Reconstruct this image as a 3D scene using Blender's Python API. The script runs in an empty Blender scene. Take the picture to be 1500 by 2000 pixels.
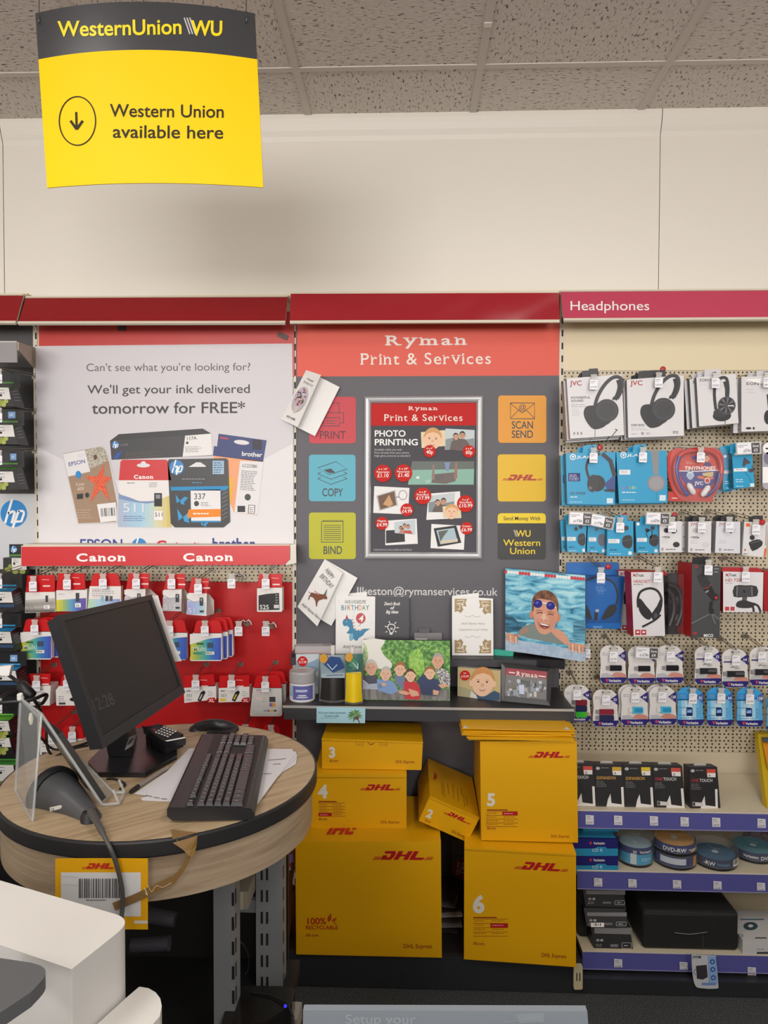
import bpy, bmesh, math, random
from mathutils import Vector, Matrix
random.seed(7)
PI = math.pi
SC = bpy.context.scene
COL = SC.collection
# ---------------------------------------------------------------- camera
F = 1440.0                                   # focal length in pixels of the 1500 x 2000 frame
CZ = 1.60
YAW, PITCH, ROLL = math.radians(2.0), math.radians(1.62), math.radians(0.13)
_f = Vector((-math.sin(YAW)*math.cos(PITCH), math.cos(YAW)*math.cos(PITCH), -math.sin(PITCH)))
_r0 = Vector((math.cos(YAW), math.sin(YAW), 0)); _u0 = _r0.cross(_f)
_r = _r0*math.cos(ROLL) + _u0*math.sin(ROLL); _u = -_r0*math.sin(ROLL) + _u0*math.cos(ROLL)
CAM = Vector((0, 0, CZ))
cd = bpy.data.cameras.new('camera'); cam = bpy.data.objects.new('camera', cd); COL.objects.link(cam)
cd.sensor_fit = 'VERTICAL'; cd.sensor_height = 36; cd.lens = 36*F/2000; cd.clip_start = .02
cam.matrix_world = Matrix(((_r.x, _u.x, -_f.x, 0), (_r.y, _u.y, -_f.y, 0), (_r.z, _u.z, -_f.z, CZ), (0, 0, 0, 1)))
SC.camera = cam
# ---------------------------------------------------------------- light
SC.view_settings.view_transform = 'Standard'; SC.view_settings.look = 'None'
SC.view_settings.gamma = 1; SC.view_settings.use_curve_mapping = False
SC.view_settings.exposure = -0.45
SC.cycles.max_bounces = 5; SC.cycles.diffuse_bounces = 3; SC.cycles.glossy_bounces = 2
SC.cycles.transparent_max_bounces = 12; SC.cycles.transmission_bounces = 4
SC.cycles.caustics_reflective = False; SC.cycles.caustics_refractive = False
w = bpy.data.worlds.new('store_air'); SC.world = w; w.use_nodes = True
w.node_tree.nodes['Background'].inputs[0].default_value = (1.0, .95, .89, 1)
w.node_tree.nodes['Background'].inputs[1].default_value = 0.30
def area(name, loc, aim, sx, sy, power, col=(1, .965, .915)):
    l = bpy.data.lights.new(name, 'AREA'); l.shape = 'RECTANGLE'; l.size = sx; l.size_y = sy; l.energy = power; l.color = col
    o = bpy.data.objects.new(name, l); COL.objects.link(o); o.location = loc
    o.rotation_euler = (Vector(aim)-Vector(loc)).to_track_quat('-Z', 'Y').to_euler(); return o
ZC = 2.985                                    # ceiling height
for lx in (-1.5, .9):
    area('ceiling_lamp', (lx, .35, ZC-.03), (lx, .35, 0), .6, 1.2, 30)
    area('ceiling_lamp', (lx, -2.4, ZC-.03), (lx, -2.4, 0), .6, 1.2, 70)
area('shop_window', (-.7, -5.7, 2.15), (-.7, 2.7, 2.1), 6.0, 1.5, 560, (1, .975, .95))
# ---------------------------------------------------------------- materials
def s2l(c):
    c /= 255.0
    return c/12.92 if c <= .04045 else ((c+.055)/1.055)**2.4
def rgb(h):
    if isinstance(h, str):
        h = tuple(int(h[i:i+2], 16) for i in (0, 2, 4))
    return (s2l(h[0]), s2l(h[1]), s2l(h[2]), 1)
MATS = {}
def M(h, rough=.55, metal=0, alpha=1, trans=0, emit=0, spec=.5, coat=0, nm=None):
    """a plain surface of colour h (hex); cached"""
    key = (h, rough, metal, alpha, trans, emit, spec, coat)
    if key in MATS: return MATS[key]
    m = bpy.data.materials.new(nm or 'surface_'+str(h)); m.use_nodes = True
    b = m.node_tree.nodes['Principled BSDF']
    b.inputs['Base Color'].default_value = rgb(h); b.inputs['Roughness'].default_value = rough
    b.inputs['Metallic'].default_value = metal; b.inputs['Alpha'].default_value = alpha
    b.inputs['Transmission Weight'].default_value = trans; b.inputs['Specular IOR Level'].default_value = spec
    b.inputs['Coat Weight'].default_value = coat
    if emit:
        b.inputs['Emission Color'].default_value = rgb(h); b.inputs['Emission Strength'].default_value = emit
    MATS[key] = m; return m
class NT:
    """tiny node-graph helper"""
    def __init__(s, name, rough=.6):
        s.m = bpy.data.materials.new(name); s.m.use_nodes = True; s.t = s.m.node_tree
        s.b = s.t.nodes['Principled BSDF']; s.b.inputs['Roughness'].default_value = rough
    def n(s, typ, **kw):
        x = s.t.nodes.new(typ)
        for k, v in kw.items():
            if k.startswith('i_'):
                key = k[2:]; x.inputs[int(key) if key.isdigit() else key.replace('_', ' ')].default_value = v
            else: setattr(x, k, v)
        return x
    def l(s, a, b): s.t.links.new(a, b)
    def coord(s, scale=(1, 1, 1), rot=(0, 0, 0), kind='Object'):
        tc = s.n('ShaderNodeTexCoord'); mp = s.n('ShaderNodeMapping', vector_type='TEXTURE'); mp.inputs['Scale'].default_value = [1/a for a in scale]
        mp.inputs['Rotation'].default_value = rot; s.l(tc.outputs[kind], mp.inputs['Vector']); return mp.outputs[0]
    def ramp(s, src, stops, interp='LINEAR'):
        r = s.n('ShaderNodeValToRGB'); s.l(src, r.inputs[0]); e = r.color_ramp.elements; r.color_ramp.interpolation = interp
        while len(e) < len(stops): e.new(.5)
        for i, (p, c) in enumerate(stops): e[i].position = p; e[i].color = rgb(c)
        return r.outputs[0]
    def base(s, sock): s.l(sock, s.b.inputs['Base Color']); return s
    def bump(s, sock, strength=.3, dist=.002):
        b = s.n('ShaderNodeBump', i_Strength=strength, i_Distance=dist); s.l(sock, b.inputs['Height']); s.l(b.outputs[0], s.b.inputs['Normal'])
def noisy(name, stops, scale=(1, 1, 1), rot=(0, 0, 0), nscale=5, detail=4, rough=.6, distort=0, bump=0, kind='noise'):
    g = NT(name, rough); v = g.coord(scale, rot)
    if kind == 'noise': t = g.n('ShaderNodeTexNoise', i_Scale=nscale, i_Detail=detail, i_Distortion=distort); out = t.outputs['Fac']
    else: t = g.n('ShaderNodeTexVoronoi', i_Scale=nscale); out = t.outputs['Distance']
    g.l(v, t.inputs['Vector']); g.base(g.ramp(out, stops))
    if bump: g.bump(out, bump)
    return g.m
def peg_mat(name, col, hole, pa=.0153, pb=.0251, pz=.0251, r=.0034, ox=0.0, oz=0.0):
    """painted metal panel punched with rows of small holes, close and wide rows in turn"""
    g = NT(name, .5); v = g.coord(); sp = g.n('ShaderNodeSeparateXYZ'); g.l(v, sp.inputs[0])
    def mth(op, a, b=None):
        x = g.n('ShaderNodeMath', operation=op)
        for i, q in enumerate((a, b)):
            if q is None: continue
            if hasattr(q, 'node'): g.l(q, x.inputs[i])
            else: x.inputs[i].default_value = q
        return x.outputs[0]
    x, z = mth('ADD', sp.outputs['X'], 10+ox), mth('ADD', sp.outputs['Z'], 10+oz)
    def dots(px, dz):
        fx = mth('SUBTRACT', mth('MODULO', x, px), px/2); fz = mth('SUBTRACT', mth('MODULO', mth('ADD', z, dz), pz), pz/2)
        return mth('SQRT', mth('ADD', mth('MULTIPLY', fx, fx), mth('MULTIPLY', fz, fz)))
    k = mth('LESS_THAN', mth('MINIMUM', dots(pa, 0), dots(pb, pz/2)), r)
    mx = g.n('ShaderNodeMix', data_type='RGBA'); mx.inputs['A'].default_value = rgb(col); mx.inputs['B'].default_value = rgb(hole)
    g.l(k, mx.inputs['Factor']); g.base(mx.outputs['Result']); return g.m
# ---------------------------------------------------------------- rays and planes
def ray(px, py): return (_f*F + _r*(px-750) - _u*(py-1000)).normalized()
def at(px, py, Y):
    d = ray(px, py); return CAM + d*(Y/d.y)
def atz(px, py, z):
    d = ray(px, py); return CAM + d*((z-CZ)/d.z)
def topx(p):
    q = Vector(p)-CAM; k = F/q.dot(_f); return 750+q.dot(_r)*k, 1000-q.dot(_u)*k
class PL:
    """a flat surface standing in the room; pixel outlines of printed matter are read off on it"""
    def __init__(s, px, py, Y, yaw=0, tilt=0):
        s.o = at(px, py, Y); a = math.radians(yaw); t = math.radians(tilt)     # yaw>0 turns the face to the right, tilt>0 leans it back
        n0 = Vector((math.sin(a), -math.cos(a), 0)); s.r = Vector((math.cos(a), math.sin(a), 0))
        s.n = n0*math.cos(t) + Vector((0, 0, math.sin(t))); s.u = s.n.cross(s.r)
    @staticmethod
    def three(o, r, u):
        s = PL.__new__(PL); s.o = Vector(o); s.r = Vector(r).normalized(); n = s.r.cross(Vector(u)).normalized(); s.n = n; s.u = n.cross(s.r)
        return s
    def hit(s, px, py):
        d = ray(px, py); return CAM + d*((s.o-CAM).dot(s.n)/d.dot(s.n))
    def p(s, px, py, h=0): return s.hit(px, py) + s.n*h
EPS = .0005
class B:
    """collects geometry of one mesh"""
    def __init__(s): s.v = []; s.f = []; s.fm = []; s.ms = []; s.sm = []
    def mi(s, m):
        if m not in s.ms: s.ms.append(m)
        return s.ms.index(m)
    def add(s, vs, fs, m, smooth=False):
        k = len(s.v); s.v += [Vector(p) for p in vs]; i = s.mi(m)
        for f in fs: s.f.append([k+j for j in f]); s.fm.append(i); s.sm.append(smooth)
        return s
    def face(s, pts, m): return s.add(pts, [list(range(len(pts)))], m)
    def box(s, c, d, m, rot=None):
        x, y, z = d[0]/2, d[1]/2, d[2]/2; c = Vector(c)
        vs = [Vector((a*x, b*y, e*z)) for a in (-1, 1) for b in (-1, 1) for e in (-1, 1)]
        if rot is not None: vs = [rot @ q for q in vs]
        return s.add([c+q for q in vs], [(0, 1, 3, 2), (4, 6, 7, 5), (0, 4, 5, 1), (2, 3, 7, 6), (0, 2, 6, 4), (1, 5, 7, 3)], m)
    def bbox(s, lo, hi, m): return s.box([(a+b)/2 for a, b in zip(lo, hi)], [abs(b-a) for a, b in zip(lo, hi)], m)
    def prism(s, pts, off, m, side=None, back=None):
        """outline pts (3D, front face) swept by vector off"""
        n = len(pts); off = Vector(off); pts = [Vector(p) for p in pts]
        s.face(pts, m)
        s.add([p+off for p in pts], [list(range(n))[::-1]], back or side or m)
        s.add(pts+[p+off for p in pts], [(i, (i+1) % n, n+(i+1) % n, n+i)[::-1] for i in range(n)], side or m)
        return s
    def tube(s, pts, r, m, n=8, closed=False, caps=True):
        pts = [Vector(p) for p in pts]; N = len(pts); rs = r if isinstance(r, (list, tuple)) else [r]*N
        vs = []; up = None
        for i, p in enumerate(pts):
            a = pts[(i-1) % N] if (i or closed) else p; b = pts[(i+1) % N] if (i < N-1 or closed) else p
            t = (b-a).normalized()
            if up is None: up = t.orthogonal().normalized()
            up = (up - t*up.dot(t)).normalized(); sd = t.cross(up)
            vs += [p + (up*math.cos(2*PI*j/n) + sd*math.sin(2*PI*j/n))*rs[i] for j in range(n)]
        fs = []
        for i in range(N if closed else N-1):
            for j in range(n):
                a, b = i*n+j, i*n+(j+1) % n; c, d = ((i+1) % N)*n+(j+1) % n, ((i+1) % N)*n+j
                fs.append((a, b, c, d))
        s.add(vs, fs, m, True)
        if caps and not closed:
            s.add(vs[:n], [list(range(n))[::-1]], m); s.add(vs[-n:], [list(range(n))], m)
        return s
    def lathe(s, c, prof, m, n=32, axis=(0, 0, 1), mats=None, smooth=True, caps=True):
        """prof: (radius, height) rings about axis through c; mats gives one material per band"""
        ax = Vector(axis).normalized(); e = Vector((1, 0, 0)) if abs(ax.x) < .9 else Vector((0, 1, 0))
        e = (e-ax*e.dot(ax)).normalized(); g = ax.cross(e); c = Vector(c)
        vs = [c + ax*h + (e*math.cos(2*PI*j/n)+g*math.sin(2*PI*j/n))*r for r, h in prof for j in range(n)]
        for i in range(len(prof)-1):
            fs = [(i*n+j, i*n+(j+1) % n, (i+1)*n+(j+1) % n, (i+1)*n+j) for j in range(n)]
            k = [sorted(set(f)) for f in fs]
            lo = vs[i*n:(i+2)*n]
            s.add(lo, [(j, (j+1) % n, n+(j+1) % n, n+j) for j in range(n)], mats[i] if mats else m, smooth)
        if not caps: return s
        if prof[0][0] > 1e-4: s.add(vs[:n], [list(range(n))[::-1]], mats[0] if mats else m)
        if prof[-1][0] > 1e-4: s.add(vs[-n:], [list(range(n))], mats[-1] if mats else m)
        return s
    def grid(s, fn, nu, nv, m, smooth=True):
        vs = [fn(i/nu, j/nv) for j in range(nv+1) for i in range(nu+1)]
        return s.add(vs, [(j*(nu+1)+i, j*(nu+1)+i+1, (j+1)*(nu+1)+i+1, (j+1)*(nu+1)+i) for j in range(nv) for i in range(nu)], m, smooth)
    # --- printed matter, outlines in photo pixels on a plane
    def art(s, pl, pts, m, k=1): return s.face([pl.p(x, y, k*EPS) for x, y in pts], m)
    def rect(s, pl, x0, y0, x1, y1, m, k=1, sk=0):
        return s.art(pl, [(x0, y0), (x1, y0+sk), (x1, y1+sk), (x0, y1)], m, k)
    def ell(s, pl, cx, cy, rx, ry, m, k=1, rot=0, n=22, a0=0, a1=360):
        c, q = math.cos(math.radians(rot)), math.sin(math.radians(rot)); P = []
        cnt = n if a1-a0 >= 360 else n+1
        for i in range(cnt):
            a = math.radians(a0+(a1-a0)*i/n); x, y = rx*math.cos(a), ry*math.sin(a); P.append((cx+x*c-y*q, cy+x*q+y*c))
        return s.art(pl, P, m, k)
    def line(s, pl, pts, w, m, k=1, closed=False):
        """ribbon of width w px along pts"""
        P = [Vector(p) for p in pts]; N = len(P); L = []; R = []
        if not closed:
            for i in range(1, N-1):
                a, c = P[i]-P[i-1], P[i+1]-P[i]
                if a.length > 1e-6 and c.length > 1e-6 and a.normalized().dot(c.normalized()) < .3:      # sharp turn: two ribbons
                    W1, W2 = (w[:i+1], w[i:]) if isinstance(w, (list, tuple)) else (w, w)
                    s.line(pl, pts[:i+1], W1, m, k); return s.line(pl, pts[i:], W2, m, k+.12)
        for i, p in enumerate(P):
            a = P[(i-1) % N] if (i or closed) else p; b = P[(i+1) % N] if (i < N-1 or closed) else p
            t = b-a
            if t.length < 1e-6: t = Vector((1, 0))
            t.normalize(); nn = Vector((-t.y, t.x)); ww = w[i] if isinstance(w, (list, tuple)) else w
            sc = 1.0
            if 0 < i < N-1 or closed:
                t1 = (p-a).normalized(); cs = abs(t1.dot(t)); sc = min(1.6, 1/max(cs, .3))
            L.append(p+nn*ww/2*sc); R.append(p-nn*ww/2*sc)
        vs = [pl.p(q.x, q.y, k*EPS) for q in L+R]
        fs = [(i, (i+1) % N, N+(i+1) % N, N+i) for i in range(N if closed else N-1)]
        return s.add(vs, fs, m)
    def text(s, pl, t, x, y, h, m, k=2, al='l', rot=0, bold=0, sh=0, xs=1, wd=None, serif=0):
        """text with capital height h px, baseline at (x, y); wd fits the width in px"""
        vs, fs, W = glyphs(t, bold, serif, (3 if bold > 2 else 6) if h > 12 else (3 if bold > 2 else 4) if h > 7 else 2); sc = h/.729
        if wd: xs = wd/(W*sc)
        x0 = {'l': 0, 'c': -W/2, 'r': -W}[al]; c, q = math.cos(math.radians(rot)), math.sin(math.radians(rot)); P = []
        for g in vs:
            gx, gy = g[0], g[1]; a, b = (gx+x0)*sc*xs + gy*sc*sh, -gy*sc; P.append(pl.p(x+a*c-b*q, y+a*q+b*c, (k+(.15*g[2] if len(g) > 2 else 0))*EPS))
        return s.add(P, fs, m)
    def lines(s, pl, x0, y0, x1, n, dy, m, k=2, w=1.2, seed=1, rot=0):
        """n rows of fine illegible print"""
        rr = random.Random(seed); c, q = math.cos(math.radians(rot)), math.sin(math.radians(rot))
        for i in range(n):
            x = 0; L = (x1-x0)*rr.uniform(.7, 1)
            while x < L:
                d = rr.uniform(2.5, 7)
                P = [(x, i*dy), (min(L, x+d), i*dy), (min(L, x+d), i*dy+w), (x, i*dy+w)]
                s.art(pl, [(x0+a*c-b*q, y0+a*q+b*c) for a, b in P], m, k); x += d+1.3
        return s
    def build(s, name, parent=None, origin=None, smooth=None, bevel=0):
        me = bpy.data.meshes.new(name); o = bpy.data.objects.new(name, me); COL.objects.link(o)
        if origin is None:
            if parent is not None: origin = parent['_o']
            else:
                xs = [p.x for p in s.v]; ys = [p.y for p in s.v]; zs = [p.z for p in s.v]
                origin = ((min(xs)+max(xs))/2, (min(ys)+max(ys))/2, min(zs))
        O = Vector(origin)
        me.from_pydata([p-O for p in s.v], [], s.f)
        for m in s.ms: me.materials.append(m)
        me.polygons.foreach_set('material_index', s.fm)
        me.polygons.foreach_set('use_smooth', [bool(a) for a in s.sm] if smooth is None else [smooth]*len(s.f))
        me.update()
        if parent is not None:
            o.parent = parent; o.location = O-Vector(parent['_o'])
        else: o.location = O
        if bevel:
            bv = o.modifiers.new('soft_edge', 'BEVEL'); bv.width = bevel; bv.segments = 2; bv.limit_method = 'ANGLE'
        return o
_G = {}
def glyphs(t, bold=0, serif=0, res=3):
    key = (t, bold, serif, res)
    if key in _G: return _G[key]
    c = bpy.data.curves.new('lettering', 'FONT'); c.body = t; c.size = 1; c.resolution_u = res; c.offset = bold*.01
    o = bpy.data.objects.new('lettering', c); me = o.to_mesh()
    vs = [(v.co.x, v.co.y) for v in me.vertices]; fs = [tuple(p.vertices) for p in me.polygons]
    W = max((v[0] for v in vs), default=0); o.to_mesh_clear(); bpy.data.objects.remove(o); bpy.data.curves.remove(c)
    if serif:
        vs, fs, x = [], [], 0
        SL = {'R': 'TL BL BR', 'P': 'TL BL', 'i': 'Bc tl', 'n': 'BL BR tl', 'm': 'BL Bc BR tl', 'r': 'BL tl', 'y': 'tl tr', 'v': 'tl tr', 'a': 'BR', 'S': '', 'D': '', 'H': 'TL TR BL BR'}
        for ch in t:
            if ch == ' ': x += .28; continue
            gv, gf, gw = glyphs(ch, bold, 0, res); k = len(vs); gx0 = min(v[0] for v in gv); gx1 = max(v[0] for v in gv)
            yt = max(v[1] for v in gv) if ch != 'i' else .547
            if ch in 'nmryva': yt = .547
            yb = 0; st = .09+bold*.02; sl = .055+bold*.012; e = serif*.07
            vs += [(v[0]-gx0+x+e, v[1]) for v in gv]; fs += [tuple(k+i for i in f) for f in gf]; w = gx1-gx0
            for q in SL.get(ch, '').split():
                y0, y1 = (yt-sl, yt) if q[0] in 'Tt' else (yb, yb+sl)
                cx = {'L': st/2, 'l': st/2, 'R': w-st/2, 'r': w-st/2, 'c': w/2}[q[1]]
                a, b = cx-st/2-e, cx+st/2+e
                if q in ('tl',) and ch not in 'yv': b = cx
                k = len(vs); vs += [(x+e+a, y0, 1), (x+e+b, y0, 1), (x+e+b, y1, 1), (x+e+a, y1, 1)]; fs.append((k, k+1, k+2, k+3))
            x += w+2*e+.06
        W = x-.06
    _G[key] = (vs, fs, W); return _G[key]
# ---------------------------------------------------------------- things
def tag(o, label, cat, group=None):
    o['label'] = label; o['category'] = cat
    if group: o['group'] = group
    return o
def thing(name, label, cat, loc, group=None):
    o = bpy.data.objects.new(name, None); COL.objects.link(o); o.empty_display_size = .05
    o.location = loc; o['_o'] = tuple(loc); return tag(o, label, cat, group)
def struct(o): o['kind'] = 'structure'; return o
def dup(root, delta, label=None, group=None):
    r = root.copy(); COL.objects.link(r); r.location = Vector(root.location)+Vector(delta)
    if label: r['label'] = label
    if group: r['group'] = group
    for ch in list(root.children):
        c = ch.copy(); COL.objects.link(c); c.parent = r
        for g in list(ch.children):
            d = g.copy(); COL.objects.link(d); d.parent = c
    return r
def rr(x0, y0, x1, y1, r, n=4, rot=0):
    P = []
    for cx, cy, a in ((x1-r, y0+r, -90), (x1-r, y1-r, 0), (x0+r, y1-r, 90), (x0+r, y0+r, 180)):
        for i in range(n+1):
            t = math.radians(a+90*i/n); P.append((cx+r*math.cos(t), cy+r*math.sin(t)))
    if rot: P = spin(P, (x0+x1)/2, (y0+y1)/2, rot)
    return P
def spin(P, cx, cy, a):
    c, q = math.cos(math.radians(a)), math.sin(math.radians(a))
    return [(cx+(x-cx)*c-(y-cy)*q, cy+(x-cx)*q+(y-cy)*c) for x, y in P]
def curve(P, n=4, closed=False):
    """Catmull-Rom through P"""
    P = [Vector(p) for p in P]; N = len(P); out = []
    for i in range(N if closed else N-1):
        a, b, c, d = (P[(i-1) % N] if closed or i else P[0]), P[i], P[(i+1) % N], (P[(i+2) % N] if closed or i < N-2 else P[-1])
        for j in range(n):
            t = j/n; out.append(.5*((2*b)+(c-a)*t+(2*a-5*b+4*c-d)*t*t+(3*b-a-3*c+d)*t**3))
    if not closed: out.append(P[-1])
    return [tuple(p) for p in out]
WHITE, BLACK, INK, PAPER = M('f4f2f0', .45), M('16161a', .4), M('3a3b40', .6), M('eceaea', .6)
# ================================================================ the setting
YW, XL, XM, XR = 2.743, -1.409, -.431, .5534
WALLM = NT('wall_paint', .45); WALLM.b.inputs['Base Color'].default_value = rgb('e4ddd3')
GROOVE = M('8d8880', .6)
b = B()
prof = [(2.76, 0), (2.76, 2.895), (2.757, 2.912), (2.749, 2.93), (2.742, 2.95), (2.739, 2.97), (2.738, 3.05)]
xs = [-3.6, at(5, 240, 2.76).x, at(1290, 240, 2.76).x, 3.6]
for x0, x1 in zip(xs, xs[1:]):
    vs = [(x, y, z) for y, z in prof for x in (x0+.0012, x1-.0012)]
    b.add(vs, [(2*i, 2*i+1, 2*i+3, 2*i+2) for i in range(len(prof)-1)], WALLM.m, False)
b.bbox((-3.6, 2.765, 0), (3.6, 2.80, 3.05), GROOVE)
struct(b.build('wall_back', origin=(0, 2.76, 0)))
b = B(); CARPET = noisy('carpet', [(.3, '26282a'), (.5, '3b3d3e'), (.66, '5d5f60')], nscale=260, detail=3, rough=.95, bump=.6)
b.bbox((-3.6, -5.8, -.02), (3.6, 2.8, 0), CARPET); struct(b.build('floor', origin=(0, 0, 0)))
def tile_mat(name, along):
    g = NT(name, .9)
    v = g.coord((48, 130, 1) if along else (130, 48, 1))
    wv = g.n('ShaderNodeTexNoise', i_Scale=1.0, i_Detail=3.0, i_Roughness=.62); g.l(v, wv.inputs['Vector'])
    g.base(g.ramp(wv.outputs['Fac'], [(.36, '5a534d'), (.405, 'd8d1c9'), (.7, 'e6dfd8')]))
    g.bump(wv.outputs['Fac'], .5, .004); return g.m
TA, TB = tile_mat('fissured_tile_across', 0), tile_mat('fissured_tile_along', 1)
b = B(); x0, y0 = -.378-.604*5, 2.45-.604*13
for i in range(12):
    for j in range(15):
        a, c = x0+.604*i, y0+.604*j
        if c > 2.75: continue
        b.face([(a, c, ZC), (a, min(c+.604, 2.76), ZC), (a+.604, min(c+.604, 2.76), ZC), (a+.604, c, ZC)], (TA, TB)[(i+j) % 2])
b.bbox((-3.6, -5.8, ZC+.03), (3.6, 2.8, ZC+.06), GROOVE)
struct(b.build('ceiling', origin=(0, 0, ZC)))
TEE = M('cfc8c0', .5); b = B()
for i in range(12):
    a = x0+.604*i; b.bbox((a-.012, -5.8, ZC-.004), (a+.012, 2.738, ZC), TEE)
for j in range(14):
    c = y0+.604*j
    for i in range(11): b.bbox((x0+.604*i+.012, c-.012, ZC-.0035), (x0+.604*(i+1)-.012, c+.012, ZC), TEE)
p = atz(953, 45, ZC); b.bbox((p.x-.012, p.y-.01, ZC-.006), (p.x+.012, p.y+.012, ZC-.004), M('efe8e0', .5))
struct(b.build('trim_1', origin=(0, 2, ZC)))
b = B(); b.bbox((-3.64, -5.8, 0), (-3.6, 2.8, 3.05), WALLM.m); struct(b.build('wall_left'))
b = B(); b.bbox((3.6, -5.8, 0), (3.64, 2.8, 3.05), WALLM.m); struct(b.build('wall_right'))
b = B()
for lo, hi in (((-3.6, -5.84, 0), (3.6, -5.8, 1.0)), ((-3.6, -5.84, 2.9), (3.6, -5.8, 3.05)), ((3.0, -5.84, 1.0), (3.6, -5.8, 2.9))): b.bbox(lo, hi, WALLM.m)
struct(b.build('wall_front'))
b = B(); b.bbox((-3.5, -1.0, 0), (3.5, -.92, 1.38), M('8d8d90', .6)); struct(b.build('wall_added_light_blocker'))  # unseen half-height partition, added to cut the window light towards the floor
# ================================================================ wall shelving: four bays
CREAM, CREAM2 = M('e2d3b2', .5), M('d9cfbd', .45)
PEGC = peg_mat('punched_cream_panel', 'cbbda3', '2a2521')
GREY, DARK = M('67646a', .5), M('1b1b1e', .5)
HPBLK = M('1d1d20', .35)
def zpx(x, y, Y=YW): return at(x, y, Y).z
def upright(parent, x, col, z0=.05, z1=2.32):
    b = B(); b.bbox((x-.0075, YW-.004, z0), (x+.0075, YW+.012, z1), col)
    n = int((z1-z0)/.0468)
    for i in range(n):
        z = z0+.012+i*.0468; b.bbox((x+.0005, YW-.0046, z), (x+.0065, YW-.0035, z+.024), M('18161a', .7))
    return b.build('upright', parent)
bays = [('shelving_bay', 'shelving bay at the left edge with black backing and a blue round logo', XL-.98, XL),
        ('shelving_bay', 'shelving bay with red lower backing holding the hanging ink cartridges', XL, XM),
        ('shelving_bay', 'shelving bay behind the stacked yellow parcel boxes with dark grey plinth', XM, XR),
        ('shelving_bay', 'cream pegboard shelving bay under the pink header, hung with headphones', XR, XR+.98)]
ZP = .110                                    # top of the base plinths
for k, (nm, lb, x0, x1) in enumerate(bays):
    t = thing(nm, lb, 'shelving', ((x0+x1)/2, 2.55, 0))
    lo, hi = x0+.0078, x1-.0078
    def pan(za, zb, m, dy=0, nm='back_panel'):
        q = B(); q.bbox((lo, YW+dy, za), (hi, YW+.012, zb), m); return q.build(nm, t)
    if k == 0:
        pan(zpx(40, 718), 2.32, M('4c494b', .5)); pan(zpx(40, 964), zpx(40, 718)-.001, HPBLK)
        q = B(); za, zb = zpx(40, 1112), zpx(40, 964)-.001; q.bbox((lo, YW-.002, za), (hi, YW+.012, zb), M('c9cacf', .4))
        pl = PL(27, 1003, YW-.002); q.ell(pl, 27, 1003, 26, 26.5, M('1883c9', .4), 1, n=36)
        for sx in (0, 1):                                         # the round logo: slanted h and p
            pass
        q.line(pl, [(24, 975), (10, 1022)], 4.6, WHITE, 2); q.line(pl, [(16, 1003), (27, 998), (29, 1002), (23, 1022)], 4.6, WHITE, 2)
        q.line(pl, [(37, 997), (25, 1031)], 4.6, WHITE, 2); q.line(pl, [(36, 998), (46, 998), (47, 1003), (42, 1018), (31, 1019)], 4.4, WHITE, 2)
        q.build('logo_panel', t)
        pan(.06, za-.001, HPBLK)
    elif k == 1:
        zr = zpx(325, 1136); pan(zpx(325, 1062), 2.32, CREAM); pan(zr+.001, zpx(325, 1062)-.001, PEGC, nm='pegboard')
        pan(.06, zr, M('bf1418', .35), -.003, 'red_backing')
    elif k == 2:
        pan(.06, 2.32, M('5d5a60', .55))
    else:
        z0, z1 = zpx(1300, 724), zpx(1300, 1467); pan(z0+.001, 2.32, CREAM)
        pan(z1, z0, PEGC, nm='pegboard'); pan(.06, z1-.001, M('cec1a9', .5))
    upright(t, x1, CREAM2 if k != 9 else GREY)
    if k == 0: upright(t, x0, CREAM2)
    # base: deck and plinth
    t = thing('display_plinth', ('black base deck at the left edge behind the printer', 'black base deck below the red backing', 'dark base deck carrying the yellow parcel boxes', 'dark plinth base below the right shelves')[k], 'plinth', ((x0+x1)/2, 2.5, 0)); q = B(); fr = 2.325; zp = ZP if k < 3 else .048; q.bbox((x0+.002, fr+.02, .004), (x1-.002, YW-.006, zp), DARK); q.build('base_deck', t)
    q = B(); q.bbox((x0+.001, fr, .004), (x1-.001, fr+.018, zp+.002), M('2a2b2f', .45)); q.build('plinth', t)
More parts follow.
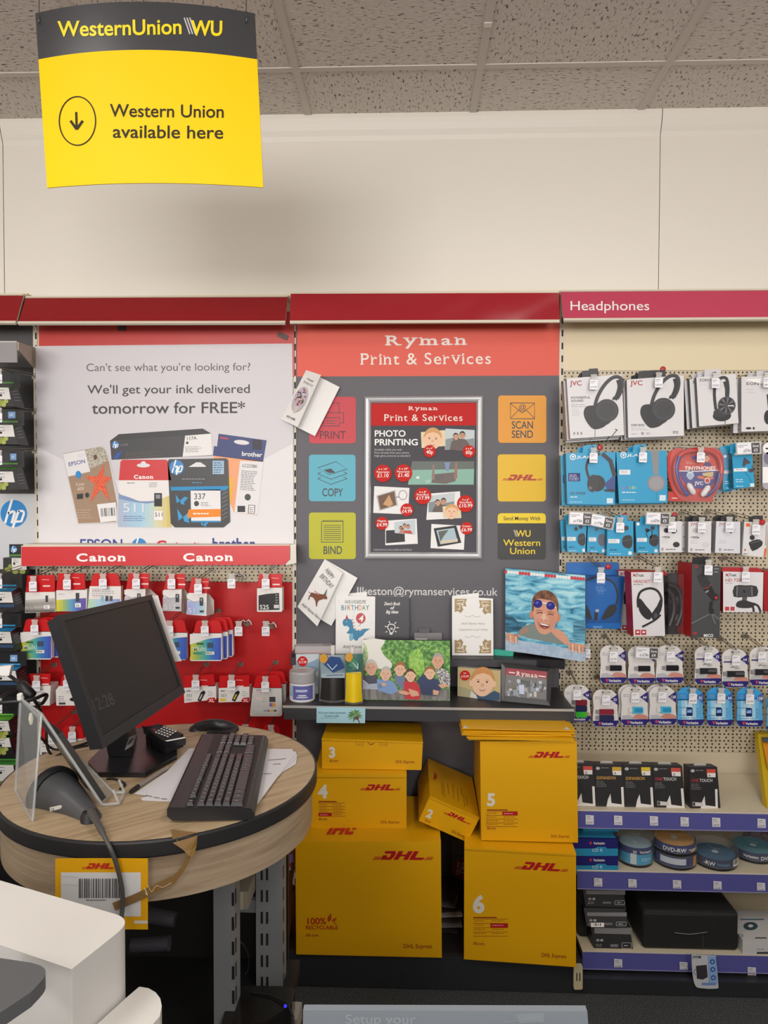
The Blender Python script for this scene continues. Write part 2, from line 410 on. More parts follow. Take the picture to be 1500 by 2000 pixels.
# header strips on top of the bays
RED = NT('glossy_red_strip', .16); RED.b.inputs['Base Color'].default_value = rgb('8e161d'); RED.b.inputs['Coat Weight'].default_value = .3
RED2 = NT('wavy_red_strip', .2); RED2.b.inputs['Base Color'].default_value = rgb('a01c28'); RED2.b.inputs['Coat Weight'].default_value = .5; RED2.b.inputs['Coat Roughness'].default_value = .12
PINK = M('c2455f', .4)
def header(name, label, tl, tr, br, bl, mat, wav=0, txt=None, ya=2.655, yb=2.605):
    t = thing(name, label, 'sign', (at(*tl, 2.655)+at(*tr, 2.655))/2)
    A, Bp, Cp, D = at(*tl, ya), at(*tr, ya), at(*br, yb), at(*bl, yb); D.x, Cp.x = A.x, Bp.x
    n = (Bp-A).cross(D-A).normalized(); n = n if n.y < 0 else -n
    up = (A-D).normalized(); rt = (Bp-A).normalized()
    q = B()
    q.prism([A+up*.008, Bp+up*.008, Cp-up*.010, D-up*.010], -n*.006, CREAM2)
    q.prism([A+up*.0075+n*.004, Bp+up*.0075+n*.004, Bp+up*.0005+n*.004, A+up*.0005+n*.004], -n*.004, CREAM2)
    q.prism([D-up*.0005+n*.005, Cp-up*.0005+n*.005, Cp-up*.0105+n*.005, D-up*.0105+n*.005], -n*.005, CREAM2)
    top = A+up*.008; q.bbox((A.x, top.y, top.z-.006), (Bp.x, YW-.006, top.z), CREAM2)
    q.bbox((A.x, top.y+.02, top.z), (Bp.x, YW-.006, top.z+.007), CREAM)
    q.build('rail', t)
    q = B(); nu = 60 if wav else 2
    def f(u, v):
        p = (A*(1-u)+Bp*u)*(1-v)+(D*(1-u)+Cp*u)*v
        h = wav*(math.sin(u*9+1)*.5+math.sin(u*23+v*3)*.25+math.sin(u*41+v*5)*.12)*(.3+.7*math.sin(PI*v))
        return p+n*(.0015+max(h+wav*.8, 0))
    q.grid(f, nu, 8 if wav else 1, mat, bool(wav))
    if txt:
        pl = PL.three(A+n*.0016, rt, up); q.text(pl, txt[0], txt[1], txt[2], txt[3], WHITE, 1, wd=txt[4], bold=.2)
    q.build('insert', t); return t
header('header_sign', 'plain dark red header strip cut by the left edge', (-160, 578), (46, 578), (46, 628), (-160, 628), RED.m)
header('header_sign', 'plain dark red header strip above the white ink poster', (50, 583), (562, 581), (566, 628), (51, 629), RED.m)
header('header_sign', 'wavy glossy red header strip above the orange and grey services panel', (568, 575), (1091, 573), (1092, 625), (568, 627), RED2.m, .004, None, 2.628, 2.612)
header('header_sign', 'pink header strip with white Headphones lettering', (1095, 571), (1640, 567), (1640, 620), (1095, 623), PINK, 0, ('Headphones', 1112, 606, 19, 156))
# ================================================================ left bays: ink poster, cartridges
def mix(a, b, t): return '%02x%02x%02x' % tuple(round(int(a[i:i+2], 16)*(1-t)+int(b[i:i+2], 16)*t) for i in (0, 2, 4))
def gcol(cols, t):
    t = max(0, min(.9999, t))*(len(cols)-1); i = int(t); return mix(cols[i], cols[i+1], round((t-i)*5)/5)
def grad(b, pl, quad, cols, n=9, k=1, vert=False, rough=.4):
    """print running through several inks across a four-cornered field (tl, tr, br, bl)"""
    tl, tr, br, bl = [Vector(p) for p in quad]
    for i in range(n):
        u, v = i/n, (i+1)/n; m = M(gcol(cols, (i+.5)/n), rough)
        if vert: P = [tl.lerp(bl, u), tr.lerp(br, u), tr.lerp(br, v), tl.lerp(bl, v)]
        else: P = [tl.lerp(tr, u), tl.lerp(tr, v), bl.lerp(br, v), bl.lerp(br, u)]
        b.art(pl, [tuple(p) for p in P], m, k)
def slab(b, pl, pts, d, m, side=None, h=0, back=None): return b.prism([pl.p(x, y, h) for x, y in pts], -pl.n*d, m, side, back)
def hp(b, pl, cx, cy, r, k=2):
    b.ell(pl, cx, cy, r, r, M('1c7fc4', .4), k, n=26); s = r/26; L = lambda P, w: b.line(pl, [(cx+x*s, cy+y*s) for x, y in P], w*s, WHITE, k+1)
    L([(-3, -27), (-17, 20)], 5); L([(-11, 0), (1, -5), (3, -1), (-3, 19)], 5); L([(11, -6), (-2, 27)], 5); L([(10, -5), (20, -5), (20, 0), (15, 15), (4, 16)], 4.6)
def canon(b, pl, x, y, h, m, k=2, w=None, rot=0):
    b.text(pl, 'Canon', x, y, h, m, k, al='c', bold=3.2, wd=w or h*4.7, serif=.35, rot=rot)
def barcode(b, pl, x0, y0, x1, y1, m=BLACK, k=2, seed=3, rot=0):
    rd = random.Random(seed); x = x0
    while x < x1-1:
        w = rd.choice((.8, 1.2, 2.0)); P = [(x, y0), (min(x1, x+w), y0), (min(x1, x+w), y1), (x, y1)]
        b.art(pl, spin(P, (x0+x1)/2, (y0+y1)/2, rot) if rot else P, m, k); x += w+rd.choice((.9, 1.3, 2.2))
# ---- poster
PW = M('ddd9dc', .42)
t = thing('ink_poster', 'large white ink delivery poster with printed cartridge boxes and red top strip', 'poster', at(322, 1060, YW-.006))
pl = PL(322, 850, YW-.012)
b = B(); slab(b, pl, [(75, 612), (574, 608), (575, 735), (75, 735)], .004, M('c73a36', .35), h=-.003)
b.art(pl, spin([(230, 635), (246, 635), (246, 646), (230, 646)], 238, 640, 0), M('46332f', .5), 1)
b.art(pl, spin([(542, 651), (563, 651), (563, 661), (542, 661)], 552, 656, 24), M('5a4644', .5), 1); b.build('red_board', t)
b = B(); slab(b, pl, [(69, 676), (571, 671), (574, 1100), (76, 1100)], .003, PW)
b.art(pl, [(69, 676), (571, 671), (573, 866)] + curve([(546, 880), (470, 915), (325, 945), (200, 932), (120, 896), (72, 872)], 4), M('cdc9ce', .42), 1)
T6, T4 = M('6a6668', .6), M('4a474a', .6)
b.text(pl, "Can't see what you're looking for?", 168, 725, 15.5, T6, 2, wd=321, rot=-.3)
b.text(pl, "We'll get your ink delivered", 171, 769, 17.5, T4, 2, wd=317, rot=-.3, bold=.6)
b.text(pl, "tomorrow for FREE*", 180, 808, 22.5, T4, 2, wd=299, rot=-.3, bold=1)
# laser carton
CH = M('38363b', .45)
b.art(pl, [(215, 861), (232, 848), (396, 837), (413, 847)], M('2b2a2e', .45), 2); b.art(pl, [(215, 861), (413, 847), (415, 890), (218, 898)], CH, 3)
b.art(pl, [(362, 851), (413, 847), (415, 889), (357, 892)], M('e9e6e6'), 4); hp(b, pl, 226, 869, 7, 5); b.text(pl, 'LASER', 236, 871, 4, M('8a8890'), 5, rot=-3)
b.text(pl, '117A', 364, 860, 7, INK, 5, rot=-4); b.ell(pl, 366, 865, 2.6, 2.6, BLACK, 5); b.lines(pl, 362, 873, 396, 4, 3.2, M('6e6c70'), 5, .9, 4, -3)
b.lines(pl, 246, 885, 320, 3, 4, M('6f6256'), 5, 1, 5, -3); b.art(pl, [(222, 896), (228, 886), (240, 880), (232, 895)], M('2b58a8'), 5)
# brother card
NV = M('27336f', .45)
b.art(pl, [(427, 847), (521, 860), (514, 902), (416, 890), (418, 871), (424, 872)], NV, 2); b.art(pl, [(416, 890), (514, 901), (503, 1006), (457, 1001), (440, 960)], M('eda06f', .45), 2)
b.art(pl, [(448, 930), (455, 935), (452, 985), (446, 975)], M('e9b63c'), 3); b.art(pl, [(469, 900), (515, 902), (503, 1005), (458, 1001)], M('e6e2e4'), 3)
b.ell(pl, 472, 864, 15, 4.5, PW, 3, 6); b.text(pl, 'brother', 472, 890, 9, WHITE, 4, bold=1.6, rot=4, wd=40); b.rect(pl, 493, 859, 511, 878, M('3a3842'), 3)
b.line(pl, [(430, 855), (446, 857)], 3, M('cc4a58'), 4); b.text(pl, 'LC223BK', 473, 912, 6.5, INK, 4, rot=4, wd=30); b.lines(pl, 472, 919, 505, 12, 3.3, M('77757a'), 4, 1.2, 6, 4)
b.ell(pl, 484, 971, 6, 6.5, BLACK, 4); b.rect(pl, 464, 988, 479, 1000, INK, 4); b.line(pl, [(486, 986), (498, 987), (497, 1003), (485, 1002)], 1, INK, 4, True); b.lines(pl, 488, 991, 496, 3, 4, INK, 4, 1, 7)
# starfish card
b.art(pl, [(122, 886), (132, 884), (200, 871), (208, 879), (215, 899), (236, 985), (232, 1020), (226, 1022), (152, 1024)], M('cfcaca'), 4)
b.art(pl, [(124, 886), (199, 872), (206, 880), (214, 905), (229, 985), (226, 1019), (154, 1022)], M('a3866f', .6), 5)
b.art(pl, [(166, 878), (199, 872), (206, 880), (211, 900), (176, 917)], noisy('printed_stone', [(.35, '8d8372'), (.6, 'c5bdb0')], nscale=180), 6)
b.art(pl, [(124, 887), (166, 879), (177, 921), (134, 931)], M('e4e0e2'), 6); b.ell(pl, 159, 889, 8, 4.5, PW, 7, -14)
P = []; arms = [(204, 906), (219, 933), (216, 980), (177, 981), (166, 931)]; C = (197, 938)
for i, a in enumerate(arms):
    d = arms[(i+1) % 5]; P += [a, ((a[0]+d[0])/2*.42+C[0]*.58, (a[1]+d[1])/2*.42+C[1]*.58)]
b.art(pl, P, noisy('printed_starfish', [(.35, 'c8482c'), (.6, 'ee6c46')], nscale=260), 7); b.ell(pl, 187, 893, 3.6, 5, M('5e4636'), 7)
b.text(pl, 'EPSON', 135, 911, 8, M('2b3e8c'), 7, rot=-12, wd=33, bold=.5); b.ell(pl, 154, 927, 5.5, 7.3, M('1f8ccf'), 7, -8); b.text(pl, 'Cyan', 149, 949, 6, M('e9dcd4'), 7, rot=-6); b.text(pl, '603', 152, 958, 6.5, M('e9dcd4'), 7, rot=-6)
b.rect(pl, 151, 965, 163, 975, BLACK, 7, -1); b.ell(pl, 171, 967, 4, 5, BLACK, 7); b.art(pl, [(190, 985), (227, 981), (229, 1017), (197, 1020)], M('e8e5e6'), 7)
barcode(b, pl, 198, 992, 225, 1008, BLACK, 8, 2, -4); b.lines(pl, 151, 996, 184, 4, 5, M('cdb8a8'), 7, 1, 9, -2)
# 511 card
b.art(pl, [(233, 938), (335, 938), (336, 1026), (332, 1031), (232, 1029)], M('e9e5e4'), 5)
grad(b, pl, [(232, 966), (336, 966), (335, 1030), (231, 1029)], ['a9b1c9', '9fc2da', 'a5cbe0', 'd6cfa6', 'cdb255'], 12, 6)
b.art(pl, [(233, 962)] + curve([(236, 966), (255, 972), (275, 979), (300, 978), (335, 967)], 4) + [(335, 938), (233, 938)], M('e9e5e4'), 7)
b.art(pl, [(233, 962)] + curve([(236, 966), (255, 972), (275, 979), (310, 978), (290, 983), (262, 980), (233, 974)], 3), M('7f93bd'), 8)
b.art(pl, [(240, 898), (325, 898), (328, 901), (335, 938), (233, 938), (236, 902)], M('c9171d', .4), 8); b.ell(pl, 281, 909, 13, 4, PW, 9); b.ell(pl, 281, 905, 5, 4, PW, 9.4); canon(b, pl, 281, 935, 7.5, WHITE, 9, 38)
b.lines(pl, 249, 943, 270, 1, 3, INK, 9, 1); b.lines(pl, 292, 943, 312, 3, 3.4, M('77757a'), 9, 1, 4); b.text(pl, '511', 240, 1000, 18, M('dfe3ea'), 9, xs=1.3); b.rect(pl, 302, 963, 317, 989, M('2a2a2e'), 9); b.rect(pl, 305, 966, 314, 974, M('8d8d93'), 10)
b.rect(pl, 302, 998, 319, 1016, M('eeeaea'), 9); b.text(pl, '511', 303, 1009, 8.5, INK, 10, wd=15); b.lines(pl, 242, 1008, 290, 3, 4, M('55659b'), 9, 1, 8)
# 337 card
b.art(pl, [(331, 897), (442, 895), (446, 899), (450, 1019), (437, 1030), (342, 1030), (334, 1022), (328, 902)], M('26262a', .4), 8)
b.art(pl, [(334, 951), (447, 949), (447, 953), (440, 958), (335, 958)], M('2a8ec6'), 9); hp(b, pl, 346, 913, 14, 9); b.art(pl, [(369, 912), (384, 903), (392, 903), (403, 910), (402, 912)], PW, 9); b.rect(pl, 416, 900, 438, 926, M('a9c4dc'), 9)
b.lines(pl, 418, 903, 436, 5, 4.6, M('4f6d92'), 10, 2, 5); b.lines(pl, 356, 935, 418, 1, 4, M('a9a9ad'), 9, 1.2); b.lines(pl, 376, 942, 402, 1, 4, M('4aa0d8'), 9, 1.4)
b.art(pl, [(373, 957), (431, 956), (432, 1018), (374, 1019)], M('e9e6e8'), 9); b.text(pl, '337', 379, 975, 12, INK, 10, wd=23); b.ell(pl, 384.5, 983.5, 4.8, 5.2, BLACK, 10); b.lines(pl, 393, 981, 412, 3, 3, M('77757a'), 10, 1)
b.art(pl, [(369, 995), (432, 994), (432, 1009), (366, 1011)], M('ef8a1e'), 10); b.lines(pl, 378, 1002, 420, 1, 3, WHITE, 11, 2.4); b.rect(pl, 374, 1017, 431, 1020, M('2a8ec6'), 10)
BF = M('3a9ad2')
for cx, cy, s in ((352, 978, 1), (358, 1010, 1.4), (398, 1024, .6)):
    b.art(pl, [(cx+x*s, cy+y*s) for x, y in ((0, 0), (-8, -12), (-7, -2), (-6, 5))], BF, 9); b.art(pl, [(cx+x*s, cy+y*s) for x, y in ((0, 0), (9, -8), (16, -6), (8, 3), (9, 8), (2, 6))], BF, 9)
for i in range(7): b.line(pl, [(434, 966+i*8), (445, 960+i*8)], 1, M('8a8a90'), 9)
b.text(pl, 'EPSON', 155, 1073, 21, M('2c3f8f'), 2, bold=1.2, wd=84); hp(b, pl, 272, 1066, 15, 2); canon(b, pl, 349, 1073, 18, M('c6262b'), 2, 89); b.text(pl, 'brother', 414, 1073, 23, M('2b3a86'), 2, bold=2.4, wd=84)
b.build('poster_sheet', t)
# ---- red strip with two white logos
A, Bq = at(41, 1067, 2.63), at(566, 1064, 2.63)
t = thing('shelf_edge_strip', 'bright red shelf edge strip with two white maker names under the ink poster', 'sign', A)
pl = PL(300, 1085, 2.63)
b = B(); slab(b, pl, [(41, 1066), (566, 1064), (566, 1102), (41, 1106)], .004, CREAM2, h=-.001)
p, q = pl.p(44, 1068, -.004), pl.p(574, 1066, -.004); b.bbox((p.x, p.y, q.z-.004), (q.x-.004, YW-.018, q.z), CREAM2); b.build('bracket', t)
b = B(); slab(b, pl, [(42, 1068), (566, 1065.5), (566, 1093), (556, 1103), (42, 1105.5)], .001, M('cf2f36', .3), h=.0012)
pl2 = PL(300, 1085, 2.63-.0012); canon(b, pl2, 197, 1096, 15.5, WHITE, 1, 97, -.3); canon(b, pl2, 406, 1095.5, 15.5, WHITE, 1, 98, -.3); b.build('red_insert', t)
b = B(); slab(b, pl, [(567, 1064.5), (578, 1062), (579, 1100), (557, 1104), (567, 1093)], .002, M('d8d2c6', .3)); b.build('end_cap', t)
# ---- hooks with price tickets
STEEL = M('8d8478', .35, .7)
CLEAR = M('dfdcd6', .12, alpha=.45)
TK = M('eceaf0', .4)
def peg(what, x, y, Y, w=15, h=17, holder=True, clip=False, price='£19.99', rot=0, group=None, wx=None, wy=None):
    """hook: the ticket's top centre in photo pixels, hanging at depth Y; the prong runs to the wall behind"""
    t = thing('display_hook', what, 'hook', at(x, y, Y), group)
    pl = PL(x, y, Y); a = pl.p(x, y-9, .0); wallp = Vector((a.x+.004, YW-.002, a.z+.016)) if wx is None else at(wx, wy, YW-.002)
    b = B(); P = [wallp, wallp.lerp(a, .5)+Vector((0, 0, -.003)), a+Vector((0, .012, 0)), a+Vector((0, .004, .006)), a+Vector((0, 0, .004))]
    b.tube(P, .0016, STEEL, 6); b.tube([wallp+Vector((0, 0, .008)), a+Vector((0, .02, .008)), a+Vector((0, 0, .006))], .0013, STEEL, 6)
    b.box(wallp+Vector((0, -.0015, -.005)), (.022, .003, .014), STEEL)
    if clip:
        for s in (-1, 1):
            b.tube([wallp+Vector((s*.003, -.012, .006)), wallp+Vector((s*.010, -.014, .013)), wallp+Vector((s*.018, -.012, .004)), wallp+Vector((s*.020, -.010, -.006))], .0028, M('e6e2dd', .4), 6)
            b.tube([wallp+Vector((s*.006, -.004, .0)), wallp+Vector((s*.006, -.005, -.022))], .0011, STEEL, 5)
    b.build('prong', t)
    c = pl.p(x, y); r_ = pl.r; u_ = pl.u
    if rot: ca, sa = math.cos(math.radians(rot)), math.sin(math.radians(rot)); r_, u_ = pl.r*ca-pl.u*sa, pl.u*ca+pl.r*sa
    pl = PL.three(c, r_, u_)
    if holder:
        b = B(); slab(b, pl, spin([(x-5.5, y-11), (x+5.5, y-11), (x+6.5, y-8), (x+5, y-6), (x+6, y+2), (x-6, y+2), (x-5, y-6), (x-6.5, y-8)], x, y, rot), .003, CLEAR); b.build('ticket_holder', t)
    b = B(); R_ = lambda P: spin(P, x, y, rot)
    slab(b, pl, R_(rr(x-w/2, y, x+w/2, y+h, 1.2)), .001, TK, h=.0015)
    pl3 = PL.three(c+pl.n*.0015, pl.r, pl.u); GK = M('55536a', .5)
    b.art(pl3, R_([(x-w*.38, y+3), (x+w*.2, y+3), (x+w*.2, y+4), (x-w*.38, y+4)]), M('8a8896'), 1); b.art(pl3, R_([(x-w*.38, y+6), (x, y+6), (x, y+6.8), (x-w*.38, y+6.8)]), M('a5a3b0'), 1)
    q = R_([(x-w*.4, y+h-3.2)])[0]; b.text(pl3, price, q[0], q[1], 4, GK, 1, wd=w*.8, rot=rot); b.build('price_ticket', t)
    return t
def wide(what, x, y, Y, w, h, save, price, rot=0):
    """long promotional ticket with a dark saving panel on its right"""
    t = thing('promotion_ticket', what, 'ticket', at(x, y, Y)); pl = PL(x, y, Y); b = B(); R_ = lambda P: spin(P, x, y, rot); W = w+18
    slab(b, pl, R_([(x-2, y-2), (x+W+2, y-2), (x+W+2, y+h+2), (x-2, y+h+2)]), .002, CLEAR, h=-.001); b.build('clear_sleeve', t)
    b = B(); slab(b, pl, R_([(x, y), (x+w, y), (x+w, y+h), (x, y+h)]), .001, TK, h=.001); pl3 = PL(x, y, Y-.001)
    b.art(pl3, R_([(x+w, y+1), (x+W-2, y+1), (x+W-2, y+h-1), (x+w, y+h-1)]), M('4b484c', .4), 2)
    for yy, a, c in ((4, .08, .75), (7, .08, .45), (h-9, .55, .8)): b.art(pl3, R_([(x+w*a, y+yy), (x+w*c, y+yy), (x+w*c, y+yy+1), (x+w*a, y+yy+1)]), M('8d8b99'), 2)
    q = R_([(x+w*.92, y+h-3)])[0]; b.text(pl3, price, q[0], q[1], 4.6, INK, 2, al='r', rot=rot, bold=.6)
    q = R_([(x+w+8, y+h*.42)])[0]; b.text(pl3, 'Save', q[0], q[1], 4.8, WHITE, 3, al='c', rot=rot, wd=12, bold=1); q = R_([(x+w+8, y+h*.82)])[0]; b.text(pl3, save, q[0], q[1], 5.6, WHITE, 3, al='c', rot=rot, bold=1.2)
    b.build('ticket', t); return t
# ---- ink cartridge packs on the red backing
CR, CW = M('c9151a', .3), M('e6e2df', .4)
MULTI = ['d8c62e', '8fb56a', '3fa3a8', '3a6cc0', '3c4cae']
def ink(label, tab, body, Y, d, art=None, side=None, tabm=None, yaw=0, group=None, bodym=None, hole=None, name='ink_cartridge_pack'):
    c = (sum(p[0] for p in body)/len(body), sum(p[1] for p in body)/len(body)); pl = PL(c[0], c[1], Y, yaw)
    t = thing(name, label, 'ink cartridge pack', pl.p(*c)-Vector((0, 0, .03)), group)
    b = B(); slab(b, pl, tab, min(d, .004), tabm or CR)
    cx = (tab[0][0]+tab[1][0])/2; b.line(pl, [(cx+2, tab[0][1]+8), (cx+16, tab[0][1]+8.6)], 1.2, M('e9a9a6'), 1); b.art(pl, [(cx+4, tab[0][1]+19), (cx+18, tab[0][1]+19), (cx+18, tab[0][1]+22), (cx+4, tab[0][1]+22)], M('ecc9c6'), 1)
    b.build('hang_tab', t)
    b = B(); slab(b, pl, body, d, bodym or CW, side or bodym or CW)
    if art: art(b, pl)
    b.build('carton', t); return t
def btab(x0, y0, x1): return [(x0-1, y0+25), (x0+3, y0+7), (x0+5, y0+2), (x0+9, y0), (x1-9, y0), (x1-5, y0+2), (x1-3, y0+7), (x1+1, y0+25)]
def a35(b, pl):
    grad(b, pl, [(50, 1172), (107, 1168), (107, 1195), (50, 1196)], ['c9c4be', '9b958f', 'b5afa8', '57524f'], 7, 1, True); b.text(pl, '35', 52, 1191, 9, M('8f8a86'), 2, xs=1.3); b.rect(pl, 89, 1163, 94, 1176, INK, 2); b.rect(pl, 86, 1182, 97, 1189, WHITE, 2); b.text(pl, '35', 87, 1188, 5, INK, 3)
ink('red and white ink box with grey wave print, first in the top row', [(53, 1124), (107, 1123), (107, 1156), (49.5, 1157)], [(49.5, 1157), (107, 1156), (108, 1195), (49, 1197)], 2.61, .03, a35)
def a36(b, pl):
    grad(b, pl, [(110, 1172), (168, 1168), (168, 1194), (110, 1194)], ['e0cf2c', 'a9b965', '5f9fc4', '5560b4', '6b4f9c'], 9, 1); b.rect(pl, 148, 1158, 155, 1175, INK, 2); b.rect(pl, 147, 1178, 158, 1186, WHITE, 2); b.text(pl, '36', 148, 1185, 5.5, INK, 3); b.lines(pl, 115, 1160, 130, 1, 3, M('8d8a90'), 2, 1)
ink('ink box with yellow to violet rainbow print, second in the top row', [(113, 1120), (165, 1120), (167, 1152), (110, 1153)], [(110, 1153), (170, 1151), (169, 1193), (110, 1194)], 2.61, .03, a36)
def a3(b, pl):
    grad(b, pl, [(173, 1170), (235, 1170), (235, 1192), (172, 1192)], ['b9d8b0', 'a9cfe0', '9fb4dc', '8c93cc'], 8, 1); b.lines(pl, 180, 1150, 226, 4, 4, M('9a989e'), 2, 1.2, 4)
    for x, m in ((197, '8fb3c4'), (206, '3c3b40'), (214, '55535c')): b.rect(pl, x, 1164, x+6, 1174, M(m), 2)
ink('rounded blister ink pack with pale blue print, third in the top row', btab(177, 1120, 235), [(175, 1145), (236, 1145), (237, 1192), (171, 1192)], 2.61, .02, a3)
def house(label, tab, fr, sd, dx=.012, art=None, cone=None):
    """bag-shaped carton with a sloping shoulder and a visible right side"""
    t = ink(label, tab, fr, 2.59, .002, art); pl = PL(fr[0][0], fr[0][1], 2.59); pl2 = PL(sd[1][0], sd[1][1], 2.59+.06)
    b = B(); b.add([pl.p(*fr[1]), pl2.p(*sd[0]), pl2.p(*sd[1]), pl2.p(*sd[2]), pl.p(*fr[2])], [(0, 1, 2, 3, 4)], M('d3cec9', .4))
    b.add([pl.p(*fr[0], -.002), pl.p(*fr[1], -.002), pl2.p(*sd[0])], [(0, 2, 1)], CW)
    b.build('side_flap', t, ); return t
def a5(n, x, y, cols):
    def f(b, pl):
        grad(b, pl, [(x, y-26), (x+36, y-24), (x+36, y), (x, y)], cols, 6, 1); b.art(pl, [(x, y-32), (x+14, y-24), (x+36, y-30), (x+36, y-40), (x, y-40)], CW, 2); b.line(pl, [(x, y-31), (x+14, y-24), (x+34, y-28)], 1, M('8a8894'), 3)
        b.text(pl, n, x+2, y-3, 10, M('dedbe0'), 3, xs=1.2); b.rect(pl, x+25, y-33, x+32, y-17, M('3a393e'), 3); b.rect(pl, x+27, y-31, x+30, y-26, M('9a989e'), 4); b.rect(pl, x+25, y-8, x+33, y-4, INK, 3)
    return f
house('bag shaped ink carton partly behind the monitor top, fourth in the top row', [(252, 1120), (292, 1120), (290, 1150), (246, 1151)], [(246, 1151), (284, 1149), (283, 1193), (241, 1192)], [(293, 1150), (307, 1163), (307, 1190)], art=a5('51', 243, 1192, ['b9b4bc', 'c8c6cc']))
house('bag shaped ink carton with grey 512 print, fifth in the top row', [(326, 1121), (362, 1121), (361, 1150), (320, 1152)], [(320, 1152), (355, 1151), (354, 1194), (317, 1193)], [(360, 1150), (368, 1160), (368, 1191)], art=a5('512', 318, 1193, ['b4afb6', 'c4c2c8']))
house('bag shaped ink carton with lilac and cyan print hanging lowest in the top row', [(375, 1128), (409, 1130), (404, 1159), (368, 1158)], [(368, 1158), (404, 1159), (403, 1203), (364, 1200)], [(408, 1160), (418, 1172), (418, 1199)], art=a5('51', 365, 1200, ['a7a4d8', '9fb8e0', 'b9d6d8']))
def a525(b, pl):
    b.art(pl, [(505, 1163), (520, 1160), (532, 1159), (545, 1158), (546, 1191), (505, 1192)], M('1f1d20', .4), 1); b.text(pl, '525', 507, 1190, 9, WHITE, 2, bold=1, wd=18); b.rect(pl, 535, 1181, 545, 1188, M('d5d1d0'), 2); b.lines(pl, 538, 1161, 544, 4, 5, M('9a9899'), 2, 2)
ink('ink box with a large black 525 panel at the right end of the top row', [(506, 1121), (551, 1121), (551, 1147), (503, 1149)], rr(502, 1148, 551, 1195, 2), 2.61, .035, a525)
def multi(x0, y0, w, hh, white=True):
    def f(b, pl):
        grad(b, pl, [(x0, y0), (x0+w, y0-14), (x0+w, y0+hh), (x0, y0+hh)], MULTI, 10, 1); b.art(pl, [(x0-1, y0-18), (x0+w+1, y0-18), (x0+w+1, y0-11)] + curve([(x0+w*.6, y0-9), (x0+w*.3, y0-3), (x0-1, y0+3)], 3), CW, 2)
        b.text(pl, 'Multi', x0+5, y0+hh*.46, 9, M('cfe0d8'), 3, bold=.8, wd=w*.44); b.rect(pl, x0+w*.55, y0-1, x0+w*.75, y0+hh*.28, M('33465e'), 3); b.rect(pl, x0+w*.5, y0+hh*.5, x0+w*.78, y0+hh*.68, M('dcd8cf'), 3); b.lines(pl, x0+w*.5+1, y0+hh*.56, x0+w*.76, 1, 3, INK, 4, 1.4)
        b.ell(pl, x0+w*.25, y0+hh*.6, w*.17, hh*.08, M('3e8f7a'), 3)
    return f
def blist(x0, y0, x1, y1): return [(x0, y0+24), (x1, y0+24), (x1+1, y1-3), (x1-2, y1), (x0-4, y1), (x0-6, y1-3)]
ml = 'multicolour ink blister with %s'
m1 = ink('front multicolour ink blister on the left hook, directly left of the monitor', btab(46, 1209, 99), blist(45, 1209, 100, 1288), 2.60, .02, multi(41, 1253, 59, 33))
dup(m1, (.013, .028, .001), 'multicolour ink blister peeking out behind the front one left of the monitor')
m2 = ink('multicolour ink blister half hidden behind the right edge of the monitor', btab(312, 1211, 364), blist(311, 1211, 364, 1289), 2.60, .02, multi(307, 1255, 58, 33))
m3 = ink('front multicolour ink blister on the hook right of the monitor', btab(379, 1212, 434), blist(377, 1212, 433, 1291), 2.59, .02, multi(372, 1256, 60, 33))
dup(m3, (.0145, .026, .001), 'middle multicolour ink blister of three on the hook right of the monitor')
dup(m3, (.027, .052, .003), 'rearmost multicolour ink blister of three on the hook right of the monitor')
def box3(label, tab, top, fr, d, art=None):
    """wide low carton: front face plus a lid sloping back under the tab"""
    t = ink(label, tab, fr, 2.56, d, art)
    return t
def xl(x, y, col, top):
    def f(b, pl):
        b.rect(pl, x+4, y+4, x+12, y+7, M('8d8a8e'), 1); b.text(pl, '551', x+4, y+17, 6, M('5a585c'), 2); b.rect(pl, x+3, y+20, x+14, y+25, M(col), 2)
        b.line(pl, [(x+29, y+25), (x+36, y+10), (x+40, y+6)], [7, 8, 5], BLACK, 2); b.line(pl, [(x+30, y+22), (x+35, y+12)], 2.4, M(col), 3); b.lines(pl, x+46, y+6, x+56, 3, 4, M('9a989c'), 2, 1)
        b.art(pl, [(x+44, y+24), (x+48, y+19), (x+60, y+18), (x+60, y+27), (x+48, y+28)], CR, 2); b.text(pl, 'XL', x+48, y+27, 6.5, WHITE, 3, bold=1.2)
    return f
def rtab(b, x, y): pass
ink('wide grey ink box marked XL hanging just right of the monitor base corner', [(360, 1320), (417, 1317), (421, 1340), (359, 1343)], [(359, 1344), (422, 1338), (422, 1366), (360, 1373)], 2.63, .04, xl(360, 1344, 'c9c5c6', 0))
ink('wide ink box marked XL with a yellow band, beside the multipack blister', [(429, 1320), (487, 1319), (487, 1341), (428, 1344)], [(427, 1344), (487, 1341), (487.5, 1370), (427, 1372)], 2.63, .04, xl(427, 1344, 'e6c432', 0))
ink('low white ink box with red tab at the bottom left of the red backing', [(56, 1316), (99, 1316), (97, 1338), (58, 1340)], [(58, 1340), (99, 1339), (97, 1378), (58, 1378)], 2.63, .06, lambda b, pl: (b.lines(pl, 64, 1346, 92, 2, 5, M('8d8a8e'), 1, 1.4), b.rect(pl, 64, 1360, 78, 1368, M('c9c4c0'), 1)))
ink('low white ink box with red tab just left of the monitor edge', [(122, 1321), (168, 1321), (168, 1338), (116, 1340)], [(109, 1348), (116, 1339), (168, 1338), (168, 1378), (110, 1378)], 2.63, .05, lambda b, pl: (b.lines(pl, 114, 1360, 128, 3, 4, M('8d8a8e'), 1, 1.4), b.rect(pl, 115, 1372, 128, 1376, INK, 1), b.ell(pl, 145, 1366, 9, 4, BLACK, 1)))
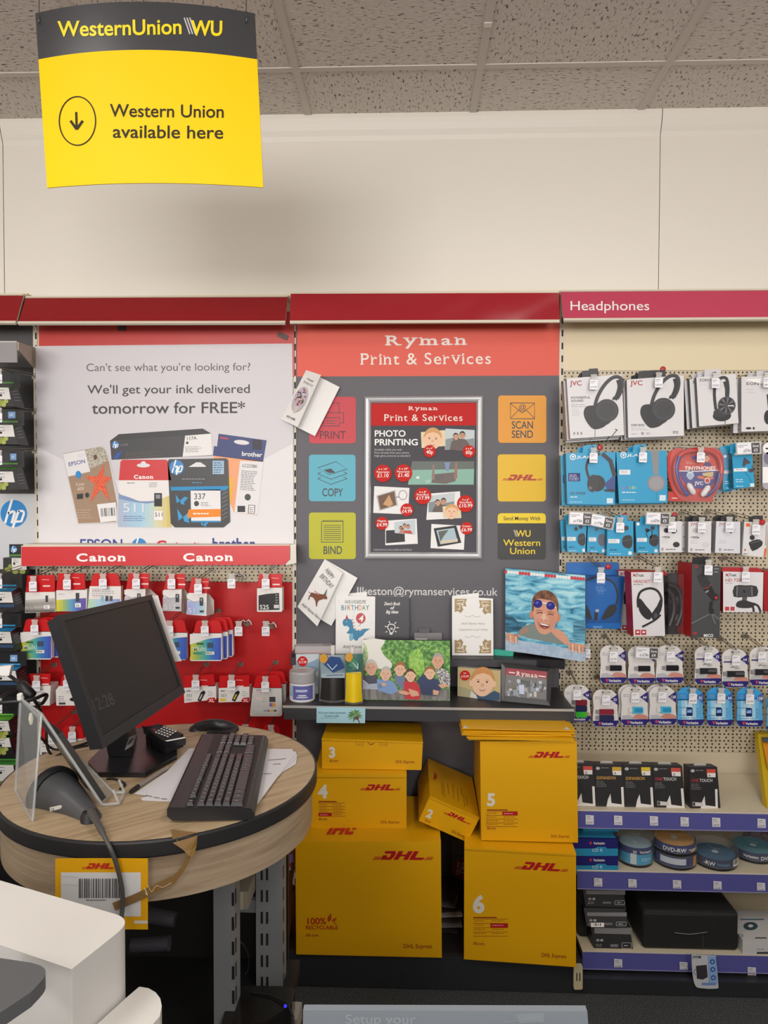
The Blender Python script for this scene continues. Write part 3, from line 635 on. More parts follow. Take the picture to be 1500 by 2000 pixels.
def am(b, pl):
    b.lines(pl, 500, 1347, 540, 1, 3, M('77757a'), 1, 1.4); b.rect(pl, 526, 1361, 538, 1371, M('3a393c'), 1); b.rect(pl, 526, 1373, 538, 1380, M('8a6b9c'), 1); b.rect(pl, 532, 1373, 538, 1380, M('d89a3a'), 2)
    b.lines(pl, 512, 1362, 523, 3, 4, M('99979c'), 1, 1); b.rect(pl, 499, 1384, 514, 1390, M('cfccd0'), 1)
    for i, c in enumerate(('7aa8c8', 'c05a6c', 'd6c04a', '4a484c')): b.ell(pl, 518+i*6.5, 1388, 3, 1.8, M(c), 2)
    b.line(pl, [(494, 1396), (546, 1396)], 1, M('a9a6a4'), 1)
v5 = ink('silver grey multipack ink blister hanging at the left end of the dark shelf', btab(496, 1319, 550), blist(494, 1319, 550, 1399), 2.58, .03, am, bodym=M('d0cdca', .25))
dup(v5, (.008, .04, .004), 'second silver grey multipack blister behind the one by the dark shelf')
ink('low red topped ink blister seen between the acrylic stand and the monitor', btab(120, 1418, 163), [(118, 1443), (166, 1443), (166, 1490), (116, 1490)], 2.60, .02, lambda b, pl: b.lines(pl, 124, 1450, 160, 5, 7, M('99979c'), 1, 1.4))
ink('white ink box seen through the gap beside the acrylic stand leg', [(84, 1425), (116, 1425), (116, 1446), (80, 1446)], [(78, 1446), (117, 1446), (116, 1495), (78, 1495)], 2.58, .03, lambda b, pl: (b.lines(pl, 82, 1452, 112, 2, 5, M('8d8a8e'), 1, 1.4), b.rect(pl, 82, 1469, 91, 1477, INK, 1), b.rect(pl, 80, 1487, 94, 1491, BLACK, 1)))
ink('red topped ink blister rising behind the round desk, left of two', btab(455, 1414, 503), [(454, 1438), (504, 1438), (504, 1480), (452, 1480)], 2.60, .02)
ink('red topped ink blister rising behind the round desk, right of two', btab(511, 1415, 547), [(510, 1438), (548, 1438), (548, 1480), (508, 1480)], 2.62, .02)
for what, x, y, Y, cl in (('the grey wave ink box', 64.5, 1136, 2.59, 0), ('the rainbow ink box', 131, 1132, 2.59, 0), ('the third ink pack in the top row', 201, 1131, 2.59, 0), ('the ink carton behind the monitor top', 266, 1131, 2.57, 0), ('the grey 512 ink carton', 335, 1131, 2.57, 0), ('the lowest carton in the top row', 387, 1141, 2.57, 0), ('the black 525 ink box', 519, 1131, 2.59, 0),
        ('the multicolour blister left of the monitor', 67.5, 1221, 2.58, 0), ('the multicolour blister half behind the monitor', 331, 1223, 2.58, 0), ('the three multicolour blisters', 400, 1223, 2.57, 0),
        ('the low white ink box at bottom left', 71, 1330, 2.61, 0), ('the low ink box by the monitor edge', 131, 1329, 2.61, 0), ('the wide grey XL ink box', 382, 1329, 2.61, 0), ('the wide yellow banded XL ink box', 452, 1329, 2.61, 0), ('the silver grey multipack blister', 518, 1332, 2.56, 0)):
    peg('hook with price ticket at '+what, x, y, Y, 15, 19)
for what, x, y, wx, wy in (('empty metal hook with a hanging ticket on the cream strip of the top row', 452, 1131, 470, 1126), ('empty clipped hook with ticket on the red backing, left of a pair', 466, 1224, 482, 1216), ('empty clipped hook with ticket on the red backing, right of a pair', 519, 1224, 530, 1221)):
    peg(what, x, y, 2.62, 15, 18, clip=True, wx=wx, wy=wy)
for what, x, y, Y in (('the low red topped blister beside the easel', 141, 1430, 2.585), ('the white box behind the easel leg', 100, 1434, 2.565), ('the left low blister behind the desk', 479, 1426, 2.585), ('the right low blister behind the desk', 529, 1427, 2.605)):
    peg('hook with price ticket at '+what, x, y, Y, 15, 19)
# ---- black ink cartons at the left edge
GRAPE = M('8a9440', .4)
def hpbox(label, y0, ytab, yl0, yl1, y1, xr, cap, stripe, sq=None, grapes=True, Y=2.55, d=.075, blue=False):
    pl = PL(10, y0, Y, 0); x0 = -46
    t = thing('printer_ink_carton', label, 'ink cartridge pack', pl.p(0, y1), 'black ink cartons at the left edge')
    b = B(); slab(b, pl, [(x0, y0), (xr+8, y0), (xr+9, ytab), (x0, ytab)], .003, M('1b1c1f', .35), h=-.03)
    pb = PL(10, y0, Y+.03)
    if sq: b.rect(pb, sq[0], sq[1], sq[2], sq[3], M('7fa8d8'), 1); b.rect(pb, sq[0]+3, sq[1]+4, sq[2]-4, sq[3]-4, M('b5cde8'), 2)
    b.rect(pb, x0, ytab-8, xr+6, ytab-5, M(stripe), 1); b.build('hang_tab', t)
    b = B(); f0 = [pl.p(x0, ytab+5), pl.p(xr-2, ytab+5), pl.p(xr+6, y1), pl.p(x0, y1)]; BK = M('19191c', .35); off = -pl.n*d
    b.face(f0, BK); g = [p+off for p in f0]; g[0] = pb.p(x0, ytab-3); g[1] = pb.p(xr+5, ytab-3); g[0] += off*.4; g[1] += off*.4
    b.face([f0[0], f0[1], g[1], g[0]], M(stripe, .4)); b.face([f0[1], f0[2], g[2], g[1]], BK); b.face([f0[3], f0[2], g[2], g[3]], BK)
    for i in range(4):                                        # fine print on the right side
        v = (yl0-ytab+4+i*6)/(y1-ytab); P = f0[1].lerp(f0[2], v); Q = g[1].lerp(g[2], v); nn = Vector((EPS, 0, 0)); dz = Vector((0, 0, -.0028))
        b.face([P.lerp(Q, .15)+nn, P.lerp(Q, .8)+nn, P.lerp(Q, .8)+nn+dz, P.lerp(Q, .15)+nn+dz], M('8a888c'))
    b.art(pl, [(x0, yl0), (xr-4, yl0), (xr, yl1), (x0, yl1)], M('d9d6d3'), 1); b.lines(pl, 0, yl0+4, 12, 2, 6, M('77757a'), 2, 1.5); b.ell(pl, 2, yl0+15, 2.5, 2.5, BLACK, 2)
    if grapes:
        for i, (gx, gy, gr) in enumerate(((-8, 5, 6), (3, 6, 6), (12, 4, 5), (-2, 12, 5), (8, 11, 5))): b.ell(pl, gx, yl1+gy, gr, gr*.8, M('8f9a3c' if i % 2 else 'a3ab55'), 1+i, n=14)
    elif cap == 'n': b.rect(pl, x0, yl1+3, xr+2, yl1+9, M('1f3d63'), 1)
    b.build('carton', t); return t
hpbox('black ink carton with green stripe, topmost at the left edge', 724, 754, 757, 780, 794, 21, 'g', '4e8f3c')
hpbox('black ink carton with green stripe and blue square, second from the top at left edge', 800, 830, 830, 853, 868, 29, 'g', '4e8f3c', (16, 804, 30, 817))
hpbox('black ink carton with green stripe and blue square, just above the round blue logo', 880, 912, 921, 942, 956, 29, 'g', '4e8f3c', (20, 886, 32, 899))
t = thing('printer_ink_carton', 'black and green ink carton with a round blue badge, tucked behind the red strip end', 'ink cartridge pack', at(30, 1120, 2.66), 'black ink cartons at the left edge')
pl = PL(30, 1090, 2.66); b = B(); slab(b, pl, [(18, 1063), (46, 1063), (46, 1088), (18, 1088)], .003, M('1b1c1f', .35)); hp(b, pl, 27, 1073, 6.5, 1); b.rect(pl, 18, 1083, 46, 1086, M('4e8f3c'), 1); b.build('hang_tab', t)
b = B(); slab(b, pl, [(9, 1089), (52, 1089), (52, 1121), (9, 1121)], .03, M('232421', .4), h=.01); pl2 = PL(30, 1090, 2.65); b.rect(pl2, 23, 1090, 52, 1113, M('d9d6d0'), 1); b.lines(pl2, 26, 1093, 38, 2, 4, M('77757a'), 2, 1.4); b.ell(pl2, 28, 1101, 2.2, 2.4, BLACK, 2)
for gx, gy, gr in ((15, 1112, 6), (30, 1117, 6), (44, 1117, 6), (20, 1106, 4)): b.ell(pl2, gx, gy, gr, 4, GRAPE, 1)
b.build('carton', t)
hpbox('black ink carton with blue top, directly below the red strip end at the left edge', 1124, 1150, 1156, 1177, 1196, 26, 'n', '2c86b8', None, False)
hpbox('black ink carton with blue top, level with the front multicolour blister', 1201, 1228, 1234, 1256, 1272, 24, 'n', '2f93cc', None, False)
hpbox('black ink carton with blue top behind the white cable clip', 1276, 1304, 1310, 1329, 1345, 34, 'n', '2f93cc', (20, 1279, 34, 1292), False)
hpbox('black ink carton with bright green top, level with the monitor bottom', 1365, 1402, 1408, 1428, 1437, 20, 'g', '66b23f')
hpbox('black ink carton with grape print, second from the bottom at the left edge', 1438, 1439, 1441, 1459, 1474, 22, 'g', '35632c')
hpbox('black ink carton with green top and large grape print, lowest at the left edge', 1476, 1490, 1494, 1526, 1565, 30, 'g', '418f35')
t = thing('price_rail', 'grey price rail with beige arm near the top of the left edge', 'shelf', at(10, 690, 2.5)); pl = PL(10, 690, 2.52)
b = B(); slab(b, pl, [(-80, 667), (33, 667), (33, 708), (-80, 708)], .006, M('8f8c8d', .35)); b.rect(pl, -80, 666, 33, 669, M('b5b2b0'), 1); b.build('rail', t)
b = B(); pa, pb_, pc, pd = pl.p(34, 668), pl.p(34, 684), at(64, 718, YW-.004), at(64, 678, YW-.004); b.prism([pa, pb_, pc, pd], (.004, 0, 0), M('b5a695', .5)); b.prism([at(62, 678, YW-.006), at(62, 700, YW-.006), at(65, 718, YW-.006), at(69, 718, YW-.006), at(69, 678, YW-.006)], (0, -.004, 0), M('b5a695', .5)); b.build('bracket_arm', t)
for what, y in (('topmost left edge ink carton', 731), ('second left edge ink carton', 807), ('ink carton above the round blue logo', 890), ('blue topped carton below the red strip end', 1131), ('blue topped carton level with the multicolour blister', 1208), ('green topped carton level with the monitor bottom', 1375)):
    peg('metal hook with white ticket holding the '+what, -3, y, 2.50, 15, 18)
# ================================================================ middle bay: services panel, shelf, prints, parcel boxes
ORG, GRY = M('e0533f', .5), M('5d5a60', .55)
TXT = M('efe4dc', .5); GT = M('4a4a50', .6)
def ryman(b, pl, cx, y, h, w, m=None, k=2, rot=0): b.text(pl, 'Ryman', cx, y, h, m or TXT, k, al='c', wd=w, bold=1.6, serif=1.0, rot=rot)
def pserv(b, pl, cx, y, h, w, k=2, rot=0): b.text(pl, 'Print & Services', cx, y, h, TXT, k, al='c', wd=w, bold=.5, serif=.55, rot=rot)
def dhl(b, pl, x, y, w, rot=0, k=1, m=None, flip=False, h=None):
    """slanted parcel service letters with speed lines; (x, y) is the left end of the baseline"""
    m = m or M('b5121c', .45); h = h or w*.148; ca, sa = math.cos(math.radians(rot)), math.sin(math.radians(rot)); kk = [k]
    def q(u0, v0, u1, v1, u2=None, u3=None):
        u2 = u1 if u2 is None else u2; u3 = u0 if u3 is None else u3; P = []
        for u, v in ((u0, v0), (u1, v0), (u2, v1), (u3, v1)):
            a, c = u*w+v*h*.62, -v*h
            if flip: a = w-a; c = -c-h
            P.append((x+a*ca-c*sa, y+a*sa+c*ca))
        b.art(pl, P, m, kk[0]); kk[0] += .05
    q(.135, 0, .215, .52); q(.135, 0, .31, .28, .33); q(.26, .28, .335, .72, .335); q(.14, .70, .335, 1, .30, .13)
    q(.355, 0, .435, 1); q(.515, 0, .595, 1); q(.40, .40, .55, .62)
    q(.615, 0, .695, 1); q(.615, 0, .845, .28, .86)
    for i in range(3): q(0+i*.008, .02+i*.13, .125, .09+i*.13); q(.87+i*.012, .02+i*.13, 1.0, .09+i*.13)
t = thing('services_panel', 'tall grey services panel with orange heading and six coloured service tiles', 'sign', at(836, 1400, YW-.003))
pl = PL(836, 850, YW-.0095)
b = B(); slab(b, pl, [(580, 735.5), (1092, 733.5), (1092, 1500), (580, 1500)], .004, GRY)
slab(b, pl, [(580, 612), (1092, 608), (1092, 733.5), (580, 735.5)], .0042, ORG)
ryman(b, pl, 832, 674, 20, 160, rot=-.4); pserv(b, pl, 832, 711.5, 23.5, 256, rot=-.4)
b.text(pl, 'Ilkeston@rymanservices.co.uk', 696, 1161.5, 16, M('d4d1d2', .5), 2, wd=276, rot=.35, bold=.7); b.build('printed_sheet', t)
def tile(x0, y0, x1, y1, col, art, label):
    b = B(); slab(b, pl, rr(x0, y0, x1, y1, 6), .001, M(col, .5), h=.0012); p2 = PL(836, 850, YW-.0107); art(b, p2); o = b.build('service_tile', t); o['label'] = label
def a_print(b, p):
    L = lambda P, w=1.1, c=False: b.line(p, P, w, GT, 1, c); b.text(p, 'PRINT', 649.5, 857, 16, M('6a3a40', .6), 1, al='c', wd=52, bold=.8)
    L([(630, 806), (630, 787), (662, 787), (662, 796), (663, 806)]); L([(634, 826), (624, 826), (624, 806), (671, 806), (671, 826), (664, 826)]); L([(630, 816), (664, 816), (662, 832), (631, 832)], 1.1, True); L([(637, 822), (658, 822)]); L([(637, 827), (655, 827)])
def a_copy(b, p):
    L = lambda P, w=1.1, c=False: b.line(p, P, w, GT, 1, c); b.text(p, 'COPY', 649.5, 969, 16, GT, 1, al='c', wd=41, bold=1)
    L([(620.5, 914), (656, 901.5), (678, 916), (643, 927)], 1.1, True); b.art(p, [(632, 918), (646, 915), (655, 923), (643, 924)], GT, 1)
    for y in (925, 935): L([(627, y-4+1), (620.5, y), (646, y+11), (678, y), (671, y-4)])
def a_bind(b, p):
    L = lambda P, w=1.1, c=False: b.line(p, P, w, GT, 1, c); b.text(p, 'BIND', 649.5, 1082, 16, GT, 1, al='c', wd=37, bold=1)
    L([(628, 1020), (628, 1059), (670, 1059), (670, 1018), (628, 1018)], 1.2, True)
    for i in range(8): L([(632+i*5, 1024+i), (665, 1024+i)] if 0 else [(632, 1026+i*4), (666, 1026+i*4)])
    for i in range(10): L([(632+i*4, 1019), (633+i*4, 1015.5)])
def a_scan(b, p):
    L = lambda P, w=1.1, c=False: b.line(p, P, w, GT, 1, c); L([(997, 787), (1044, 787), (1044, 818), (997, 818)], 1.2, True); L([(997, 788), (1020, 807), (1044, 788)]); L([(997, 817), (1013, 801)]); L([(1044, 817), (1028, 801)])
    b.ell(p, 1020, 796, 7.5, 7.5, M('e69a22', .5), 2); b.text(p, '@', 1020, 800.5, 11, GT, 3, al='c'); b.text(p, 'SCAN', 1020, 837, 15, GT, 1, al='c', wd=42, bold=1); b.text(p, 'SEND', 1020, 855, 15, GT, 1, al='c', wd=42, bold=1)
def a_dhl(b, p): dhl(b, p, 980, 938.5, 78, 0, 1, M('b3331f', .5), h=11.5)
def wu(b, p, cx, y, h, m, k, w):
    b.text(p, 'WU', cx+w*.06, y, h, m, k, al='c', wd=w*.78, bold=1.6)
    for i in range(2): b.line(p, [(cx-w*.46+i*h*.17, y-h), (cx-w*.34+i*h*.17, y)], h*.1, M('b9b9b9', .5), k)
def a_wu(b, p):
    Y_ = M('f0cf12', .5); b.art(p, [(972, 1022), (972, 1008), (974, 1004), (978, 1002.3), (1060, 1002.3), (1064, 1004), (1066, 1008), (1066, 1022)], Y_, 1); b.text(p, 'Send Money With', 1019, 1016, 7.6, M('2e2d28'), 2, al='c', wd=72, bold=.8)
    wu(b, p, 1020, 1048, 13, Y_, 1, 36); b.text(p, 'Western', 1019, 1066, 13, Y_, 1, al='c', wd=72, bold=.8); b.text(p, 'Union', 1020, 1082, 13, Y_, 1, al='c', wd=50, bold=.8)
tile(604, 775, 695, 866, 'c8313f', a_print, 'red PRINT tile'); tile(603.5, 888, 694.5, 979, '56adc2', a_copy, 'blue COPY tile'); tile(603.5, 1001, 695, 1092, 'b9b70c', a_bind, 'lime BIND tile')
tile(973, 772.5, 1067, 865, 'e69a22', a_scan, 'orange SCAN SEND tile'); tile(972, 887.5, 1066, 979.5, 'e6b90e', a_dhl, 'yellow courier tile'); tile(972, 1002, 1066, 1093, '33322f', a_wu, 'black and yellow money transfer tile')
# ---- printed pictures
SK = ['e0b292', 'd39f7e', 'e8c0a2', 'c98f70']
def facep(b, pl, cx, cy, rx, ry, skin, hair, k=3, rot=0, hairdown=.0, smile=1, bald=0):
    R_ = lambda P: spin([(cx+x*rx, cy+y*ry) for x, y in P], cx, cy, rot)
    hm = M(hair, .6); sk = M(skin, .5); dk = M(mix(skin, '5a2e22', .45), .5)
    b.art(pl, R_([(1.06*math.cos(a), -.09+1.06*math.sin(a)) for a in [math.radians(170+i*20) for i in range(11)]] + ([(1.12, hairdown), (-1.12, hairdown)] if hairdown else [])), hm, k)
    for s in (-1, 1): b.art(pl, R_([(s*1.02+.16*math.cos(a), .08+.24*math.sin(a)) for a in [math.radians(i*45) for i in range(8)]]), sk, k+.3)
    b.art(pl, R_([(math.cos(a)*(1 if math.sin(a) < 0 else .94), math.sin(a)) for a in [math.radians(i*15) for i in range(24)]]), sk, k+.6)
    if not bald: b.art(pl, R_([(math.cos(a), math.sin(a)) for a in [math.radians(188+i*16.4) for i in range(11)]] + [(.62, -.56), (0, -.70), (-.58, -.54)]), hm, k+1)
    for s in (-1, 1):
        b.art(pl, R_([(s*.38+.11*math.cos(a), -.06+.055*math.sin(a)) for a in [math.radians(i*45) for i in range(8)]]), M('3a2620', .5), k+1.4)
        b.art(pl, R_([(s*.56, -.22), (s*.22, -.21), (s*.22, -.18), (s*.56, -.185)]), M(mix(skin, '5a4034', .5), .6), k+1.4)
    b.art(pl, R_([(-.1, .05), (.1, .05), (.17, .28), (-.17, .28)]), M(mix(skin, '8a4a38', .2), .5), k+1)
    b.art(pl, R_([(-.3, .45), (0, .49), (.3, .45), (.17, .6*smile), (-.17, .6*smile)]), M('b2564c', .5), k+1.4); b.art(pl, R_([(-.24, .47), (0, .505), (.24, .47), (.14, .54), (-.14, .54)]), M('efe6dc', .5), k+1.8)
BABYB = M('d9c79c', .4)
def baby(b, pl, q, s, cx, cy, k=2):
    b.art(pl, q, BABYB, k); facep(b, pl, cx, cy, 24*s, 28*s, 'ecc09c', 'd5a066', k+1, 3)
def couple(b, pl, q, cx, cy, s, k=2):
    b.art(pl, q, M('b9c2c4', .4), k); x0, x1 = min(p[0] for p in q), max(p[0] for p in q); y0, y1 = min(p[1] for p in q), max(p[1] for p in q); m = y0+(y1-y0)*.5
    b.art(pl, [(x0+1, m), (x0+(x1-x0)*.3, m-4*s), (x0+(x1-x0)*.6, m+2*s), (x1-1, m-3*s), (x1-1, y1-1), (x0+1, y1-1)], M('6f7c80', .4), k+.5)
    b.art(pl, [(cx-20*s, y1-1), (cx-16*s, cy+10*s), (cx-4*s, cy+4*s), (cx+12*s, cy+5*s), (cx+20*s, cy+14*s), (cx+22*s, y1-1)], M('5c4c46', .5), k+1)
    facep(b, pl, cx-7*s, cy, 5.5*s, 7*s, 'c99878', '33241f', k+1.5, -8, .8); facep(b, pl, cx+6*s, cy-3*s, 6*s, 7.5*s, 'c08c6c', '2a1f1c', k+1.5, 4)
def badge(b, pl, x, y, r, lines, k=6):
    b.ell(pl, x, y, r, r, M('c9271f', .6, spec=.2), k, n=24)
    for i, (tx, dy, h, w) in enumerate(lines): b.text(pl, tx, x, y+dy, h, WHITE, k+1, al='c', wd=w, bold=1)
t = thing('poster_frame', 'silver snap frame holding a photo printing price poster on the services panel', 'framed poster', at(828, 1092, YW-.02))
pf = PL(828, 930, YW-.022); b = B(); O = [(712, 774.5), (943.5, 773), (941.5, 1092), (712, 1091.5)]; I = [(725, 787.5), (930.5, 786.5), (930, 1079), (724.5, 1078.5)]
ALU = M('c4c5c8', .35, .45)
for i in range(4):
    j = (i+1) % 4; mid = lambda a, c: (a[0]*.5+c[0]*.5, a[1]*.5+c[1]*.5)
    Oi, Oj, Ii, Ij = O[i], O[j], I[i], I[j]; Mi, Mj = mid(Oi, Ii), mid(Oj, Ij)
    rows = [(Oi, Oj, -.014), (Oi, Oj, 0), (mid(Oi, Mi), mid(Oj, Mj), .005), (Mi, Mj, .006), (mid(Mi, Ii), mid(Mj, Ij), .004), (Ii, Ij, -.004)]
    vs = [pf.p(p[0], p[1], h) for a, c, h in rows for p in (a, c)]
    b.add(vs, [(2*r_, 2*r_+1, 2*r_+3, 2*r_+2) for r_ in range(5)], ALU, False)
b.build('frame', t)
p3 = PL(828, 930, YW-.014); b = B(); slab(b, p3, [(714, 776), (942, 775), (940, 1091), (714, 1090)], .003, M('504e54', .6, spec=.25))
RD = M('c62a28', .6, spec=.2); b.art(p3, [(724, 787), (931, 786), (931, 831), (724, 831.5)], RD, 1); ryman(b, p3, 826, 801, 7.5, 57, k=2); pserv(b, p3, 827, 822, 13.5, 154, k=2)
b.text(p3, 'PHOTO', 731, 852.5, 12.5, WHITE, 2, wd=61, bold=1.8); b.text(p3, 'PRINTING', 731, 869.5, 12.5, WHITE, 2, wd=85, bold=1.8)
for tx, y, w in (('Available while you wait', 880, 54), ('Print directly from your phone', 886, 68), ('High gloss pictures as standard', 892, 70)): b.text(p3, tx, 731, y, 4, M('c9c7c9'), 2, wd=w)
baby(b, p3, [(822, 844), (869.6, 840), (871, 871), (823.5, 875)], .72, 845, 858, 2); couple(b, p3, [(870, 837), (927, 840), (926.5, 880), (869, 878.6)], 897, 853, .95, 5)
b.art(p3, [(805, 901), (926, 901), (925, 947), (796, 947)], M('3e4a3e', .4), 2); b.art(p3, [(802, 918), (926, 916), (925, 946.5), (797, 946.5)], M('74a794', .4), 3)
for i_, (q_, m) in enumerate((([(842, 943), (848, 926), (893, 922), (889, 940), (870, 945)], '4f3a34'), ([(843, 936), (845, 907), (848, 907), (849, 936)], '7a5a46'), ([(886, 936), (889, 903), (893, 903), (893, 934)], '8a4f3a'), ([(868, 903), (879, 903), (876, 920), (871, 920)], '6a7aa6'), ([(850, 930), (866, 926), (866, 936), (852, 938)], '3a3430'), ([(813, 931), (819, 930), (819, 935), (813, 935)], 'd8dede'), ([(830, 938), (841, 936), (841, 943), (832, 945)], '8fb8a6'))): b.art(p3, q_, M(m, .4), 4+i_*.25)
b.art(p3, [(731, 949.5), (799.8, 953), (797, 1004.6), (729, 1001.7)], PAPER, 2); b.art(p3, [(735, 968), (772, 957), (777, 987), (741, 998)], M('b9b6b2'), 3); b.art(p3, [(738, 969), (770, 959.5), (774, 986), (743, 995)], M('6d4f38'), 4)
b.art(p3, [(748, 985), (760, 966), (768, 985), (760, 990)], M('c99a6a'), 5); b.line(p3, [(786.8+8*math.cos(i*PI/9), 967+9*math.sin(i*PI/9)) for i in range(18)], 1.4, M('8d8d90'), 4, True); b.line(p3, [(772, 972), (779, 970)], 2, M('8d8d90'), 4)
b.art(p3, [(837, 964), (898.4, 959.6), (901, 1011.8), (832.5, 1015.4)], PAPER, 2); couple(b, p3, [(836, 969), (888, 962), (887, 1000), (837, 1001)], 861, 982, .85, 3); baby(b, p3, [(864, 989), (899, 986), (901, 1010), (866, 1011)], .5, 882, 1000, 8)
b.art(p3, [(752.6, 1017), (813.8, 1013), (816, 1062), (752.6, 1065)], PAPER, 2); b.art(p3, [(754, 1036), (790, 1034), (791, 1058), (754, 1061)], M('26252a'), 3); b.art(p3, [(770, 1020), (811, 1014), (811, 1044), (771, 1041)], M('c3cdd2'), 4)
for i_, (x, y) in enumerate(((783, 1032), (790, 1027), (797, 1029), (786, 1036))): facep(b, p3, x, y, 3.2, 4.4, 'c58a6c', '4a2a22', 5.2+i_*1.5, 0)
b.art(p3, [(778, 1040), (786, 1036), (802, 1036), (806, 1043)], M('c2473e'), 5)
b.art(p3, [(842.6, 1023.3), (908.5, 1027), (906, 1073.7), (840.8, 1070.5)], PAPER, 2); b.art(p3, [(847, 1032), (891, 1026), (901, 1060), (855, 1068)], M('211f22'), 3); b.art(p3, [(852, 1036), (887, 1031), (894, 1058), (860, 1063)], M('a9c0c9'), 4)
b.art(p3, [(856, 1038), (876, 1035), (866, 1048), (860, 1058)], M('5b5f58'), 5); b.art(p3, [(860, 1056), (894, 1052), (894, 1058), (861, 1062)], M('d2c6ae'), 5)
for x, y, r, L in ((839, 881.5, 12, [('4 x 6"', -4, 3.6, 13), ('40p', 5, 7.5, 13)]), (915.7, 882, 12.3, [('6 x 8"', -4, 3.6, 13), ('60p', 5, 7.5, 13)]), (748, 924.7, 17, [('6 x 14"', -6.5, 4, 18), ('Panoramic', -1, 4, 25), ('£1.10', 7.5, 7.5, 22)]), (788, 924, 17, [('6 x 20"', -6.5, 4, 18), ('Panoramic', -1, 4, 25), ('£1.40', 7.5, 7.5, 22)]),
        (794.7, 995.6, 12.5, [('Keyring', -2.5, 3.8, 15), ('£4.99', 6, 7, 20)]), (825.7, 968.6, 16.5, [('6 x 8"', -6, 3.8, 14), ('Photo Block', -1, 3.8, 24), ('£17.99', 7, 7, 26)]), (909, 983.7, 16.5, [('4 x 6"', -6, 3.8, 14), ('Photo Block', -1, 3.8, 24), ('£10.99', 7, 7, 27)]), (746, 1022, 12.5, [('Magnet', -3, 4, 17), ('£4.99', 6, 7, 21)]), (911, 1031.6, 12.2, [('Coaster', -2.5, 4, 17), ('£6.99', 6, 7, 21)])):
    badge(b, p3, x, y, r, L, 14)
b.text(p3, '*ONE PHOTO IS INCLUDED IN THE PRICE', 729, 1075.5, 3.4, M('c9c7c9'), 2, wd=75); b.build('poster', t)
# ---- greeting cards stuck to the panel
CARD = M('eceae8', .5)
def leaf(b, pl, P, h0, h1, m=CARD):
    """sheet whose left edge stands h0 and right edge h1 off the plane"""
    hs = [h0, h1, h1, h0]; f = [pl.p(x, y, h) for (x, y), h in zip(P, hs)]; b.prism(f, -pl.n*.0006, m)
t = thing('greeting_card', 'flower bouquet birthday card stuck over the red print tile', 'card', at(600, 850, YW-.03)); pl = PL(600, 790, YW-.016)
b = B(); leaf(b, pl, [(598, 723), (664, 757), (616, 852.5), (552, 820)], .0, .012); b.build('back_leaf', t)
b = B(); leaf(b, pl, [(598, 723), (630, 736), (585, 836), (548.6, 819)], .002, .045); pq = PL.three(pl.p(598, 723, .003), pl.p(630, 736, .046)-pl.p(598, 723, .003), pl.p(598, 723, .003)-pl.p(548.6, 819, .003))
b.ell(pq, 585.5, 780, 12.5, 27, M('c3bcc6', .5), 1, 25); rd = random.Random(4)
for i in range(46):
    a, r = rd.random()*6.28, rd.random()**.6; x, y = 9*r*math.cos(a), 17*r*math.sin(a)-5; P = spin([(585.5+x, 780+y)], 585.5, 780, 25)[0]; b.ell(pq, P[0], P[1], 1.7, 1.7, M(rd.choice(('b85a62', 'd8a0a8', '8a4a5a', 'e6dcd8', '5f6d86', '6d7f62')), .5), 2, n=8)
b.art(pq, [(577, 793), (585, 796), (577, 804), (573, 808)], M('d8cbb8', .5), 2); b.text(pq, 'Happy', 599, 741, 4, GT, 1, rot=22); b.text(pq, 'Birthday Lucy', 592, 747, 5, M('8a7f96'), 1, rot=24, sh=.2, wd=20); b.text(pq, 'ADD NAME', 559, 814, 4.4, GT, 1, rot=25, bold=1, wd=18); b.build('front_leaf', t)
t = thing('greeting_card', 'dachshund birthday card stuck below the lime bind tile', 'card', at(635, 1222, YW-.03)); pl = PL(640, 1150, YW-.016)
b = B(); leaf(b, pl, [(634, 1092), (699, 1128), (648, 1221), (586, 1186)], 0, .014); b.build('back_leaf', t)
b = B(); leaf(b, pl, [(634, 1092.5), (671, 1117), (622, 1220), (581, 1185)], .002, .035); pq = PL.three(pl.p(634, 1092.5, .003), pl.p(671, 1117, .036)-pl.p(634, 1092.5, .003), pl.p(634, 1092.5, .003)-pl.p(581, 1185, .003))
BR = M('7d4a34', .5); D = lambda P: [(540+x/5, 1080+y/5) for x, y in P]
b.art(pq, D([(345, 385), (375, 395), (420, 400), (450, 405), (465, 435), (455, 450), (415, 462), (400, 485), (395, 520), (387, 522), (380, 470), (362, 440), (345, 430), (328, 425), (318, 458), (310, 458), (315, 428), (332, 400)]), BR, 1)
b.art(pq, D([(445, 415), (460, 402), (480, 405), (497, 440), (490, 452), (465, 450)]), BR, 2); b.line(pq, D([(340, 392), (322, 388), (312, 375)]), 1, BR, 1); b.art(pq, D([(463, 405), (497, 345), (485, 408)]), M('4f7f72'), 2)
for x, y in ((378, 378), (395, 390), (414, 400)): b.ell(pq, 540+x/5, 1080+y/5, 1.3, 2.4, M('c98a90'), 2, 30, 8)
b.text(pq, 'HAPPY', 634, 1114, 10, GT, 1, rot=56, wd=22); b.text(pq, 'BIRTHDAY', 623.5, 1126, 10, GT, 1, rot=47, wd=33); b.text(pq, 'Add Name Here', 588, 1181, 6, GT, 1, rot=40, wd=46, sh=.2); b.build('front_leaf', t)
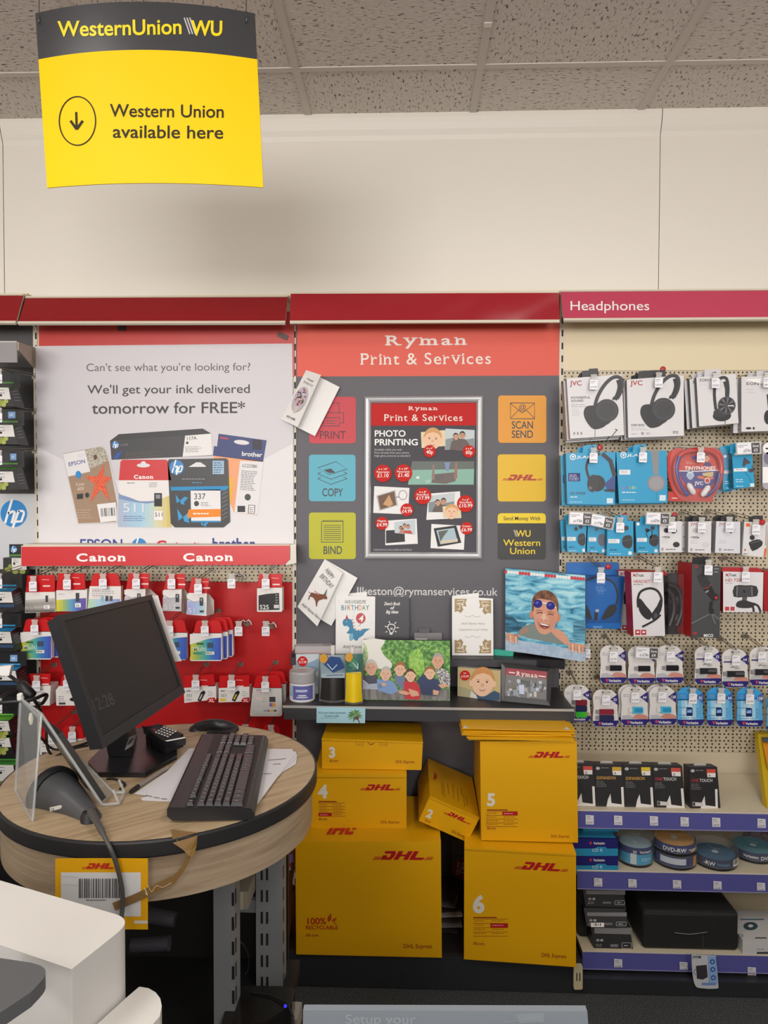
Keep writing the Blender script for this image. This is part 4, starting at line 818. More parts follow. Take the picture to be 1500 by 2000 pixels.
# ---- the two dark shelves
SH = M('2f2d31', .45); SHF = M('3a3a3d', .4)
ZM, YMF = .8745, 2.46
x0, x1 = at(552, 1380, YMF).x, at(1121, 1385, YMF).x
t = thing('display_shelf', 'wide dark grey shelf with a silver front line above the yellow boxes', 'shelf', ((x0+x1)/2, 2.6, ZM-.04))
b = B(); b.bbox((x0, YMF+.004, ZM-.02), (x1, YW-.008, ZM), SH); b.build('shelf_board', t)
b = B(); b.bbox((x0, YMF, ZM-.008), (x1, YMF+.0035, ZM), M('c9c6c2', .3, .4)); b.build('silver_edge', t)
b = B(); b.bbox((x0+.004, YMF+.002, ZM-.048), (x1+.001, YMF+.012, ZM-.0085), SHF); b.build('front_strip', t)
for x in (x0, x1-.004):
    b = B(); b.prism([(x, YMF+.02, ZM-.021), (x, YW-.008, ZM-.021), (x, YW-.008, ZM-.09), (x, YW-.06, ZM-.07), (x, YMF+.02, ZM-.03)], (.004, 0, 0), SH); b.build('bracket', t)
ZU, YUF = 1.0020, 2.62
u0, u1 = at(568, 1285, YUF).x, at(1104, 1290, YUF).x
t = thing('display_shelf', 'shallow dark upper shelf carrying the greeting cards and swimmer print', 'shelf', ((u0+u1)/2, 2.66, ZU-.03))
b = B(); b.bbox((u0, YUF+.003, ZU-.012), (u1, YW-.008, ZU), SH); b.build('shelf_board', t)
b = B(); b.bbox((u0+.004, YUF, ZU-.027), (u1, YUF+.003, ZU-.002), M('3f3d41', .45)); b.build('front_strip', t)
b = B(); b.prism([(u0, YUF, ZU+.014), (u0, YW-.008, ZU+.014), (u0, YW-.008, ZU-.05), (u0, YUF+.06, ZU-.04), (u0, YUF, ZU-.03)], (.004, 0, 0), SH); b.build('bracket', t)
b = B(); rd = random.Random(8)                                 # torn black film hanging off the right end
pts = [(u1-.10+i*.012, rd.uniform(-.004, .003), rd.uniform(-.012, -.002)) for i in range(9)]
for i in range(8):
    a, c = pts[i], pts[i+1]; b.add([(a[0], YUF-.001+a[1]-.003, ZU+.0015), (c[0], YUF-.001+c[1]-.003, ZU+.0015), (c[0], YUF-.004+c[1], ZU-.026+c[2]*.5), (a[0], YUF-.004+a[1], ZU-.026+a[2]*.5)], [(0, 1, 2, 3)], M('262528', .25))
b.build('torn_film', t)
# ---- things on the upper shelf
def on(px, py, z): return atz(px, py, z)
def stand(px, pyb, z, yaw=0, tilt=0):
    """plane of an upright board whose lower edge passes through (px, pyb) at height z"""
    p = atz(px, pyb, z); s = PL(px, pyb, p.y, yaw, tilt); return s
t = thing('greeting_card', 'dinosaur birthday card with a red number 4 balloon standing on the upper shelf', 'card', at(694, 1275, 2.66)); pl = stand(694, 1277, ZU, 0, 6)
b = B(); slab(b, pl, [(662, 1161), (716, 1156), (717, 1276), (662, 1277)], .0006, CARD, h=-.02); b.build('back_leaf', t)
b = B(); slab(b, pl, [(656, 1163), (733, 1165), (732, 1277), (655.5, 1277)], .0006, CARD); TL = M('2a7fa8', .5); TL2 = M('7fb6cc', .5)
b.art(pl, D([(650, 660), (665, 645), (700, 640), (730, 650), (745, 680), (750, 730), (775, 755), (820, 760), (850, 740), (915, 740), (870, 770), (845, 805), (800, 835), (792, 855), (765, 855), (755, 835), (735, 855), (715, 855), (712, 815), (720, 790), (700, 790), (682, 775), (700, 765), (712, 740), (705, 720), (680, 725), (655, 710), (645, 685)]), TL, 1)
b.art(pl, D([(722, 790), (745, 785), (750, 820), (738, 850), (718, 850)]), TL2, 2); b.art(pl, D([(668, 712), (700, 712), (690, 722), (675, 722)]), WHITE, 2); b.ell(pl, 540+683/5, 1080+672/5, 1.2, 1.2, WHITE, 2, n=8); b.ell(pl, 540+683/5, 1080+672/5, .7, .7, BLACK, 3, n=8)
for x, y in ((740, 650), (752, 680), (755, 712), (770, 740), (800, 750), (828, 748)): b.art(pl, D([(x-8, y+8), (x+2, y-12), (x+10, y+8)]), M('c98a86'), .7)
b.art(pl, D([(672, 645), (687, 600), (702, 645)]), M('c2403c'), 2); b.ell(pl, 540+823/5, 1080+638/5, 9.4, 10.4, M('b8202a', .4), 1); b.text(pl, '4', 704.5, 1214, 13, WHITE, 2, al='c', bold=2, sh=.2); b.line(pl, D([(823, 690), (818, 705), (800, 712)]), .7, GT, 1)
b.text(pl, 'HAVE A ROARSOME', 673.5, 1179, 7.5, GT, 1, wd=41)
for i, (ch, c) in enumerate(zip('BIRTHDAY', ('3f8aa0', '4a9a8c', 'd0603e', '3f8aa0', '3a6f8c', 'd8803a', '6a9a4a', '3f7a86'))): b.text(pl, ch, 666+i*7.3+(.0 if i < 2 else -2.5), 1191.5, 10, M(c, .5), 1, bold=1.2, wd=None if ch == 'I' else 6.4)
b.text(pl, 'Add Name Here', 669, 1266, 6.5, GT, 1, wd=58, sh=.2); rd = random.Random(2)
for i in range(12): b.ell(pl, rd.uniform(659, 730), rd.uniform(1170, 1255), .6, .6, GT, .5, n=6)
b.build('front_leaf', t)
t = thing('notebook', 'black notebook with white light bulb drawing beside the dinosaur card', 'notebook', at(766, 1275, 2.68)); pl = stand(766, 1277, ZU, 0, 5)
b = B(); slab(b, pl, [(733.6, 1164), (799, 1166), (799, 1274), (733, 1274)], .012, M('35343a', .45), M('d8d4cc', .6)); L = lambda P, w=1.2, c=False: b.line(pl, D(P), w, WHITE, 1, c)
b.text(pl, "Dave's Book", 765.5, 1182, 6.5, WHITE, 1, al='c', wd=31, sh=.25, bold=1.5); b.text(pl, 'of', 765.5, 1190, 6.5, WHITE, 1, al='c', sh=.25, bold=1.5); b.text(pl, 'Big Ideas', 765.5, 1198, 6.5, WHITE, 1, al='c', wd=24, sh=.25, bold=1.5)
L(curve([(1106, 775), (1104, 755), (1088, 735), (1092, 705), (1120, 695), (1150, 705), (1158, 730), (1142, 755), (1138, 775)], 3), 1.5); L([(1104, 780), (1138, 780)], 1.6); L([(1106, 792), (1132, 792)], 2); L([(1114, 735), (1134, 735), (1130, 745), (1116, 745)], 1, True)
for a, c in (((1098, 665), (1108, 688)), ((1170, 675), (1152, 692)), ((1195, 730), (1168, 730)), ((1172, 772), (1155, 762)), ((1065, 775), (1082, 765)), ((1058, 715), (1080, 722))): L([a, c], 1.4)
b.build('cover', t); b = B(); slab(b, pl, [(799, 1215), (801, 1215), (801, 1222), (799, 1222)], .008, BLACK, h=-.002); b.build('clasp', t)
t = thing('acrylic_block', 'clear acrylic block with small metal top behind the family print', 'photo block', at(838, 1262, 2.68)); pl = stand(838, 1276, ZU)
b = B(); slab(b, pl, [(809, 1236), (863, 1236), (863, 1276), (809, 1276)], .015, M('9d9a9c', .1, alpha=.75)); b.rect(pl, 811, 1247, 834, 1252, M('dcd6d4'), 1); b.build('block', t)
b = B(); slab(b, pl, [(818, 1227), (839, 1227), (839, 1236), (818, 1236)], .012, M('8b8a8d', .2, .5), h=.002); b.build('clip', t)
t = thing('greeting_card', 'white wedding card with gold corner scrolls standing on the upper shelf', 'card', at(923, 1279, 2.63)); pl = stand(923, 1281, ZU, 0, 4)
b = B(); slab(b, pl, [(884, 1164), (935.6, 1158), (937, 1276), (885, 1276)], .0006, CARD, h=-.01); b.build('back_leaf', t)
b = B(); slab(b, pl, [(882.8, 1164), (963, 1169), (963.7, 1280.5), (883, 1280)], .0006, CARD); GO = M('a1865a', .4); W = lambda P: [(800+x/4.1667, 1080+y/4.1667) for x, y in P]
for (cx, cy, sx, sy) in ((888, 1169.5, 1, 1), (959, 1172.5, -1, 1), (888, 1275.5, 1, -1), (959, 1276, -1, -1)):
    q_ = lambda P: [(cx+x*sx, cy+y*sy) for x, y in P]
    b.art(pl, q_([(0, 0), (24, 0), (21, 8), (23, 15), (14, 14), (17, 21), (12, 28), (6, 24), (0, 26)]), GO, 1)
    for P in ([(4, 4), (18, 3), (15, 9), (6, 8)], [(3, 10), (9, 11), (10, 20), (5, 20)], [(12, 11), (18, 11), (13, 13)]): b.line(pl, q_(curve(P, 3)), 1.5, M('e8dfc9'), 2)
for y in (1203, 1243): b.line(pl, curve([(908, y), (916, y+2), (923, y-1), (930, y+2), (938, y)], 3), .8, M('a9a6a2'), 1)
b.text(pl, 'Add Name Here', 923, 1220, 5, M('a09a92'), 1, al='c', wd=46, sh=.4); b.text(pl, 'Congratulations on your wedding', 923.5, 1231.5, 4.5, M('a09a92'), 1, al='c', wd=57, sh=.3); b.build('front_leaf', t)
pl = stand(984, 1281, ZU, -18); b = B(); slab(b, pl, [(964, 1268), (1003, 1272.5), (1001.6, 1282), (964, 1279.5)], .02, M('3fae98', .35)); tag(b.build('eraser'), 'small teal block lying between the wedding card and the swimmer print', 'block')
def pad(name, label, x0, y0, x1, y1, z, d, m, top=None, cat='notepad'):
    p = atz((x0+x1)/2, y1, z); s = PL((x0+x1)/2, y1, p.y); q = B(); f = [s.p(x0, y0), s.p(x1, y0), s.p(x1, y1), s.p(x0, y1)]; q.prism(f, (0, d, 0), M(m, .5))
    if top: q.add([f[0]+Vector((.004, .004, EPS)), f[1]+Vector((-.03, .004, EPS)), f[1]+Vector((-.03, d*.6, EPS)), f[0]+Vector((.004, d*.6, EPS))], [(0, 1, 2, 3)], M(top, .5))
    o = q.build(name); tag(o, label, cat); return o
pad('notepad', 'pink and grey pad at the bottom of the small pile on the shelf left end', 575, 1271, 650, 1277, ZU, .06, 'cfb8b8')
pad('notepad', 'white topped pad on the small pile at the shelf left end', 576, 1262, 646, 1271, ZU+.011, .05, 'bdb7ba', 'e2dfe0')
# swimmer canvas
t = thing('canvas_print', 'large square canvas print of a laughing boy swimmer with blue goggles', 'canvas print', at(1065, 1285, 2.6)); pl = PL(1065, 1200, 2.635, -21)
WATER = noisy('printed_water', [(.3, '1f5f80'), (.42, '4d9fc0'), (.55, '86c6da'), (.7, 'b4dfe6')], scale=(14, 14, 46), nscale=1.2, detail=4, rough=.45, distort=.8)
b = B(); slab(b, pl, [(987, 1110), (1143, 1124), (1142, 1292), (987, 1269.6)], .02, WATER, M('6d9fb4', .5)); K = 1
V = lambda P: [(800+x/4.1667, 1080+y/4.1667) for x, y in P]
b.art(pl, V([(780, 490), (840, 520), (880, 560), (960, 570), (900, 640), (800, 650), (780, 640)]), noisy('printed_deep_water', [(.35, '1b4660'), (.6, '3f86a6')], scale=(10, 10, 40), nscale=2, rough=.45), K)
b.art(pl, V([(1330, 560), (1430, 545), (1430, 720), (1330, 700)]), noisy('printed_deep_water_2', [(.35, '2a5f7c'), (.6, '5fa3bd')], scale=(10, 10, 60), nscale=2, rough=.45), K)
for i in range(28):
    x = 783+i*23.4; y = 153+i*2.15; c = 'c8303a' if i in (0, 5, 6, 7, 8, 14, 15, 16, 17, 23, 24, 25, 26, 27) else 'e3e6e8'; b.ell(pl, 800+x/4.1667, 1080+y/4.1667, 2.9, 3.6, M(c, .4), K+1, n=10)
SKB, SKD, SKL = M('d59b80', .45), M('a88474', .45), M('e6b8a0', .45)
b.art(pl, V([(880, 650), (920, 600), (1000, 572), (1060, 600), (1160, 610), (1240, 630), (1290, 690), (1300, 730), (1240, 745), (1080, 715), (960, 690)]), M('7f8a84', .45), K+2)
b.art(pl, V([(1120, 610), (1200, 615), (1260, 650), (1295, 700), (1310, 740), (1270, 745), (1200, 690)]), SKB, K+3); b.art(pl, V([(900, 630), (960, 600), (970, 640), (900, 670)]), SKD, K+3)
b.art(pl, V([(780, 690), (1430, 800), (1430, 885), (780, 790)]), noisy('printed_board', [(.4, '9fb4cc'), (.6, 'b4c6da')], nscale=60, rough=.5), K+4)
b.art(pl, V(curve([(1005, 480), (1010, 420), (1040, 370), (1110, 355), (1180, 385), (1205, 440), (1205, 520), (1185, 590), (1150, 640), (1105, 663), (1060, 650), (1025, 590)], 3, True)), SKB, K+5)
for x, y in ((994, 500), (1211, 528)): b.ell(pl, 800+x/4.1667, 1080+y/4.1667, 4, 8, M('c98468', .45), K+4, 6)
b.art(pl, V(curve([(1000, 470), (998, 400), (1015, 345), (1070, 305), (1130, 305), (1190, 345), (1213, 420), (1208, 490), (1195, 430), (1165, 392), (1110, 378), (1050, 372), (1020, 400), (1010, 470)], 2, True)), noisy('printed_hair', [(.35, '4a2c1e'), (.6, '8a5634')], nscale=120, scale=(1, 1, .3), rough=.5), K+6)
b.art(pl, V([(1125, 470), (1195, 470), (1195, 560), (1150, 630), (1120, 600), (1140, 540)]), M('cd8f74', .45), K+6)
b.line(pl, V([(1010, 405), (1030, 400), (1100, 405), (1170, 430), (1195, 445)]), 2.2, M('e2e4f0', .4), K+7)
for x, y, r in ((1046, 412, -10), (1150, 428, 12)): b.ell(pl, 800+x/4.1667, 1080+y/4.1667, 8.6, 8, M('2c2f86', .25), K+8, r); b.ell(pl, 798.4+x/4.1667, 1078+y/4.1667, 3.5, 2.2, M('5a62b8', .25), K+9, -20, 10)
for P in ([(1035, 490), (1055, 481), (1085, 488)], [(1125, 500), (1145, 493), (1170, 503)]): b.line(pl, V(P), 1.8, M('5a3024'), K+8)
for P in ([(1030, 470), (1055, 462), (1085, 472)], [(1122, 482), (1150, 474), (1178, 488)]): b.line(pl, V(P), 1.5, M('9a6248'), K+8)
b.art(pl, V([(1085, 490), (1105, 490), (1120, 540), (1095, 548), (1070, 538)]), SKL, K+7); b.ell(pl, 800+1078/4.1667, 1080+541/4.1667, 1.4, .9, M('8a4a38'), K+8, n=8); b.ell(pl, 800+1108/4.1667, 1080+544/4.1667, 1.4, .9, M('8a4a38'), K+8, n=8)
b.art(pl, V(curve([(1057, 567), (1100, 575), (1140, 585), (1130, 608), (1100, 618), (1070, 600)], 3, True)), M('7a2a28'), K+7); b.art(pl, V([(1062, 568), (1100, 577), (1136, 586), (1130, 594), (1095, 588), (1068, 580)]), WHITE, K+8); b.art(pl, V([(1080, 603), (1100, 598), (1120, 608), (1100, 615)]), M('c2665e'), K+8)
b.line(pl, V(curve([(1045, 555), (1052, 585), (1066, 612)], 3)), 1, M('a86a52'), K+8); b.ell(pl, 800+1045/4.1667, 1080+545/4.1667, 5, 4, M('dd8f7c', .45), K+6.5)
for (x, y, n, dx, s) in ((800, 650, 4, 22, 1), (1300, 728, 5, 27, 1)):                      # fingers over the board edge
    b.art(pl, V([(x-10, y-2), (x+n*dx-10, y+n*3), (x+n*dx+2, y+30+n*2), (x-8, y+30)]), SKB, K+8)
    for i in range(n): P = (800+(x+i*dx+3)/4.1667, 1080+(y+38+i*5)/4.1667); b.ell(pl, P[0], P[1], 2.9, 8.2, SKL if i % 2 else SKB, K+9+i*.1, -8, 12); b.ell(pl, P[0]-.3, P[1]+6, 1.4, 1.6, M('e9c6b4'), K+10, 0, 8); b.line(pl, [(P[0]+2.6, P[1]-6), (P[0]+2.4, P[1]+5)], .7, M('a86a52'), K+10)
b.art(pl, V([(850, 660), (905, 665), (910, 680), (860, 688)]), SKB, K+8); b.build('canvas', t)
# ---- things on the main shelf
def canvas_family():
    t = thing('canvas_print', 'wide canvas print of a family leaning together in front of trees', 'canvas print', at(795, 1367, 2.5)); pl = stand(795, 1368, ZM, 0, 3)
    TREE = noisy('printed_trees', [(.3, '2f5a2c'), (.5, '5d9448'), (.68, '9cc46c')], nscale=95, detail=5, rough=.3)
    b = B(); slab(b, pl, [(710, 1249.5), (879, 1251.5), (879, 1369.5), (708.5, 1366.5)], .018, TREE, M('2a2a28', .5))
    S = lambda P: [(540+x/5, 1080+y/5) for x, y in P]
    b.art(pl, S(curve([(850, 848), (1060, 850), (1020, 930), (1060, 1010), (1130, 1080), (1100, 1140), (1000, 1130), (880, 1090), (848, 1000)], 2, True)), M('e6e4dc', .3), 1)
    b.art(pl, S(curve([(848, 880), (880, 920), (895, 1000), (880, 1060), (848, 1080)], 2, True)), noisy('printed_leaves', [(.35, '7fa06a'), (.65, 'c6d6a8')], nscale=110, rough=.3), 2)
    b.art(pl, S(curve([(1320, 960), (1400, 940), (1440, 1050), (1430, 1180), (1320, 1170), (1290, 1060)], 2, True)), noisy('printed_light_leaves', [(.35, '76ae44'), (.65, 'aad56c')], nscale=120, rough=.3), 2)
    b.art(pl, S([(842, 1330), (1690, 1330), (1690, 1440), (842, 1428)]), noisy('printed_bench', [(.4, '6d6a68'), (.6, '8d8a88')], scale=(1, 1, .2), nscale=90, rough=.3), 3)
    Wd = lambda P, m, k: b.art(pl, S(P), M(m, .35), k)
    G = lambda P: [((x/4.1667+260)*5, y*1.2) for x, y in P]
    Wd([(845, 1190), (900, 1200), (975, 1190), (1010, 1250), (990, 1330), (845, 1310)], '4d4f5c', 4); Wd([(842, 1230), (900, 1280), (1030, 1270), (1060, 1300), (1000, 1330), (842, 1330)], 'c6ccd8', 5)
    for i in range(4): b.line(pl, S([(842, 1255+i*20), (900, 1290+i*12), (1030, 1280+i*10)]), .8, M('6d7a94'), 6)
    Wd([(980, 1230), (1040, 1235), (1110, 1240), (1170, 1290), (1190, 1350), (1120, 1380), (990, 1340)], '7f9cc8', 6); Wd([(1150, 1190), (1230, 1190), (1280, 1240), (1330, 1310), (1340, 1350), (1250, 1340), (1160, 1270)], '6f7f9c', 6)
    Wd([(1240, 1260), (1300, 1240), (1370, 1265), (1405, 1330), (1400, 1430), (1260, 1425)], 'c9363c', 7)
    b.art(pl, S(G([(60, 1040), (100, 990), (160, 1010), (230, 1030), (260, 1100), (220, 1150), (110, 1130)])), M('3a4468', .35), 7); b.art(pl, S(G([(210, 950), (260, 935), (310, 960), (330, 1010), (330, 1090), (260, 1080), (230, 1010)])), noisy('printed_plaid', [(.45, '6f6d72'), (.55, 'd6d2d0')], nscale=170, rough=.35), 6)
    b.art(pl, S(G([(80, 1090), (200, 1110), (240, 1130), (230, 1160), (100, 1150)])), M('36405f', .35), 9)
    for P in (S([(1020, 1270), (1060, 1265), (1075, 1290), (1040, 1300)]), S([(1190, 1340), (1260, 1345), (1310, 1370), (1270, 1385), (1200, 1370)]), S([(1290, 1320), (1380, 1350), (1395, 1390), (1320, 1400), (1300, 1370)]), S(G([(230, 1070), (290, 1060), (320, 1080), (260, 1100)])), S(G([(190, 1110), (240, 1120), (230, 1155), (190, 1150)]))): b.art(pl, P, M('dba98c', .35), 10)
    for cx, cy, rx, ry, sk, hr, rt, hd in ((725, 1304, 11, 15, 'd6a488', 'c2bdb6', -6, 0), (753.5, 1316, 10, 13.5, 'e0b49c', 'bdbab8', 4, .1), (781.5, 1307, 10, 13.5, 'e3b598', 'a9683f', 8, .3), (801.5, 1319, 9.5, 12.5, 'e6bc9e', '5f3c28', -4, .8), (839.5, 1314, 9.5, 12.5, 'e6bb9c', '9a6a40', -2, 0), (855, 1291, 10.5, 15, 'd8a486', 'a8a29c', 3, 0)):
        facep(b, pl, cx, cy, rx, ry, sk, hr, 12, rt, hd)
    b.build('canvas', t)
canvas_family()
t = thing('photo_block', 'clear photo block with a smiling toddler print and red price sticker', 'photo block', at(935, 1367, 2.5)); pl = PL(935, 1335, 2.573, -23)
b = B(); slab(b, pl, [(894, 1303), (977.5, 1310), (977, 1370), (893.6, 1360)], .022, M('cdb98a', .15), M('b9b4a4', .12, alpha=.8)); q_ = lambda P: [(800+x/4.1667, 1080+y/4.1667) for x, y in P]
b.art(pl, q_([(395, 1080), (520, 1120), (520, 1185), (395, 1163)]), M('b0a888', .15), 1); b.art(pl, q_([(500, 1190), (510, 1130), (580, 1150), (640, 1150), (690, 1120), (735, 1140), (735, 1202)]), M('4a5f7a', .15), 2); b.art(pl, q_([(490, 1190), (500, 1120), (540, 1150), (560, 1195)]), M('dcd8d0', .15), 3)
facep(b, pl, 943, 1333, 22.5, 27, 'eec5a4', 'd0935a', 5, 2); badge(b, pl, 909, 1318.5, 9.8, [('4x6"', -3, 3, 6), ('£10.99', 4, 4.6, 15)], 10); b.build('block', t)
t = thing('framed_photo', 'black photo frame showing a shop front print, at the right end of the shelf', 'photo frame', at(1028, 1377, 2.5)); pl = PL(1028, 1338, 2.535, -17, 12)
fo, fi = [(980, 1295), (1077, 1306), (1075, 1378), (980, 1369)], [(987.7, 1304), (1069, 1311.6), (1067.6, 1367), (985.5, 1358.5)]
b = B(); FB = M('1a1a1d', .35)
for i in range(4):
    j = (i+1) % 4; b.prism([pl.p(*fo[i], .006), pl.p(*fo[j], .006), pl.p(*fi[j], .004), pl.p(*fi[i], .004)], -pl.n*.012, FB)
b.prism([pl.p(1020, 1320, -.004), pl.p(1036, 1320, -.004), pl.p(1036, 1376, -.05), pl.p(1020, 1376, -.05)], Vector((0, .002, 0)), FB); b.build('frame', t)
b = B(); b.art(pl, fi, M('76716f', .5), 0); b.art(pl, [(987.7, 1304), (1069, 1311.6), (1069, 1326), (987, 1317)], M('9c3440', .5), 1); ryman(b, pl, 1029, 1321.5, 8.5, 42, k=3, rot=6); b.line(pl, [(994, 1313), (1006, 1314.5)], 2, TXT, 2); b.line(pl, [(1052, 1320), (1066, 1322)], 2, TXT, 2)
rd = random.Random(5)
for i in range(46):
    x, y = rd.uniform(989, 1062), rd.uniform(1324, 1356); w_, h_ = rd.uniform(3, 9), rd.uniform(4, 12); b.art(pl, [(x, y), (x+w_, y+.6), (x+w_, min(1364, y+h_)), (x, min(1363, y+h_))], M(rd.choice(('3c3b3e', '8f9aa6', 'a9a6a2', '55575c', 'b8c0d0', '6d6f66', 'c9c4c0')), .5), 1+i*.05)
b.art(pl, [(1014, 1337), (1024, 1338), (1024, 1356), (1014, 1355)], M('a9b6d6', .25), 5); b.build('photo', t)
pl = PL(600, 1320, 2.611, 0, 0); t = thing('photo_block', 'pale sea photo block with red price sticker behind the white paint tub', 'photo block', pl.p(600, 1368)); b = B(); slab(b, pl, [(578, 1278), (623, 1277), (622, 1360), (580, 1360)], .006, M('cdd8de', .2), M('aab2b6', .15))
b.art(pl, [(579, 1290), (600, 1296), (622, 1286), (622, 1310), (600, 1318), (579, 1306)], M('8fa9bf', .2), 1); b.art(pl, [(579, 1318), (600, 1314), (622, 1322), (622, 1340), (579, 1340)], M('a8bccb', .2), 1); badge(b, pl, 591, 1291.5, 10, [('8x6"', -3, 3, 7), ('£17.99', 4, 5, 15)], 2); b.build('block', t)
def tub():
    c = atz(591, 1366, ZM); c.y -= .004; s = 1440/ c.y; r = 25.5/s
    t = thing('paint_tub', 'white acrylic paint tub with grey lid at the left end of the shelf', 'paint tub', (c.x, c.y, ZM)); b = B(); hgt = 38/s*1.02
    b.lathe((c.x, c.y, ZM), [(r*.9, 0), (r*.98, .004), (r*.98, hgt*.92), (r*.94, hgt)], M('e9e6e6', .35), 36); 
    a0, a1 = math.radians(-150), math.radians(-20)
    def lab(a0, a1, z0, z1, m, k): b.grid(lambda u, v: Vector((c.x+(r*.98+k*EPS)*math.cos(a0+(a1-a0)*u), c.y+(r*.98+k*EPS)*math.sin(a0+(a1-a0)*u), ZM+hgt*(z0+(z1-z0)*v))), 14, 1, m)
    lab(math.radians(-175), math.radians(-10), .12, .86, M('dfe3ea', .35), 1); lab(math.radians(-128), math.radians(-30), .16, .86, M('6466a8', .35), 2); lab(math.radians(-172), math.radians(-130), .3, .85, M('9cc0cc', .35), 2); lab(math.radians(-112), math.radians(-60), .56, .68, M('b9c0dc', .35), 3); lab(math.radians(-100), math.radians(-66), .36, .41, WHITE, 3); lab(math.radians(-108), math.radians(-58), .27, .31, WHITE, 3)
    b.build('tub', t); b = B(); b.lathe((c.x, c.y, ZM+hgt), [(r*1.0, -.004), (r*1.02, .002), (r*1.02, .030), (r*.97, .036), (r*.9, .036), (r*.86, .033), (0.0001, .033)], M('a9a7a8', .3), 36); b.build('lid', t)
tub()
def pouch(label, x0, x1, y0, y1, col, yl, cap, ypx, capd):
    pl = stand((x0+x1)/2, ypx, ZM); t = thing('paint_pouch', label, 'paint pouch', pl.p((x0+x1)/2, ypx)); b = B(); cx = (x0+x1)/2; w_ = (x1-x0)/2
    def bag(ya, yb, m, k, inset):
        def f(u, v):
            y = ya+(yb-ya)*v; tt = (y-y0)/(y1-y0); ww = w_*(1-.12*math.sin(PI*tt)-inset); h = (.004+.017*tt)*math.sin(PI*u)+k*EPS
            return pl.p(cx+(2*u-1)*ww, y, h)
        b.grid(f, 12, 8, m)
    bag(y0, y1, M('b5b4b0', .12, alpha=.25), 1, 0); bag(yl, y1-5, M(col, .3), 6, .05); bag(y0+1, yl+1, M('8fa3ac' if col != 'e6c413' else '3f6f68', .3), 3, .02)
    bk = [pl.p(x0, y0, -.001), pl.p(x1, y0, -.001), pl.p(x1, y1, -.012), pl.p(x0, y1, -.012)]; b.face(bk, M('9a9a98', .2, alpha=.5))
    pq = PL.three(pl.p(cx, y0, .017), pl.r, pl.u)
    b.ell(pq, x0+9, y0+8, 8, 9, M('d39a3a', .3), 1); b.art(pq, [(x0+10, y0+20), (x0+22, y0+4), (x1-14, y0+6), (x1-5, y0+26), (cx, y0+36)] if col != 'e6c413' else [(x0+8, y0+24), (cx-2, y0+8), (x1-8, y0+18), (x1-10, y0+32)], M('2c4a80' if col != 'e6c413' else '4f8a6a', .3), 2)
    b.line(pq, [(x0+16, y0+18), (x0+26, y0+30), (cx+8, y0+20)], 1.6, M('c6d2de', .3), 3); b.art(pq, [(x0+4, y0+38), (x1-4, y0+36), (x1-5, yl+2), (x0+5, yl+2)], M('9fb2c0' if col != 'e6c413' else 'd9c25a', .3), 1); b.line(pq, [(x0+14, yl-3), (x1-8, yl-4)], 1.2, INK, 3)
    b.build('bag', t); b = B(); c = pl.p(cap, y0, -.002); s = 1440/pl.o.y; b.lathe(c, [(.006, -.004), (.006, .002), (.0085, .003), (.0085, capd/s), (.007, capd/s+.001)], M('dedbd6', .35), 16); b.build('cap', t)
pouch('clear stand-up pouch of black paint beside the white tub', 623, 678, 1278, 1370, '23211f', 1322, 650, 1369, 17)
pouch('clear stand-up pouch of yellow paint beside the family print', 673, 709, 1276, 1374, 'e6c413', 1313, 688, 1373, 12)
# voucher
pl = PL(665, 1396, YMF-.002); b = B(); slab(b, pl, [(618.5, 1381), (713.5, 1382), (713, 1412.5), (618, 1412)], .0008, M('a9d3e0', .45)); b.text(pl, 'Print your travel documents', 622, 1394, 4.5, M('3a5a78'), 1, wd=53, bold=.6); b.text(pl, 'in-store today', 634, 1400, 4.5, M('3a5a78'), 1, wd=28, bold=.6); b.lines(pl, 627, 1402, 670, 1, 3, M('6f93a4'), 1, .8)
b.line(pl, [(696, 1400), (703, 1412)], 2, M('7a5640'), 1); PG = [M('5f8f5a'), M('4a7a54'), M('8aa860')]
for i, a in enumerate((-175, -150, -120, -85, -55, -30, 0, 165, 140, 20, 100)): c_, s_ = math.cos(math.radians(a)), math.sin(math.radians(a)); b.art(pl, [(693, 1396), (693+7*c_-2.2*s_, 1396+7*s_+2.2*c_), (min(712.5, 693+16*c_), min(1411.5, 1396+14*s_+2)), (693+8*c_+2*s_, 1396+8*s_-2*c_)], PG[i % 3], 1+i*.1)
b.ell(pl, 697, 1402, 4, 3.6, M('6a4632'), 3, n=12); tag(b.build('voucher'), 'small pale blue leaflet with palm tree stuck to the dark shelf front', 'leaflet')
# ---- yellow parcel boxes
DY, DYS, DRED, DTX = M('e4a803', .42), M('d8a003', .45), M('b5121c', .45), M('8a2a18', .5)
DW = M('dedad0', .5)
def parcel(label, P, Y, d, yaw=0, art=None, topart=None, flap=None, name='parcel_box', roll=0, top=True, pl=None):
    """carton: front corners in photo pixels (tl, tr, br, bl) on a plane; its body runs back by d"""
    c = (sum(p[0] for p in P)/4, sum(p[1] for p in P)/4); pl = pl or PL(c[0], c[1], Y, yaw); f = [pl.p(*p) for p in P]
    t = thing(name, label, 'parcel box', (f[2]+f[3])/2); off = -pl.n*d; b = B()
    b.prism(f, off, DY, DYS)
    if art: art(b, pl)
    up = (f[0]-f[3]).normalized(); rt = (f[1]-f[0]).normalized()
    if topart: topart(b, PL.three(f[0]+up*EPS, rt, -pl.n))
    b.build('carton', t)
    if flap:                                                    # lid overhanging the front edge a little
        b = B(); a, c_, h = flap; g = [f[0]+up*a+pl.n*.004, f[1]+up*c_+pl.n*.004, f[1]+up*(c_*.5)-rt*.004+off*.97, f[0]+up*(a*.5)+off*.97+rt*.004]
        b.prism(g, up*.002, DY); b.prism([g[0], g[1], g[1]-up*h, g[0]-up*h], -pl.n*.002, DY); b.build('lid_flap', t)
    return t, f, pl
